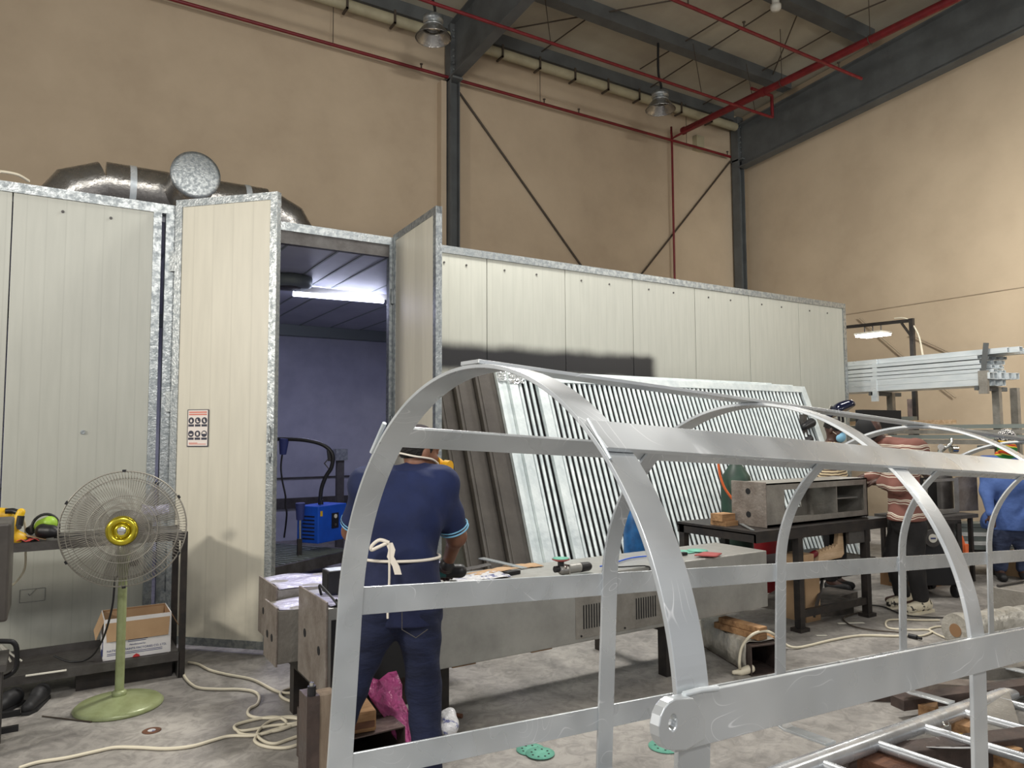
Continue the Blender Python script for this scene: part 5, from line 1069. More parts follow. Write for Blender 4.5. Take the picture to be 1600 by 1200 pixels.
bb2((bx1-.012, by0, bz0), (bx1, by1, bz1)).build('end_wall', 'stainless_d', t)
bb2((bx0+.98, by0+.02, bz0+.012), (bx0+.992, by1-.01, bz1-.02)).build('divider', 'stainless_d', t)
bb2((bx0+1.0, by0+.06, bz0+.17), (bx1-.06, by1-.01, bz0+.18)).build('inner_shelf', 'stainless', t)
b = B(); b.bb((bx0-.012, by0-.012, bz0-.01), (bx0, by1+.012, bz1+.012)); ep = b.build('end_plate', 'rust', t, bevel=.004)
for zz in (.25, .8):
    b = B(); b.cyl((bx0-.0135, (by0+by1)/2, bz0+(bz1-bz0)*zz), (bx0-.011, (by0+by1)/2, bz0+(bz1-bz0)*zz), .026, n=20); b.build('bolt_hole', 'dark', ep)
b = B(); b.bb((4.82, 4.35, TZ), (4.97, 4.52, TZ+.04)); tag(b.build('wood_block', 'wood'), 'lower brown wood block on the table left of the open box', 'wood block')
b = B(); b.bb((4.80, 4.37, TZ+.04), (4.96, 4.5, TZ+.10)); tag(b.build('wood_block', 'wood'), 'upper brown wood block stacked on the table left of the open box', 'wood block')
b = B(); b.beam((4.8, 4.05, TZ+.004), (4.95, 4.3, TZ+.02), .03, .004); tag(b.build('steel_ruler', 'galv'), 'thin pale strip lying on the left corner of the work table', 'strip')
# stuff under the table
b = B(); b.bb((5.57, 4.15, .0), (5.77, 4.36, .42)); tag(b.build('cardboard_box', 'kraft'), 'tall tan cardboard box standing under the work table', 'carton')
b = B(); b.bb((5.33, 4.0, .53), (5.5, 4.2, .62)); tag(b.build('cardboard_box', 'kraft', bevel=.008), 'small yellowish box on the ledge left of the toothed board', 'carton')
b = B(); b.bb((5.3, 3.98, .48), (6.35, 4.6, .52)); tag(b.build('steel_tray', 'blackmetal'), 'dark ledge under the work table top', 'tray')
b = B(); pts = [V(5.62, 4.05, .53), V(5.95, 4.05, .54), V(5.99, 4.05, .57), V(5.98, 4.05, .76), V(5.92, 4.05, .76), V(5.9, 4.05, .66)]
for k in range(6): pts += [V(5.88-k*.045, 4.05, .66-.006*k), V(5.86-k*.045, 4.05, .635-.006*k)]
b.prism(pts, (0, .04, 0)); tag(b.build('toothed_board', 'woodl'), 'pale notched timber bracket under the work table', 'board')
b = B(); b.bb((6.0, 4.1, .52), (6.1, 4.2, .8)); tag(b.build('black_bracket', 'dark'), 'black upright bracket under the work table right of the notched timber', 'bracket')
b = B(); b.bb((5.98, 3.99, .66), (6.3, 4.02, .82)); tag(b.build('grey_cover', 'shelf'), 'grey sheet cover hanging under the right end of the work table', 'cover')
b = B(); sdf_mesh(b, [('c', V(5.52, 4.1, .56), V(5.62, 4.08, .6), .03, .03)], .01, .02); tag(b.build('red_clamp', 'redpipe'), 'dark red clamp between the small yellow box and the notched timber', 'clamp')
for i, (x, y, lx, ly, h) in enumerate(((6.0, 4.3, .5, .25, .12), (6.4, 4.5, .5, .3, .1), (6.1, 4.8, .8, .2, .08))):
    b = B(); b.box((x, y, h/2), (lx, ly, h), (unit(V(1, .3*i-.2, 0)), unit(V(-.3*i+.2, 1, 0)), V(0, 0, 1))); tag(b.build('scrap_steel', 'concrete_edge'), ('dark scrap steel piece on the floor under the work table, nearest the camera', 'dark scrap steel piece on the floor under the table, closest to the striped man', 'dark scrap steel piece on the floor at the back of the work table')[i], 'scrap')
b = B(); b.beam((5.5, 4.02, .1), (5.95, 4.25, .3), .02, .04); tag(b.build('steel_strip', 'shelf'), 'grey strip leaning under the work table beside the tan box', 'strip')
# gas cylinders
def cylinder(x, y, h, r, m, lab, cap=True):
    t = thing('gas_cylinder', (x, y, 0), lab, 'gas cylinder'); b = B(); b.lathe([(0, 0), (r*.95, 0), (r, .02), (r, h-.22), (r*.9, h-.14), (r*.5, h-.05), (r*.3, h)], (x, y, 0), n=28); b.build('cylinder_body', m, t)
    b = B(); b.cyl((x, y, h-.01), (x, y, h+.1), .03, n=14); b.cyl((x-.05, y, h+.06), (x+.05, y, h+.06), .018, n=10); b.build('valve', 'chrome' if cap else 'shelf', t); return t
cylinder(4.33, 4.92, 1.12, .115, 'bluecyl', 'blue gas cylinder standing behind the long stainless box')
cylinder(5.74, 5.035, 1.36, .15, 'greencyl', 'dark green gas cylinder standing behind the left end of the work table')
cylinder(6.35, 5.2, .92, .12, 'redcyl', 'red gas cylinder behind the work table')
p = U(1157, 740, Y=4.98)
b = B(); b.tube([U(1122, 720, Y=5.0), U(1125, 742, Y=5.0), U(1132, 762, Y=4.98), U(1143, 778, Y=4.95), U(1150, 786, Y=4.95)], .012, 8, sub=4); tag(b.build('gas_hose', 'orange'), 'orange hose curving in front of the dark green cylinder', 'hose')
px_ = U(1260, 672, Y=5.9)
g_ = cylinder(float(px_[0]), 5.9, 1.45, .12, 'greencyl', 'dark gas cylinder with gauges at the right end of the louvre frames', False)
for k, (u_, v_) in enumerate(((1266, 663), (1262, 689))):
    q = U(u_, v_, Y=5.82); b = B(); sdf_mesh(b, [('c', q-V(.12, 0, .03), q+V(.02, 0, .02), .045, .06)], .012, .03); b.build('regulator', 'black', g_)
q = U(1255, 665, Y=5.85); b = B(); b.bb(q-V(.03, .03, .12), q+V(.04, .03, .14)); b.build('gauge_block', 'shelf', g_)
c4 = U(1470, 715, D=8.6); g_ = cylinder(float(c4[0]), float(c4[1]), float(zat(1470, 716, 8.6)), .11, 'shelf', 'gas cylinder with bright regulator between the striped man and the man in blue')
o = V(c4[0], c4[1], zat(1470, 706, 8.6)); b = B(); b.tube([o, o+V(.0, -.06, .05), o+V(.05, -.1, .1), o+V(.06, -.1, .16)], .022, 8, sub=3); b.cyl(o+V(.04, -.1, .03), o+V(.1, -.13, .03), .045, n=14); b.cyl(o+V(-.06, -.05, .06), o+V(-.12, -.07, .06), .035, n=12); b.build('regulator', 'chrome', g_)
# square wrapped tube with planks on the floor
t = thing('square_steel_tube', (4.0, 3.45, 0), 'film wrapped square steel tube end on the floor under the long box', 'steel tube')
e0, e1 = V(3.83, 3.42, 0), V(4.25, 3.22, 0)
ftl, ftr, fbr = U(1175, 1012, D=4.85), U(1236, 1000, D=5.02), U(1236, 1050, D=5.02)
z_t = .20; A0 = U(1175, 1057, Z=0)*V(1, 1, 0); A1 = U(1240, 1048, Z=0)*V(1, 1, 0); dF = unit(A1-A0); dB = V(-dF[1], dF[0], 0); Wt = .23; Lt = 1.0; zz = V(0, 0, 1)
A1 = A0+dF*Wt
dB = unit(U(1105, 975, Z=.2)*V(1, 1, 0)-U(1175, 1013, Z=.2)*V(1, 1, 0))
b = B()
for (o1, w_, h_, cz_) in ((0, .008, z_t, z_t/2), (1, .008, z_t, z_t/2)): b.box(A0+dF*Wt*o1+dB*Lt/2+zz*cz_, (.008, Lt, z_t), (dF, dB, zz))
b.box(A0+dF*Wt/2+dB*Lt/2+zz*(z_t-.004), (Wt, Lt, .008), (dF, dB, zz)); b.box(A0+dF*Wt/2+dB*Lt/2+zz*.004, (Wt, Lt, .008), (dF, dB, zz)); b.build('tube_walls', 'darksteel', t)
b = B(); g = []
for s in np.linspace(.06, 1, 20):
    r_ = []
    for (a, z) in ((-.008, .01), (-.014, .1), (-.008, z_t), (.02, z_t+.012), (.12, z_t+.008), (Wt, z_t+.012), (Wt+.01, z_t-.02)): r_.append(A0+dF*a+dB*(Lt*s)+zz*z+V(.004*math.sin(s*40+a*30), 0, .004*math.sin(s*33+a*20)))
    g.append(r_)
b.sheet(g, .002); b.build('film_cover', 'cloudwrap', t)
def plank(p, q, w_, h_, z0, m, lab):
    b = B(); p, q = V(*p[:2], z0+h_/2), V(*q[:2], z0+h_/2); b.beam(p, q, w_, h_); return tag(b.build('timber_plank', m, bevel=.004), lab, 'plank')
plank(U(1122, 972, Z=.25), U(1192, 992, Z=.25), .09, .045, z_t+.014, 'wood', 'lower brown plank on the wrapped square tube')
plank(U(1128, 963, Z=.3), U(1193, 980, Z=.3), .08, .04, z_t+.060, 'wood', 'upper light brown plank on the wrapped square tube')
plank(U(1172, 955, Z=.2), U(1212, 970, Z=.2), .10, .08, .0, 'wood', 'short timber piece behind the planks under the long box end')
b = B(); b.tube([U(1158, 1050, Z=.01), U(1155, 1035, Z=.1), U(1160, 1010, Z=.18), U(1175, 992, Z=.26), U(1195, 986, Z=.27), U(1210, 992, Z=.23), U(1222, 1003, Z=.06), U(1245, 1012, Z=.012), U(1300, 1000, Z=.01), U(1345, 993, Z=.01), U(1400, 994, Z=.01), U(1425, 993, Z=.01)], .010, 8, sub=6); tag(b.build('extension_cord', 'cordw'), 'pale cord looping over the wrapped square tube and across the floor', 'cord')
p = U(1158, 1050, Z=.02); b = B(); sdf_mesh(b, [('c', p, p+V(.06, -.03, .02), .025, .03), ('c', p+V(-.05, .02, .0), p, .015, .02)], .008, .01); tag(b.build('cord_knot', 'cordw'), 'small pale knotted cord end on the floor beside the square tube', 'knot')
cord([(1350, 955), (1325, 962), (1318, 968), (1332, 978), (1360, 984), (1405, 988)], 'extension_cord', 'dark thin cord loop on the floor in front of the work table', .006, 'rod')
cord([(1468, 969), (1440, 969), (1410, 968), (1388, 969), (1384, 976), (1392, 982), (1425, 984), (1450, 984), (1462, 990), (1480, 998)], 'extension_cord', 'pale cord loop between the striped man and the wrapped roll', .008)
cord([(1490, 979), (1465, 979), (1452, 983), (1455, 988), (1442, 993), (1424, 994)], 'extension_cord', 'pale cord with black plug on the floor left of the wrapped roll', .008)
t = thing('cord_plug', tuple(U(1424, 994, Z=.02)), 'black plug on the floor between the fourth hoop and the wrapped roll', 'plug'); b = B(); b.cyl(U(1420, 993, Z=.018), U(1433, 996, Z=.018), .018, n=12); b.build('plug_body', 'black', t); b = B(); b.cyl(U(1433, 996, Z=.018), U(1440, 998, Z=.018), .01, n=8); b.build('plug_neck', 'black', t)
cord([(1350, 945), (1380, 948), (1420, 962), (1500, 966)], 'ground_cable', 'thin black cable on the floor behind the cream shoes', .006, 'cordk')
for (a, c, lab) in (((1309, 974), (1350, 973), 'thin white strip on the floor before the work table, farther one'), ((1275, 993), (1292, 993), 'thin white scrap on the floor before the work table, nearer one')):
    b = B(); b.beam(U(*a, Z=.004), U(*c, Z=.004), .03, .004); tag(b.build('paper_scrap', 'white_plastic'), lab, 'scrap')
# wrapped roll
t = thing('wrapped_roll', tuple(U(1492, 1012, Z=0)), 'clear film wrapped roll lying on the floor at the right', 'roll')
p, q = U(1493, 985, Z=.13), U(1610, 985, Z=.13); q = p+unit(V(1, -.22, 0))*1.0
b = B(); pts = [p+(q-p)*s for s in np.linspace(0, 1, 16)]; b.tube(pts, [.125+.007*math.sin(k*2.3) for k in range(16)], 22); b.build('roll_body', 'cloudwrap', t)
b = B(); b.cyl(p-(q-p)*.004, p+(q-p)*.001, .05, n=20); b.build('roll_core', 'kraft_in', t)
# grey box at the right edge
t = thing('grey_steel_box', (6.4, 3.1, 0), 'low grey steel box at the right photo edge behind the wrapped roll', 'steel box')
p = U(1556, 975, Z=.06); b = B(); b.bb((p[0], p[1]-.6, .06), (p[0]+.9, p[1]+.02, .36)); b.build('box_body', 'stainless_d', t, bevel=.004)
b = B(); b.bb((p[0]+.02, p[1]-.58, 0), (p[0]+.1, p[1], .06)); b.bb((p[0]+.75, p[1]-.58, 0), (p[0]+.85, p[1], .06)); b.build('box_feet', 'blackmetal', t)
for k in range(3):
    b = B(); b.cyl((p[0]-.003, p[1]-.25-.04*k, .22), (p[0]+.001, p[1]-.25-.04*k, .22), .008, n=8); b.build('bolt_hole', 'dark', t)
b = B(); b.tube([V(p[0]+.02, p[1]-.02, .372), V(p[0]+.4, p[1]-.05, .375)], .012, 8); tag(b.build('steel_rod', 'shelf'), 'short grey rod lying on the low steel box at the right edge', 'rod')
# black machine cart, orange jack, profiles table, open grey box
Dm = 7.3; P = lambda x, y, D=Dm: U(x, y, D=D)
t = thing('welding_cart', tuple(P(1465, 925)*V(1, 1, 0)), 'black framed machine cart with a round white emblem behind the striped man', 'cart')
a0, a1 = P(1430, 815), P(1497, 815); dA = unit((a1-a0)*V(1, 1, 0)); wA = np.linalg.norm((a1-a0)[:2]); dN = np.cross(V(0, 0, 1), dA); zb_, zt_ = .12, float(a0[2]); g0 = V(a0[0], a0[1], 0)
b = B(); b.box(g0+dA*wA/2+dN*.25+zz*(zb_+.62*(zt_-zb_)/2*1.2), (wA*.92, .48, (zt_-zb_)*.74), (dA, dN, zz)); mb = b.build('machine_body', 'black', t, bevel=.01)
b = B()
for s_ in (0, 1):
    for d2 in (0, .5): b.box(g0+dA*wA*s_+dN*d2+zz*(zt_/2+.03), (.04, .04, zt_-.06), (dA, dN, zz))
b.box(g0+dA*wA/2+zz*zt_, (wA+.04, .04, .04), (dA, dN, zz)); b.box(g0+dA*wA/2+dN*.5+zz*zt_, (wA+.04, .04, .04), (dA, dN, zz)); b.build('cart_frame', 'blackmetal', t)
for s_ in (.08, .92):
    for d2 in (.04, .46): b = B(); q = g0+dA*wA*s_+dN*d2+zz*.06; b.cyl(q-dA*.02, q+dA*.02, .06, n=18); b.build('wheel', 'black', t)
e_ = P(1453, 840, Dm-.02); b = B(); b.cyl(e_-dN*.03, e_-dN*.05, .085, n=28); b.build('emblem_disc', 'shelf', t); b = B(); b.cyl(e_-dN*.051, e_-dN*.056, .042, n=24); b.build('emblem', 'white_plastic', t)
b = B(); b.box(e_-dN*.058, (.05, .002, .014), (dA, dN, zz)); b.build('emblem_bar', 'ink_navy', t)
t = thing('orange_stand', tuple(P(1503, 865)*V(1, 1, 0)), 'orange tool stand behind the black machine cart', 'stand')
b = B(); b.tube([P(1499, 838), P(1503, 850), P(1507, 864)], .03, 8, sub=3); b.beam(P(1507, 850), P(1507, 868), .05, .06, (1, 0, 0)); b.build('stand_arm', 'orange', t)
b = B(); b.tube([P(1507, 866), V(P(1507, 866)[0], P(1507, 866)[1], .04)], .02, 8); b.tube([U(1456, 895, Z=.05), U(1500, 898, Z=.05)], .025, 8); b.build('stand_base', 'orange', t)
b = B(); b.beam(P(1421, 856, 6.9), P(1426, 868, 6.9), .02, .03, (1, 0, 0)); tag(b.build('orange_clip', 'orange'), 'small orange clip beside the leg of the striped man', 'clip')
b = B(); b.bb((7.65, 4.35, 0), (8.2, 4.75, .24)); tag(b.build('cardboard_box', 'kraft_in'), 'brown carton on the floor behind the black machine cart', 'carton')
Dt = 8.6
t = thing('profile_rack', tuple(P(1545, 900, Dt)*V(1, 1, 0)), 'low table stacked with pale profiles behind the man in blue', 'table')
q0, q1 = P(1490, 870, Dt), P(1600, 885, Dt-.3); zt_ = .38
for k in range(7):
    za = .26+.05*k; m = ('blackmetal', 'slatgrey', 'whiteprof', 'slatgrey', 'whiteprof', 'slatgrey', 'slatgrey')[k]
    b = B(); a_s = U(1492, 862-12*k, D=Dt); 
    b.beam(V(q0[0]-.1, q0[1]+.1, za), V(q1[0]+.4, q1[1]-.05, za), .35-.02*k, .044); 
    (b.build('shelf_board', m, t) if k == 0 else tag(b.build('profile_bar', m), ('', 'lowest grey profile bar of the pile', 'lower white profile bar of the pile', 'grey profile bar between the two white ones', 'upper white profile bar of the pile', 'grey profile bar just under the topmost one', 'topmost grey profile bar of the pile')[k]+' behind the man in blue', 'profile', 'profiles stacked behind the man in blue'))
for f in (.05, .6):
    q = V(q0[0], q0[1], 0)*(1-f)+V(q1[0], q1[1], 0)*f; b = B(); b.bb((q[0]-.03, q[1]-.03, 0), (q[0]+.03, q[1]+.03, .238)); b.build('leg', 'blackmetal', t)
b = B(); b.bb((q0[0]+.3, q0[1]-.9, 0), (q0[0]+1.1, q0[1]-.4, .3)); tag(b.build('cardboard_box', 'kraft'), 'tan carton on the floor beside the man in blue', 'carton')
Db_ = 7.9
t = thing('open_steel_box', tuple(P(1480, 800, Db_)), 'open steel box with two dark holes standing on end behind the striped man', 'steel box')
a0, a1 = P(1446, 803, Db_), P(1499, 800, Db_+.3); dA = unit((a1-a0)*V(1, 1, 0)); wA = np.linalg.norm((a1-a0)[:2]); dN = np.cross(V(0, 0, 1), dA); z0, z1 = float(a0[2]), zat(1446, 750, Db_)
def pl(u0, u1, v0, v1, dep, m, nm): b = B(); b.box(V(a0[0], a0[1], 0)+dA*wA*(u0+u1)/2+dN*dep+zz*((v0+v1)/2*(z1-z0)+z0), (wA*(u1-u0), .01, (v1-v0)*(z1-z0)), (dA, dN, zz)); return b.build(nm, m, t)
pl(0, 1, 0, .08, 0, 'stainless_d', 'front_rail'); pl(0, 1, .92, 1, 0, 'stainless_d', 'front_rail'); pl(.86, 1, .08, .92, 0, 'stainless_d', 'front_stile'); pl(0, .08, .08, .92, 0, 'stainless_d', 'front_stile'); pl(0, 1, 0, 1, .25, 'dark', 'back_plate')
b = B(); b.box(V(a0[0], a0[1], 0)+dA*(wA+.16)+zz*(z0+z1)/2, (.30, .02, z1-z0+.02), (unit(dA-dN*.2), unit(dN+dA*.2), zz)); b.build('end_plate', 'rust', t)
b = B(); b.box(V(a0[0], a0[1], 0)+dA*wA/2+dN*.13+zz*(z0-.01), (wA, .26, .02), (dA, dN, zz)); b.build('box_floor', 'stainless_d', t)
t = thing('work_table', tuple(V(a0[0], a0[1], 0)), 'grey steel table carrying the open box behind the striped man', 'table')
b = B(); b.box(V(a0[0], a0[1], 0)+dA*.25+dN*.15+zz*(z0-.045), (.95, .6, .04), (dA, dN, zz)); b.build('table_top', 'shelf', t)
for s_ in (-.15, .65):
    for d2 in (-.1, .4): b = B(); q = V(a0[0], a0[1], 0)+dA*s_+dN*d2; b.bb(q-V(.02, .02, 0), q+V(.02, .02, z0-.06)); b.build('leg', 'blackmetal', t)

# ------------------------------------------------------------------ pipe rack at the right
RX = 10.5
t = thing('pipe_rack', (RX, 6.0, 0), 'tall grey steel rack holding the bundle of galvanised tubes at the right', 'rack')
def post(y, x=RX+.22, z1=2.24, m='stainless_d'): b = B(); b.bb((x-.04, y-.045, 0), (x+.04, y+.045, z1)); b.build('post', m, t)
ya, yb_ = float(U(1392, 650, X=RX+.2)[1]), float(U(1558, 650, X=RX+.2)[1])
post(ya); post(yb_); post(float(U(1587, 640, X=RX+.6)[1]), RX+.6); post(7.6)
for y in (ya, yb_, 7.6):
    b = B(); b.bb((RX-.30, y-.03, 2.19), (RX+.45, y+.03, 2.245)); b.build('rack_arm', 'steelgrey', t)
    b = B(); b.bb((RX-.30, y-.03, 1.42), (RX+.45, y+.03, 1.47)); b.build('rack_arm', 'steelgrey', t)
for (u_, top_, m) in ((1372, 512, 'galvlight'), (1545, 547, 'steelgrey')):
    pass
ys = float(U(1371, 590, X=RX-.22)[1]); b = B(); b.bb((RX-.30, ys-.03, 2.10), (RX-.25, ys+.06, 2.42)); b.bb((RX-.28, ys-.03, 2.40), (RX-.25, ys+.04, 2.72)); b.build('front_stop', 'galvlight', t)
ys2 = float(U(1540, 590, X=RX-.22)[1]); b = B(); b.bb((RX-.30, ys2-.055, 2.14), (RX-.25, ys2+.055, 2.44)); b.build('front_stop', 'stainless_d', t)
b = B(); b.beam((RX-.27, ys2, 2.44), (RX-.27, ys2-.05, 2.80), .02, .06, (0, 1, 0)); b.build('front_stop', 'steelgrey', t)
# individual tubes (two layers deep, six high)
lay = [2.25, 2.33, 2.42, 2.475, 2.53, 2.60, 2.655]; hh = [.078, .085, .045, .045, .055, .045, .07]
ends = [4.86, 4.74, 4.86, 4.84, 4.86, 4.88, 4.55]
n_ = 0
for i, (z, h_, ye) in enumerate(zip(lay, hh, ends)):
    for j in range(5):
        x = RX-.24+.105*j; y1 = ye-.04*((i*3+j*5) % 4)*(1 if j else 0); L_ = 6.2
        if j == 0 and i == 6: x += .06
        b = B(); hw, hh_ = .048, h_/2
        y0_, y1_ = y1, y1+L_; zc = z+hh_; th_ = .006
        b.bb((x-hw, y0_, zc-hh_), (x-hw+th_, y1_, zc+hh_)); b.bb((x+hw-th_, y0_, zc-hh_), (x+hw, y1_, zc+hh_)); b.bb((x-hw+th_, y0_, zc+hh_-th_), (x+hw-th_, y1_, zc+hh_)); b.bb((x-hw+th_, y0_, zc-hh_), (x+hw-th_, y1_, zc-hh_+th_))
        row = ('bottom', 'second', 'third', 'fourth', 'fifth', 'sixth', 'top')[i]
        lab = 'galvanised tube in the front column of the rack bundle, %s layer' % row if j == 0 else 'galvanised tube behind the front column of the rack bundle, %s layer' % row
        tag(b.build('galvanised_tube', 'galvlight'), lab, 'steel tube', 'galvanised tubes on the rack, front column, %s layer' % row if j == 0 else 'galvanised tubes on the rack, rear columns, %s layer' % row)
# lower tier
for i, (z, ye, m, x) in enumerate(((1.48, 4.55, 'stainless_d', -.2), (1.55, 4.4, 'slatgrey', -.1), (1.62, 4.3, 'stainless_d', 0.), (1.69, 4.5, 'slatgrey', .12), (1.48, 4.6, 'slatgrey', .2), (1.76, 5.4, 'woodl', .1), (1.82, 6.0, 'slatgrey', .2), (1.90, 6.6, 'stainless_d', .2))):
    b = B(); b.bb((RX+x-.045, ye, z), (RX+x+.045, ye+5.2, z+.055)); tag(b.build('steel_profile', m), ('lowest front', 'second', 'third', 'fourth', 'lowest rear', 'fifth', 'sixth', 'topmost short')[i]+' profile lying on the lower arms of the pipe rack', 'profile', None)
# lamp arm and flood lamp
za = 3.16; xa_ = RX+.45
t = thing('flood_lamp', tuple(U(1364, 523, D=9.6)), 'lit white flood lamp hanging from a bar beside the booth corner', 'lamp')
GX = 11.2; c = U(1364, 524, X=GX); 
b = B(); b.box(c, (.30, .42, .03)); b.build('lamp_panel', 'ledw', t)
b = B(); b.box(c+V(0, 0, .03), (.33, .45, .03)); b.build('lamp_housing', 'white_plastic', t)
zbar = float(U(1364, 506, X=GX)[2])
for dx2 in (-.14, 0, .14): b = B(); b.cyl(c+V(0, dx2, .04), V(c[0], c[1]+dx2, zbar), .01, n=6); b.build('hanger', 'shelf', t)
area('flood_lamp_light', tuple(c-V(0, 0, .04)), tuple(c-V(0, 0, 2)), .28, .4, 45, (1, .98, .94))
t = thing('gantry', (float(c[0]), float(c[1]), 0), 'dark square tube frame holding the flood lamp at the right', 'frame')
e1 = U(1425, 516, X=GX); e2 = V(e1[0], e1[1], 0)
b = B(); bar0 = V(GX, c[1]+.9, zbar+.02); b.beam(bar0, V(e1[0], e1[1], zbar-.03), .05, .05); b.build('top_bar', 'blackmetal', t)
b = B(); b.bb(e2-V(.03, .03, 0), e2+V(.03, .03, zbar)); b.build('post', 'blackmetal', t)
b = B(); b.beam(V(e1[0], e1[1], zbar-.3), V(e1[0], e1[1], zbar-.05)+(c-V(e1[0], e1[1], c[2]))*.25, .03, .03); b.build('corner_brace', 'blackmetal', t)
b = B(); b.tube([V(e1[0], e1[1], zbar)+(c-V(e1[0], e1[1], c[2]))*.5+V(0, -.05, .04), V(e1[0], e1[1]-.06, zbar)+(c-V(e1[0], e1[1], c[2]))*.2, V(e1[0]+.02, e1[1]-.08, zbar-.25), V(e1[0]+.1, e1[1]-.1, zbar-.6)], .012, 6, sub=5); tag(b.build('power_cord', 'cordw'), 'pale cord wound down the lamp frame post', 'cord')
# cabinets / dark things behind people at right
b = B(); q = U(1378, 655, D=9.6); b.bb((q[0]-.42, q[1], q[2]-.15), (q[0]+.45, q[1]+.1, q[2]+.12)); tag(b.build('black_board', 'dark'), 'black panel hanging under the tube rack behind the welder', 'panel')
b = B(); b.tube([V(14.6, 9.3, 4.1), V(14.6, 8.1, 2.9), V(14.6, 7.4, 2.3)], .014, 6); tag(b.build('wall_cable', 'band'), 'thin cable slanting down the right wall above the tube rack', 'cable')
b = B(); b.tube([V(14.6, 8.2, 3.6), V(14.6, 7.0, 2.9), V(14.6, 6.6, 2.7)], .014, 6); tag(b.build('wall_cable', 'band'), 'second thin cable slanting down the right wall, further right', 'cable')
t = thing('wall_brace', (RX+.5, 6, 0), 'rusty slanted brace leaning behind the pipe rack below the tubes', 'brace')
b = B(); b.beam(U(1398, 690, D=12.3), V(*U(1450, 760, D=12.3)[:2], .9), .08, .08, (1, 0, 0)); b.beam(V(*U(1425, 640, D=12.3)[:2], 2.2), V(*U(1425, 640, D=12.3)[:2], 0), .1, .1, (1, 0, 0)); b.build('brace_bar', 'darksteel', t)
for k, y in enumerate((5.0, 6.6)):
    pass
b = B(); b.bb((13.2, 2.0, 0), (13.25, 9.4, 1.55)); tag(b.build('sheet_fence', 'band'), 'beige corrugated sheet screen behind the pipe rack', 'screen')
# ================================================================== PEOPLE
def person(nm, lab, base):
    return thing(nm, tuple(base), lab, 'person')
def face(pr, hc, f, r, s=1., k=.012):
    """prims of a head centred at hc looking along f"""
    f = unit(f); r = unit(r); u = np.cross(r, f); ax = (r, f, u)
    at = lambda a, b_, c: hc+r*a*s+f*b_*s+u*c*s
    pr += [('e', at(0, -.01, .03), (.076*s, .094*s, .092*s), ax), ('e', at(0, .02, -.045), (.058*s, .068*s, .075*s), ax, dict(k=.03)),
           ('c', at(0, .088, .01), at(0, .108, -.025), .010*s, .015*s, dict(k=.015)), ('c', at(-.022, .082, -.062), at(.022, .082, -.062), .009*s, .009*s, dict(k=.012)),
           ('c', at(0, .07, -.1), at(0, .075, -.095), .02*s, .02*s, dict(k=.02))]
    for sg in (-1, 1):
        pr += [('e', at(sg*.03, .082, .012), (.014*s, .010*s, .008*s), ax, dict(k=.006)), ('c', at(sg*.015, .09, .03), at(sg*.045, .078, .03), .008*s, .007*s, dict(k=.012)),
               ('e', at(sg*.079, -.01, -.01), (.012*s, .022*s, .034*s), ax, dict(k=.008)), ('e', at(sg*.045, .065, -.02), (.02*s, .02*s, .02*s), ax, dict(k=.02))]
    return at
def hand(pr, w, d, n, s=1., curl=.9, side=1):
    """open-curled hand: wrist w, pointing d, palm facing n; thumb on side*cross(d,n)"""
    d = unit(d); n = unit(n); x = np.cross(d, n)*side
    pr += [('c', w+d*.03+x*.014, w+d*.075+x*.02, .020*s, .017*s, dict(k=.02)), ('c', w+d*.03-x*.012, w+d*.075-x*.022, .020*s, .016*s, dict(k=.02)), ('c', w, w+d*.04, .024*s, .022*s, dict(k=.03))]
    for i, (o, L_) in enumerate(((.030, .072), (.011, .080), (-.009, .075), (-.028, .060))):
        p = w+d*.088+x*o; c1 = curl*(.6+.06*i); 
        q1 = p+unit(d*math.cos(c1)+n*math.sin(c1))*L_*.45; q2 = q1+unit(d*math.cos(c1*2)+n*math.sin(c1*2))*L_*.32; q3 = q2+unit(d*math.cos(c1*2.7)+n*math.sin(c1*2.7))*L_*.25
        kk = dict(k=.006); pr += [('c', p, q1, .0092*s, .0085*s, kk), ('c', q1, q2, .0085*s, .008*s, kk), ('c', q2, q3, .008*s, .007*s, kk)]
    p = w+d*.03+x*.03; q = p+unit(d*.6+x*.7+n*.35)*.04; pr += [('c', p, q, .013*s, .010*s, dict(k=.01)), ('c', q, q+unit(d*.8+n*.6)*.032, .010*s, .008*s, dict(k=.006))]
def sdfpart(prims, nm, m, parent, h=.01, k=.03, wob=0., wf=30., clips=()):
    b = B(); sdf_mesh(b, prims, h, k, wob, wf, clips); return b.build(nm, m, parent)
def limb(p, q, r, s, **o): return ('c', np.array(p, float), np.array(q, float), r, s, o) if o else ('c', np.array(p, float), np.array(q, float), r, s)

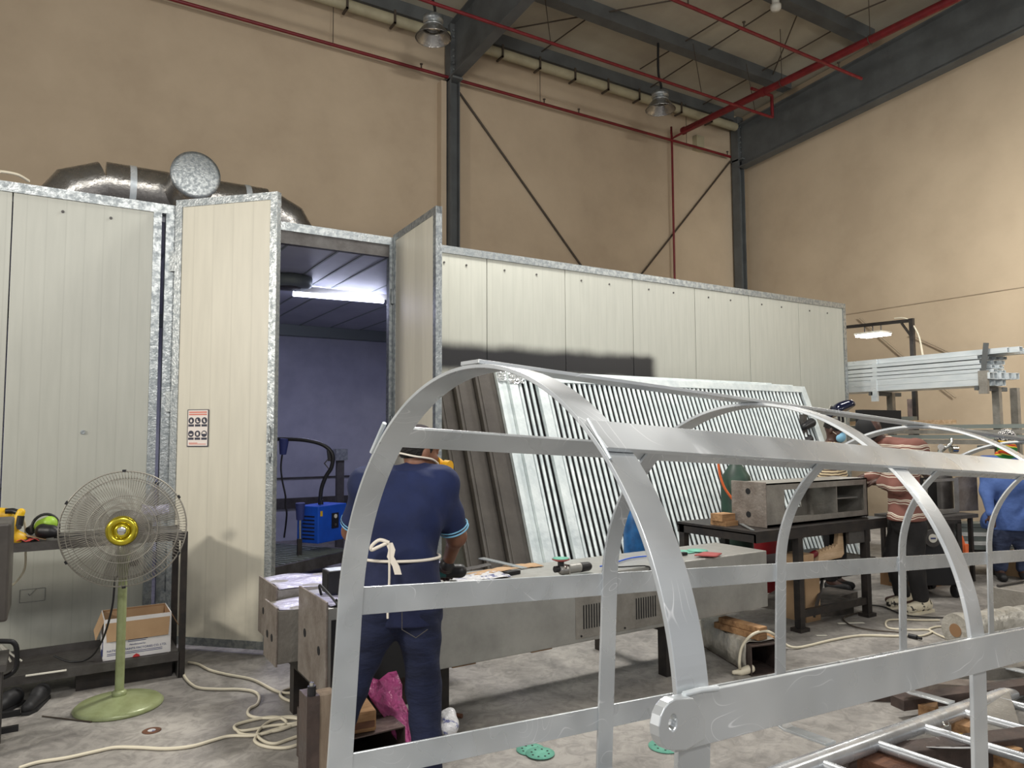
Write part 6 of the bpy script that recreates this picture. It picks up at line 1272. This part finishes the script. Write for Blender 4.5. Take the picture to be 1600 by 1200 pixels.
# ---- the man in navy, back to the camera, sanding the long box
D0 = 3.28
def J(x, y, o=0.): return U(x, y, D=D0+o)
fwd = unit(V(_fw[0], _fw[1], 0)*1+V(0, 0, 0)); rgt = unit(np.cross(fwd, (0, 0, 1)))
pel = J(626, 930, .02); hl, hr = J(598, 948, .0), J(654, 948, .02); kl, kr = J(545, 1085, .04), J(663, 1080, .10); al, ar = J(502, 1235, .0), J(668, 1232, .05)
al[2] = ar[2] = .09
ch = J(630, 800, .08); wa = J(626, 868, .04); nb = J(648, 735, .17); hc = J(655, 706, .25); sL, sR = J(576, 757, .10), J(687, 757, .14)
eL, eR = J(550, 830, .22), J(713, 838, .24); wL, wR = J(590, 872, .50), J(698, 884, .46)
man = person('person', 'man in navy polo and apron, back to the camera, sanding the long steel box', V(pel[0], pel[1], 0))
B1 = [limb(sL, sR, .055, .055), limb(ch-rgt*.07, ch+rgt*.07, .09, .09), limb(wa-rgt*.045, wa+rgt*.045, .08, .08), limb(pel-rgt*.05, pel+rgt*.05, .09, .09), limb(ch, wa, .08, .08),
      limb(nb-V(0, 0, .04), hc-V(0, 0, .03), .058, .052), limb(sL, eL, .048, .040), limb(eL, wL, .038, .026), limb(sR, eR, .050, .041), limb(eR, wR, .040, .027),
      limb(hl, kl, .082, .058), limb(kl, al, .055, .04), limb(hr, kr, .082, .058), limb(kr, ar, .055, .04), limb(al, al+fwd*.14-V(0, 0, .045), .04, .032), limb(ar, ar+fwd*.14-V(0, 0, .045), .04, .032)]
hf = unit(fwd*.62+rgt*.72-V(0, 0, .22)); hrt = unit(np.cross(hf, (0, 0, 1)))
at = face(B1, hc, hf, hrt, .98)
hand(B1, wR, unit(V(fwd[0], fwd[1], -.35)-rgt*.1), V(0, 0, -1), 1.0, .75, 1); hand(B1, wL, unit(V(fwd[0], fwd[1], -.25)+rgt*.2), V(0, 0, -1), 1.0, .75, -1)
sdfpart(B1, 'body', 'skin', man, .0065, .05)
zc = V(0, 0, 1)
SH = [limb(sL+zc*.004, sR+zc*.004, .086, .086), limb(ch-rgt*.085+zc*.03, ch+rgt*.085+zc*.03, .115, .115), limb(ch-rgt*.07-zc*.05, ch+rgt*.07-zc*.05, .114, .114), limb(wa-rgt*.05, wa+rgt*.05, .116, .116), limb(pel-rgt*.05+zc*.03, pel+rgt*.05+zc*.03, .124, .124), limb(nb-zc*.07-fwd*.03, nb-zc*.02-fwd*.01, .092, .074)]
sl_ = unit(eL-sL); sr_ = unit(eR-sR)
SH += [limb(sL, sL+(eL-sL)*.86, .073, .066, clip=[(sL+(eL-sL)*.84, sl_)]), limb(sR, sR+(eR-sR)*.86, .076, .070, clip=[(sR+(eR-sR)*.86, sr_)])]
sdfpart(SH, 'polo_shirt', 'navy', man, .0085, .055, .006, 34, clips=[(pel+zc*.04, (0, 0, -1)), (nb+zc*.035-fwd*.0, unit(zc*.9-fwd*.25))])
def band(c0, ax_, r, w_, nm, m, seg=28, ecc=1., t_=.004):
    b = B(); d, a, c_ = frame(ax_); b.tube([c0+(a*math.cos(q)+c_*math.sin(q)*ecc)*r for q in np.linspace(0, 2*PI, seg+1)[:-1]], w_, 6, closed=True); return b.build(nm, m, man)
for c0, ax_, r in ((sL+(eL-sL)*.83, sl_, .066), (sR+(eR-sR)*.85, sr_, .0705)):
    band(c0, ax_, r, .0042, 'cuff_stripe', 'cuff'); band(c0-ax_*.016, ax_, r+.001, .0035, 'cuff_stripe', 'cuff')
band(nb-zc*.018-fwd*.005, unit(zc*.85-fwd*.42), .066, .008, 'collar_stripe', 'cuff')
band(nb+zc*.0, unit(zc*.85-fwd*.42), .060, .011, 'collar', 'navy2')
# apron wrapped over the hips, tied at the back
AP = [limb(wa-rgt*.05-zc*.03, wa+rgt*.05-zc*.03, .122, .122), limb(pel-rgt*.055+zc*.02, pel+rgt*.055+zc*.02, .134, .134), limb(pel-rgt*.06-zc*.1+fwd*.03, pel+rgt*.06-zc*.1+fwd*.03, .128, .128)]
sdfpart(AP, 'apron', 'navy2', man, .0085, .05, .003, 30, clips=[(wa-zc*.0, zc), (J(626, 975), -zc)])
b = B(); wz = wa-zc*.005; ring = [wz+(rgt*math.cos(q)*1.36+fwd*math.sin(q))*.131 for q in np.linspace(0, 2*PI, 49)[:-1]]; b.tube(ring, .007, 6, closed=True); b.build('apron_string', 'tie', man)
kn = J(608, 848, -.135); b = B(); b.tube([kn, kn-rgt*.04+zc*.012, kn-rgt*.072-zc*.01, kn-rgt*.075-zc*.03, kn-rgt*.05-zc*.02, kn-rgt*.01-zc*.002], .0085, 6, sub=5); b.build('bow_loop', 'tie', man)
b = B(); b.ribbon([kn, kn+rgt*.012-zc*.03, kn+rgt*.006-zc*.06, kn+rgt*.03-zc*.10, kn+rgt*.04-zc*.135], rgt, .030, .004); b.build('bow_end', 'tie', man)
b = B(); b.tube([kn, kn+rgt*.002-zc*.15, kn-rgt*.004-zc*.26, kn-rgt*.004-zc*.32], .005, 6, sub=3); b.build('bow_end', 'tie', man)
# jeans
JE = [limb(pel-rgt*.06-zc*.01, pel+rgt*.06-zc*.01, .114, .114), limb(hl+zc*.0, kl, .094, .074), limb(kl, kl+(al-kl)*.92, .073, .066), limb(hr, kr, .094, .078), limb(kr, kr+(ar-kr)*.92, .077, .066), limb(hl, hl+(kl-hl)*.3, .098, .09), limb(hr, hr+(kr-hr)*.3, .1, .092)]
sdfpart(JE, 'jeans', 'denim', man, .0085, .035, .005, 46, clips=[(V(0, 0, .10), -zc), (pel+zc*.1, zc)])
for sg, c_ in ((1, hr),):
    b = B(); p0 = J(650, 965, -.15); pts = [p0-rgt*.06+zc*.03, p0-rgt*.06-zc*.05, p0+rgt*.0-zc*.085, p0+rgt*.05-zc*.05]; b.tube(pts, .0022, 5); b.build('pocket_seam', 'shelf', man)
for a0_ in (al, ar):
    q = V(a0_[0], a0_[1], 0); SHO = [limb(q+zc*.055-fwd*.02, q+fwd*.16+zc*.04, .048, .040), limb(q+zc*.09, q+zc*.06, .05, .05)]
    sdfpart(SHO, 'shoe', 'shoek', man, .009, .03, clips=[(V(0, 0, .002), -zc)])
# head gear
CP = [('e', at(0, -.012, .04), (.088, .106, .092), (hrt, hf, np.cross(hrt, hf)))]
sdfpart(CP, 'cap', 'capcloth', man, .007, .02, clips=[(at(0, 0, .02), -unit(zc*.95+hf*.0))])
HR = [('e', at(0, -.02, .02), (.082, .096, .09), (hrt, hf, np.cross(hrt, hf)))]
sdfpart(HR, 'hair', 'hair', man, .007, .02, .002, 90, clips=[(at(0, 0, -.03), -zc), (at(0, .03, 0), hf)])
b = B(); mc_ = at(0, .105, -.045); b.cyl(mc_, mc_+hf*.045, .045, .03, n=20); b.build('respirator', 'yellowfilter', man)
b = B(); q = mc_+hf*.03+hrt*.045; b.cyl(q, q+unit(hrt+hf*.4)*.03, .032, n=20); q = mc_+hf*.03-hrt*.045; b.cyl(q, q+unit(-hrt+hf*.4)*.03, .032, n=20); b.build('filter', 'yellowfilter', man)
b = B(); b.tube([at(-.05, .09, -.04), at(-.088, .02, -.03), at(-.07, -.07, -.035), at(0, -.108, -.03), at(.07, -.07, -.035), at(.088, .02, -.03), at(.05, .09, -.04)], .005, 6, sub=5); b.build('respirator_strap', 'tie', man)
b = B(); b.tube([at(-.05, .09, -.06), at(-.07, .0, -.08), at(-.03, -.07, -.085), at(.03, -.07, -.085), at(.07, .0, -.08), at(.05, .09, -.06)], .005, 6, sub=5); b.build('respirator_strap', 'tie', man)
# dark gloves on both hands
for w_, sd_, dd_ in ((wR, 1, unit(V(fwd[0], fwd[1], -.35)-rgt*.1)), (wL, -1, unit(V(fwd[0], fwd[1], -.25)+rgt*.2))):
    G_ = []; hand(G_, w_, dd_, V(0, 0, -1), 1.28, .75, sd_); G_.append(limb(w_-dd_*.05, w_+dd_*.02, .036, .034)); sdfpart(G_, 'glove', 'black', man, .0055, .012)
# the sander held in both hands
q = wR+fwd*.07-zc*.14
t = thing('orbital_sander', tuple(q), 'dark teal and black sander in the hands of the man in navy', 'power tool')
gp = wR+unit(V(fwd[0], fwd[1], -.35)-rgt*.1)*.075-zc*.035; gp = gp+zc*.02
b = B(); sdf_mesh(b, [limb(gp-rgt*.07, gp+rgt*.0, .036, .034)], .007, .02); b.build('motor_housing', 'teal', t)
b = B(); sdf_mesh(b, [limb(gp+rgt*.0, gp+rgt*.07, .034, .036)], .007, .02); b.build('handle', 'black', t)
b = B(); b.lathe([(0, 0), (.062, 0), (.062, .012), (.02, .03), (0, .03)], V(gp[0]-rgt[0]*.07, gp[1]-rgt[1]*.07, gp[2]-.10), n=28); b.build('sanding_pad', 'redpad', t)
b = B(); b.cyl(V(gp[0]-rgt[0]*.07, gp[1]-rgt[1]*.07, gp[2]-.075), gp-rgt*.07, .028, n=16); b.build('gear_head', 'galvduct', t)

def worker(D, base, lab, J_, fw2, mats, scale, extra=None, down=None):
    pass
# ---- the man in the brown striped shirt, bent forward over the table
D2 = 6.75
def K(x, y, o=0.): return U(x, y, D=D2+o)
f2 = unit(-_r2*V(1, 1, 0)*.75+_fw*V(1, 1, 0)*.66); r2 = unit(np.cross(f2, zc))
pe = K(1418, 812, .0); c2 = K(1408, 738, .05); n2 = K(1384, 693, .1); h2 = K(1361, 673, .14); s2L, s2R = K(1385, 706, .24), K(1430, 702, -.10)
e2L, e2R = K(1376, 748, .36), K(1402, 762, -.12); w2L, w2R = K(1352, 745, .42), K(1372, 752, .10); kk2 = [K(1396, 872, .1), K(1428, 872, -.08)]; aa2 = [K(1412, 948, .16), K(1440, 948, -.06)]
for a in aa2: a[2] = .09
hh2 = [K(1406, 822, .1), K(1430, 822, -.08)]
m2 = person('person', 'man in brown striped shirt and black trousers bent over the work table', V(pe[0], pe[1], 0))
B2 = [limb(s2L, s2R, .06, .06), limb(c2-r2*.08, c2+r2*.08, .11, .11), limb(pe-r2*.06, pe+r2*.06, .12, .12), limb(c2, pe, .11, .11), limb(n2, h2, .055, .05), limb(s2L, e2L, .048, .04), limb(e2L, w2L, .038, .027), limb(s2R, e2R, .048, .04), limb(e2R, w2R, .038, .027)]
for h_, k_, a_2 in zip(hh2, kk2, aa2): B2 += [limb(h_, k_, .08, .058), limb(k_, a_2, .054, .04), limb(a_2, a_2+f2*.13-zc*.045, .038, .032)]
hf2 = unit(f2-zc*.5); at2 = face(B2, h2, hf2, r2, .98)
for w_, sg in ((w2L, -1), (w2R, 1)): hand(B2, w_, unit(f2-zc*.3), -zc, 1, .7, sg)
sdfpart(B2, 'body', 'skind', m2, .009, .05)
SH = [limb(s2L, s2R, .085, .085), limb(c2-r2*.09, c2+r2*.09, .135, .135), limb(pe-r2*.08+zc*.0, pe+r2*.08+zc*.0, .150, .150), limb(c2, pe, .135, .14), limb(K(1405, 704, .1), K(1432, 704, -.05), .10, .10), limb(K(1400, 705, .08), n2+zc*-.01, .11, .085), limb(s2L, e2L, .078, .066), limb(s2R, e2R, .08, .068), limb(e2R, e2R+(w2R-e2R)*.8, .062, .05), limb(e2L, e2L+(w2L-e2L)*.8, .06, .05)]
sdfpart(SH, 'striped_shirt', 'brownstripe', m2, .012, .06, .006, 30, clips=[(K(1410, 812), -zc)])
JE = [limb(pe-r2*.06-zc*.02, pe+r2*.06-zc*.02, .125, .125)]
for h_, k_, a_2 in zip(hh2, kk2, aa2): JE += [limb(h_, k_, .10, .08), limb(k_, k_+(a_2-k_)*.9, .08, .068)]
sdfpart(JE, 'trousers', 'blacktr', m2, .012, .035, .005, 40, clips=[(V(0, 0, .1), -zc), (pe+zc*.1, zc)])
for a_2 in aa2:
    q = V(a_2[0], a_2[1], 0); fs2 = unit(-_r2*V(1, 1, 0)*.8-_fw*V(1, 1, 0)*.4); sdfpart([limb(q+zc*.065-fs2*.06, q+fs2*.17+zc*.05, .058, .048), limb(q+zc*.11-fs2*.02, q+zc*.07, .055, .055)], 'sneaker', 'shoe', m2, .01, .03, clips=[(V(0, 0, .02), -zc)])
    b = B(); b.prism([q+fs2*x+np.cross(zc, fs2)*y for x, y in ((-.12, -.045), (.12, -.055), (.21, -.02), (.21, .02), (.12, .055), (-.12, .045))], (0, 0, .025)); b.build('shoe_sole', 'cordw', m2)
WM = [('e', at2(0, .02, .02), (.10, .11, .125), (r2, hf2, np.cross(r2, hf2)))]
sdfpart(WM, 'welding_hood', 'dark', m2, .01, .02, clips=[(at2(0, -.06, 0), -hf2)])

# ---- the man with raised welding helmet and blue mask
D3 = 7.75
def N(x, y, o=0.): return U(x, y, D=D3+o)
f3 = unit(_r2*V(1, 1, 0)*.75-_fw*V(1, 1, 0)*.55); r3 = unit(np.cross(f3, zc))
h3 = N(1303, 672, 0); n3 = N(1297, 690, 0); c3 = N(1300, 745, 0); p3 = N(1298, 812, 0); s3L, s3R = n3-r3*-.0+np.array([0, 0, -.06])-r3*.17, n3+np.array([0, 0, -.06])+r3*.17
m3 = person('person', 'man in cream striped shirt with raised welding helmet and light blue mask', V(p3[0], p3[1], 0))
e3 = [s3L-zc*.27+f3*.03, s3R-zc*.27+f3*.03]; w3 = [e3[0]+f3*.1-zc*.2, e3[1]+f3*.1-zc*.2]
B3 = [limb(s3L, s3R, .06, .06), limb(c3-r3*.08, c3+r3*.08, .11, .11), limb(p3-r3*.06, p3+r3*.06, .115, .115), limb(c3, p3, .11, .11), limb(n3-zc*.05, h3-zc*.03, .055, .05)]
for i, s_ in enumerate((s3L, s3R)): B3 += [limb(s_, e3[i], .048, .04), limb(e3[i], w3[i], .038, .027)]; hand(B3, w3[i], unit(f3-zc*.2), -zc, 1, .7, 1 if i else -1)
fe = []
for sg in (-1, 1):
    h_ = p3+r3*.09*sg-zc*.04; k_ = V(h_[0]+f3[0]*.03, h_[1]+f3[1]*.03, .5); a_ = V(h_[0], h_[1], .09); B3 += [limb(h_, k_, .08, .058), limb(k_, a_, .054, .04), limb(a_, a_+f3*.13-zc*.045, .038, .032)]; fe.append((h_, k_, a_))
hf3 = unit(f3-zc*.35); at3 = face(B3, h3, hf3, r3, 1.0); sdfpart(B3, 'body', 'skind', m3, .009, .05)
SH = [limb(s3L, s3R, .08, .08), limb(c3-r3*.09, c3+r3*.09, .13, .13), limb(p3-r3*.07, p3+r3*.07, .135, .135), limb(c3, p3, .13, .13), limb(n3-zc*.06, n3-zc*.03, .09, .07), limb(s3L, n3-zc*.03, .07, .06), limb(s3R, n3-zc*.03, .07, .06)]
for i, s_ in enumerate((s3L, s3R)): SH += [limb(s_, e3[i], .072, .06), limb(e3[i], e3[i]+(w3[i]-e3[i])*.8, .056, .05)]
sdfpart(SH, 'striped_shirt', 'tanstripe', m3, .012, .05, .004, 30, clips=[(p3-zc*.05, -zc), (n3+zc*.0, zc)])
JE = [limb(p3-r3*.06-zc*.02, p3+r3*.06-zc*.02, .125, .125)]
for h_, k_, a_ in fe: JE += [limb(h_, k_, .1, .075), limb(k_, k_+(a_-k_)*.9, .074, .064)]; sdfpart([limb(V(a_[0], a_[1], .055)-f3*.02, V(a_[0], a_[1], .04)+f3*.16, .048, .04)], 'shoe', 'shoek', m3, .012, .02, clips=[(V(0, 0, .002), -zc)])
sdfpart(JE, 'trousers', 'blacktr', m3, .012, .035, .004, 40, clips=[(V(0, 0, .1), -zc), (p3+zc*.1, zc)])
a3 = (r3, hf3, np.cross(r3, hf3))
sdfpart([('e', at3(0, .085, -.05), (.072, .05, .058), a3)], 'face_mask', 'maskblue', m3, .006, .02)
b = B(); b.tube([at3(.05, .08, -.04), at3(.082, .0, -.01)], .0035, 5); b.tube([at3(-.05, .08, -.04), at3(-.082, .0, -.01)], .0035, 5); b.build('mask_strap', 'tie', m3)
sdfpart([('e', at3(0, -.015, .03), (.084, .1, .09), a3)], 'hair', 'hair', m3, .008, .02, .002, 90, clips=[(at3(0, 0, .0), -a3[2]), (at3(0, .06, 0), hf3)])
vis = unit(hf3*.8+zc*.75); vx = (r3, vis, np.cross(r3, vis)); vc = h3+zc*.20+f3*.07
WH = [('e', vc, (.115, .17, .085), vx), ('c', vc+vis*.02-r3*.06, vc+vis*.02+r3*.06, .07, .07)]
sdfpart(WH, 'welding_helmet', 'visor', m3, .008, .03, clips=[(vc-zc*.035-f3*.02, -unit(zc*.9-f3*.5))])
b = B(); b.tube([at3(-.09, 0, .06), at3(-.09, .04, .11), vc-r3*.08], .014, 8); b.tube([at3(.09, 0, .06), at3(.09, .04, .11), vc+r3*.08], .014, 8); b.tube([at3(.092*math.cos(q), .108*math.sin(q), .055) for q in np.linspace(0, 2*PI, 25)[:-1]], .011, 6, closed=True); b.build('helmet_headband', 'black', m3)
b = B(); b.box(vc+vis*.03-zc*.0-f3*.12, (.16, .09, .004), (r3, unit(vis*.6+zc), np.cross(r3, unit(vis*.6+zc)))); b.build('helmet_painted_reflection', 'white_plastic', m3)  # white plate put on the shell as a painted reflection

# ---- the man in the blue shirt with the striped scarf
D4 = 8.15
def Q(x, y, o=0.): return U(x, y, D=D4+o)
f4 = unit(-_fw*V(1, 1, 0)*.8-_r2*V(1, 1, 0)*.35); r4 = unit(np.cross(f4, zc))
h4 = Q(1573, 690, .0); n4 = Q(1574, 713, .05); c4_ = Q(1578, 755, .06); p4 = Q(1577, 822, .06)
s4 = [n4-zc*.075+r4*.19, n4-zc*.075-r4*.19]     # image left, image right
m4 = person('person', 'man in blue shirt, worn jeans and a green, red and yellow striped scarf', V(p4[0], p4[1], 0))
e4 = [Q(1541, 768, .08), Q(1612, 775, .0)]; w4 = [Q(1549, 806, -.08), Q(1606, 812, -.15)]
B4 = [limb(s4[0], s4[1], .06, .06), limb(c4_-r4*.08, c4_+r4*.08, .115, .115), limb(p4-r4*.07, p4+r4*.07, .12, .12), limb(c4_, p4, .12, .12), limb(n4-zc*.05, h4-zc*.03, .058, .052)]
fe = []
for i in (0, 1):
    B4 += [limb(s4[i], e4[i], .05, .042), limb(e4[i], w4[i], .04, .028)]; hand(B4, w4[i], unit(f4*.5-zc*.8), f4*-1, 1, .6, 1 if i else -1)
    h_ = (Q(1564, 842, .04), Q(1594, 842, .04))[i]; k_ = (Q(1552, 888, .0), Q(1592, 888, .0))[i]; k_ = V(h_[0]*1, h_[1]*1, .50)+f4*.03; a_ = V(h_[0], h_[1], .09)-r4*(.02 if i else -.02)
    B4 += [limb(h_, k_, .085, .06), limb(k_, a_, .056, .04), limb(a_, a_+f4*.13-zc*.045, .038, .032)]; fe.append((h_, k_, a_))
hf4 = unit(f4-zc*.35-r4*-.2); rr4 = unit(np.cross(hf4, zc)); at4 = face(B4, h4, hf4, rr4, 1.0); sdfpart(B4, 'body', 'skind', m4, .009, .05)
SH = [limb(s4[0], s4[1], .09, .09), limb(c4_-r4*.11, c4_+r4*.11, .15, .15), limb(p4-r4*.11+zc*.04, p4+r4*.11+zc*.04, .165, .165), limb(c4_, p4, .16, .165), limb(n4-zc*.06, n4-zc*.02, .085, .07)]
for i in (0, 1): SH += [limb(s4[i], e4[i], .074, .064), limb(e4[i], e4[i]+(w4[i]-e4[i])*.9, .06, .05)]
sdfpart(SH, 'blue_shirt', 'blueshirt', m4, .012, .06, .007, 26, clips=[(Q(1570, 828), -zc), (n4+zc*.01, zc)])
JE = [limb(p4-r4*.08-zc*.02, p4+r4*.08-zc*.02, .14, .14)]
for h_, k_, a_ in fe: JE += [limb(h_, k_, .108, .082), limb(k_, k_+(a_-k_)*.9, .08, .07)]; sdfpart([limb(V(a_[0], a_[1], .055)-f4*.02, V(a_[0], a_[1], .04)+f4*.16, .05, .042)], 'shoe', 'shoek', m4, .012, .02, clips=[(V(0, 0, .002), -zc)])
sdfpart(JE, 'jeans', 'denim2', m4, .012, .035, .006, 40, clips=[(V(0, 0, .08), -zc), (p4+zc*.1, zc)])
a4 = (rr4, hf4, np.cross(rr4, hf4))
sdfpart([('e', at4(0, .045, -.055), (.088, .085, .085), a4), ('c', at4(0, .03, -.1), at4(0, .05, -.19), .085, .03), ('c', n4-r4*.05, n4+r4*.05, .075, .075)], 'scarf', 'scarf', m4, .009, .03, .004, 40)
sdfpart([('e', at4(0, -.01, .045), (.098, .112, .095), a4)], 'cap', 'patterncap', m4, .009, .03, .003, 50, clips=[(at4(0, 0, .02), -a4[2])])
sdfpart([('e', at4(0, .02, .03), (.088, .1, .02), a4)], 'headband', 'yellow', m4, .009, .01)
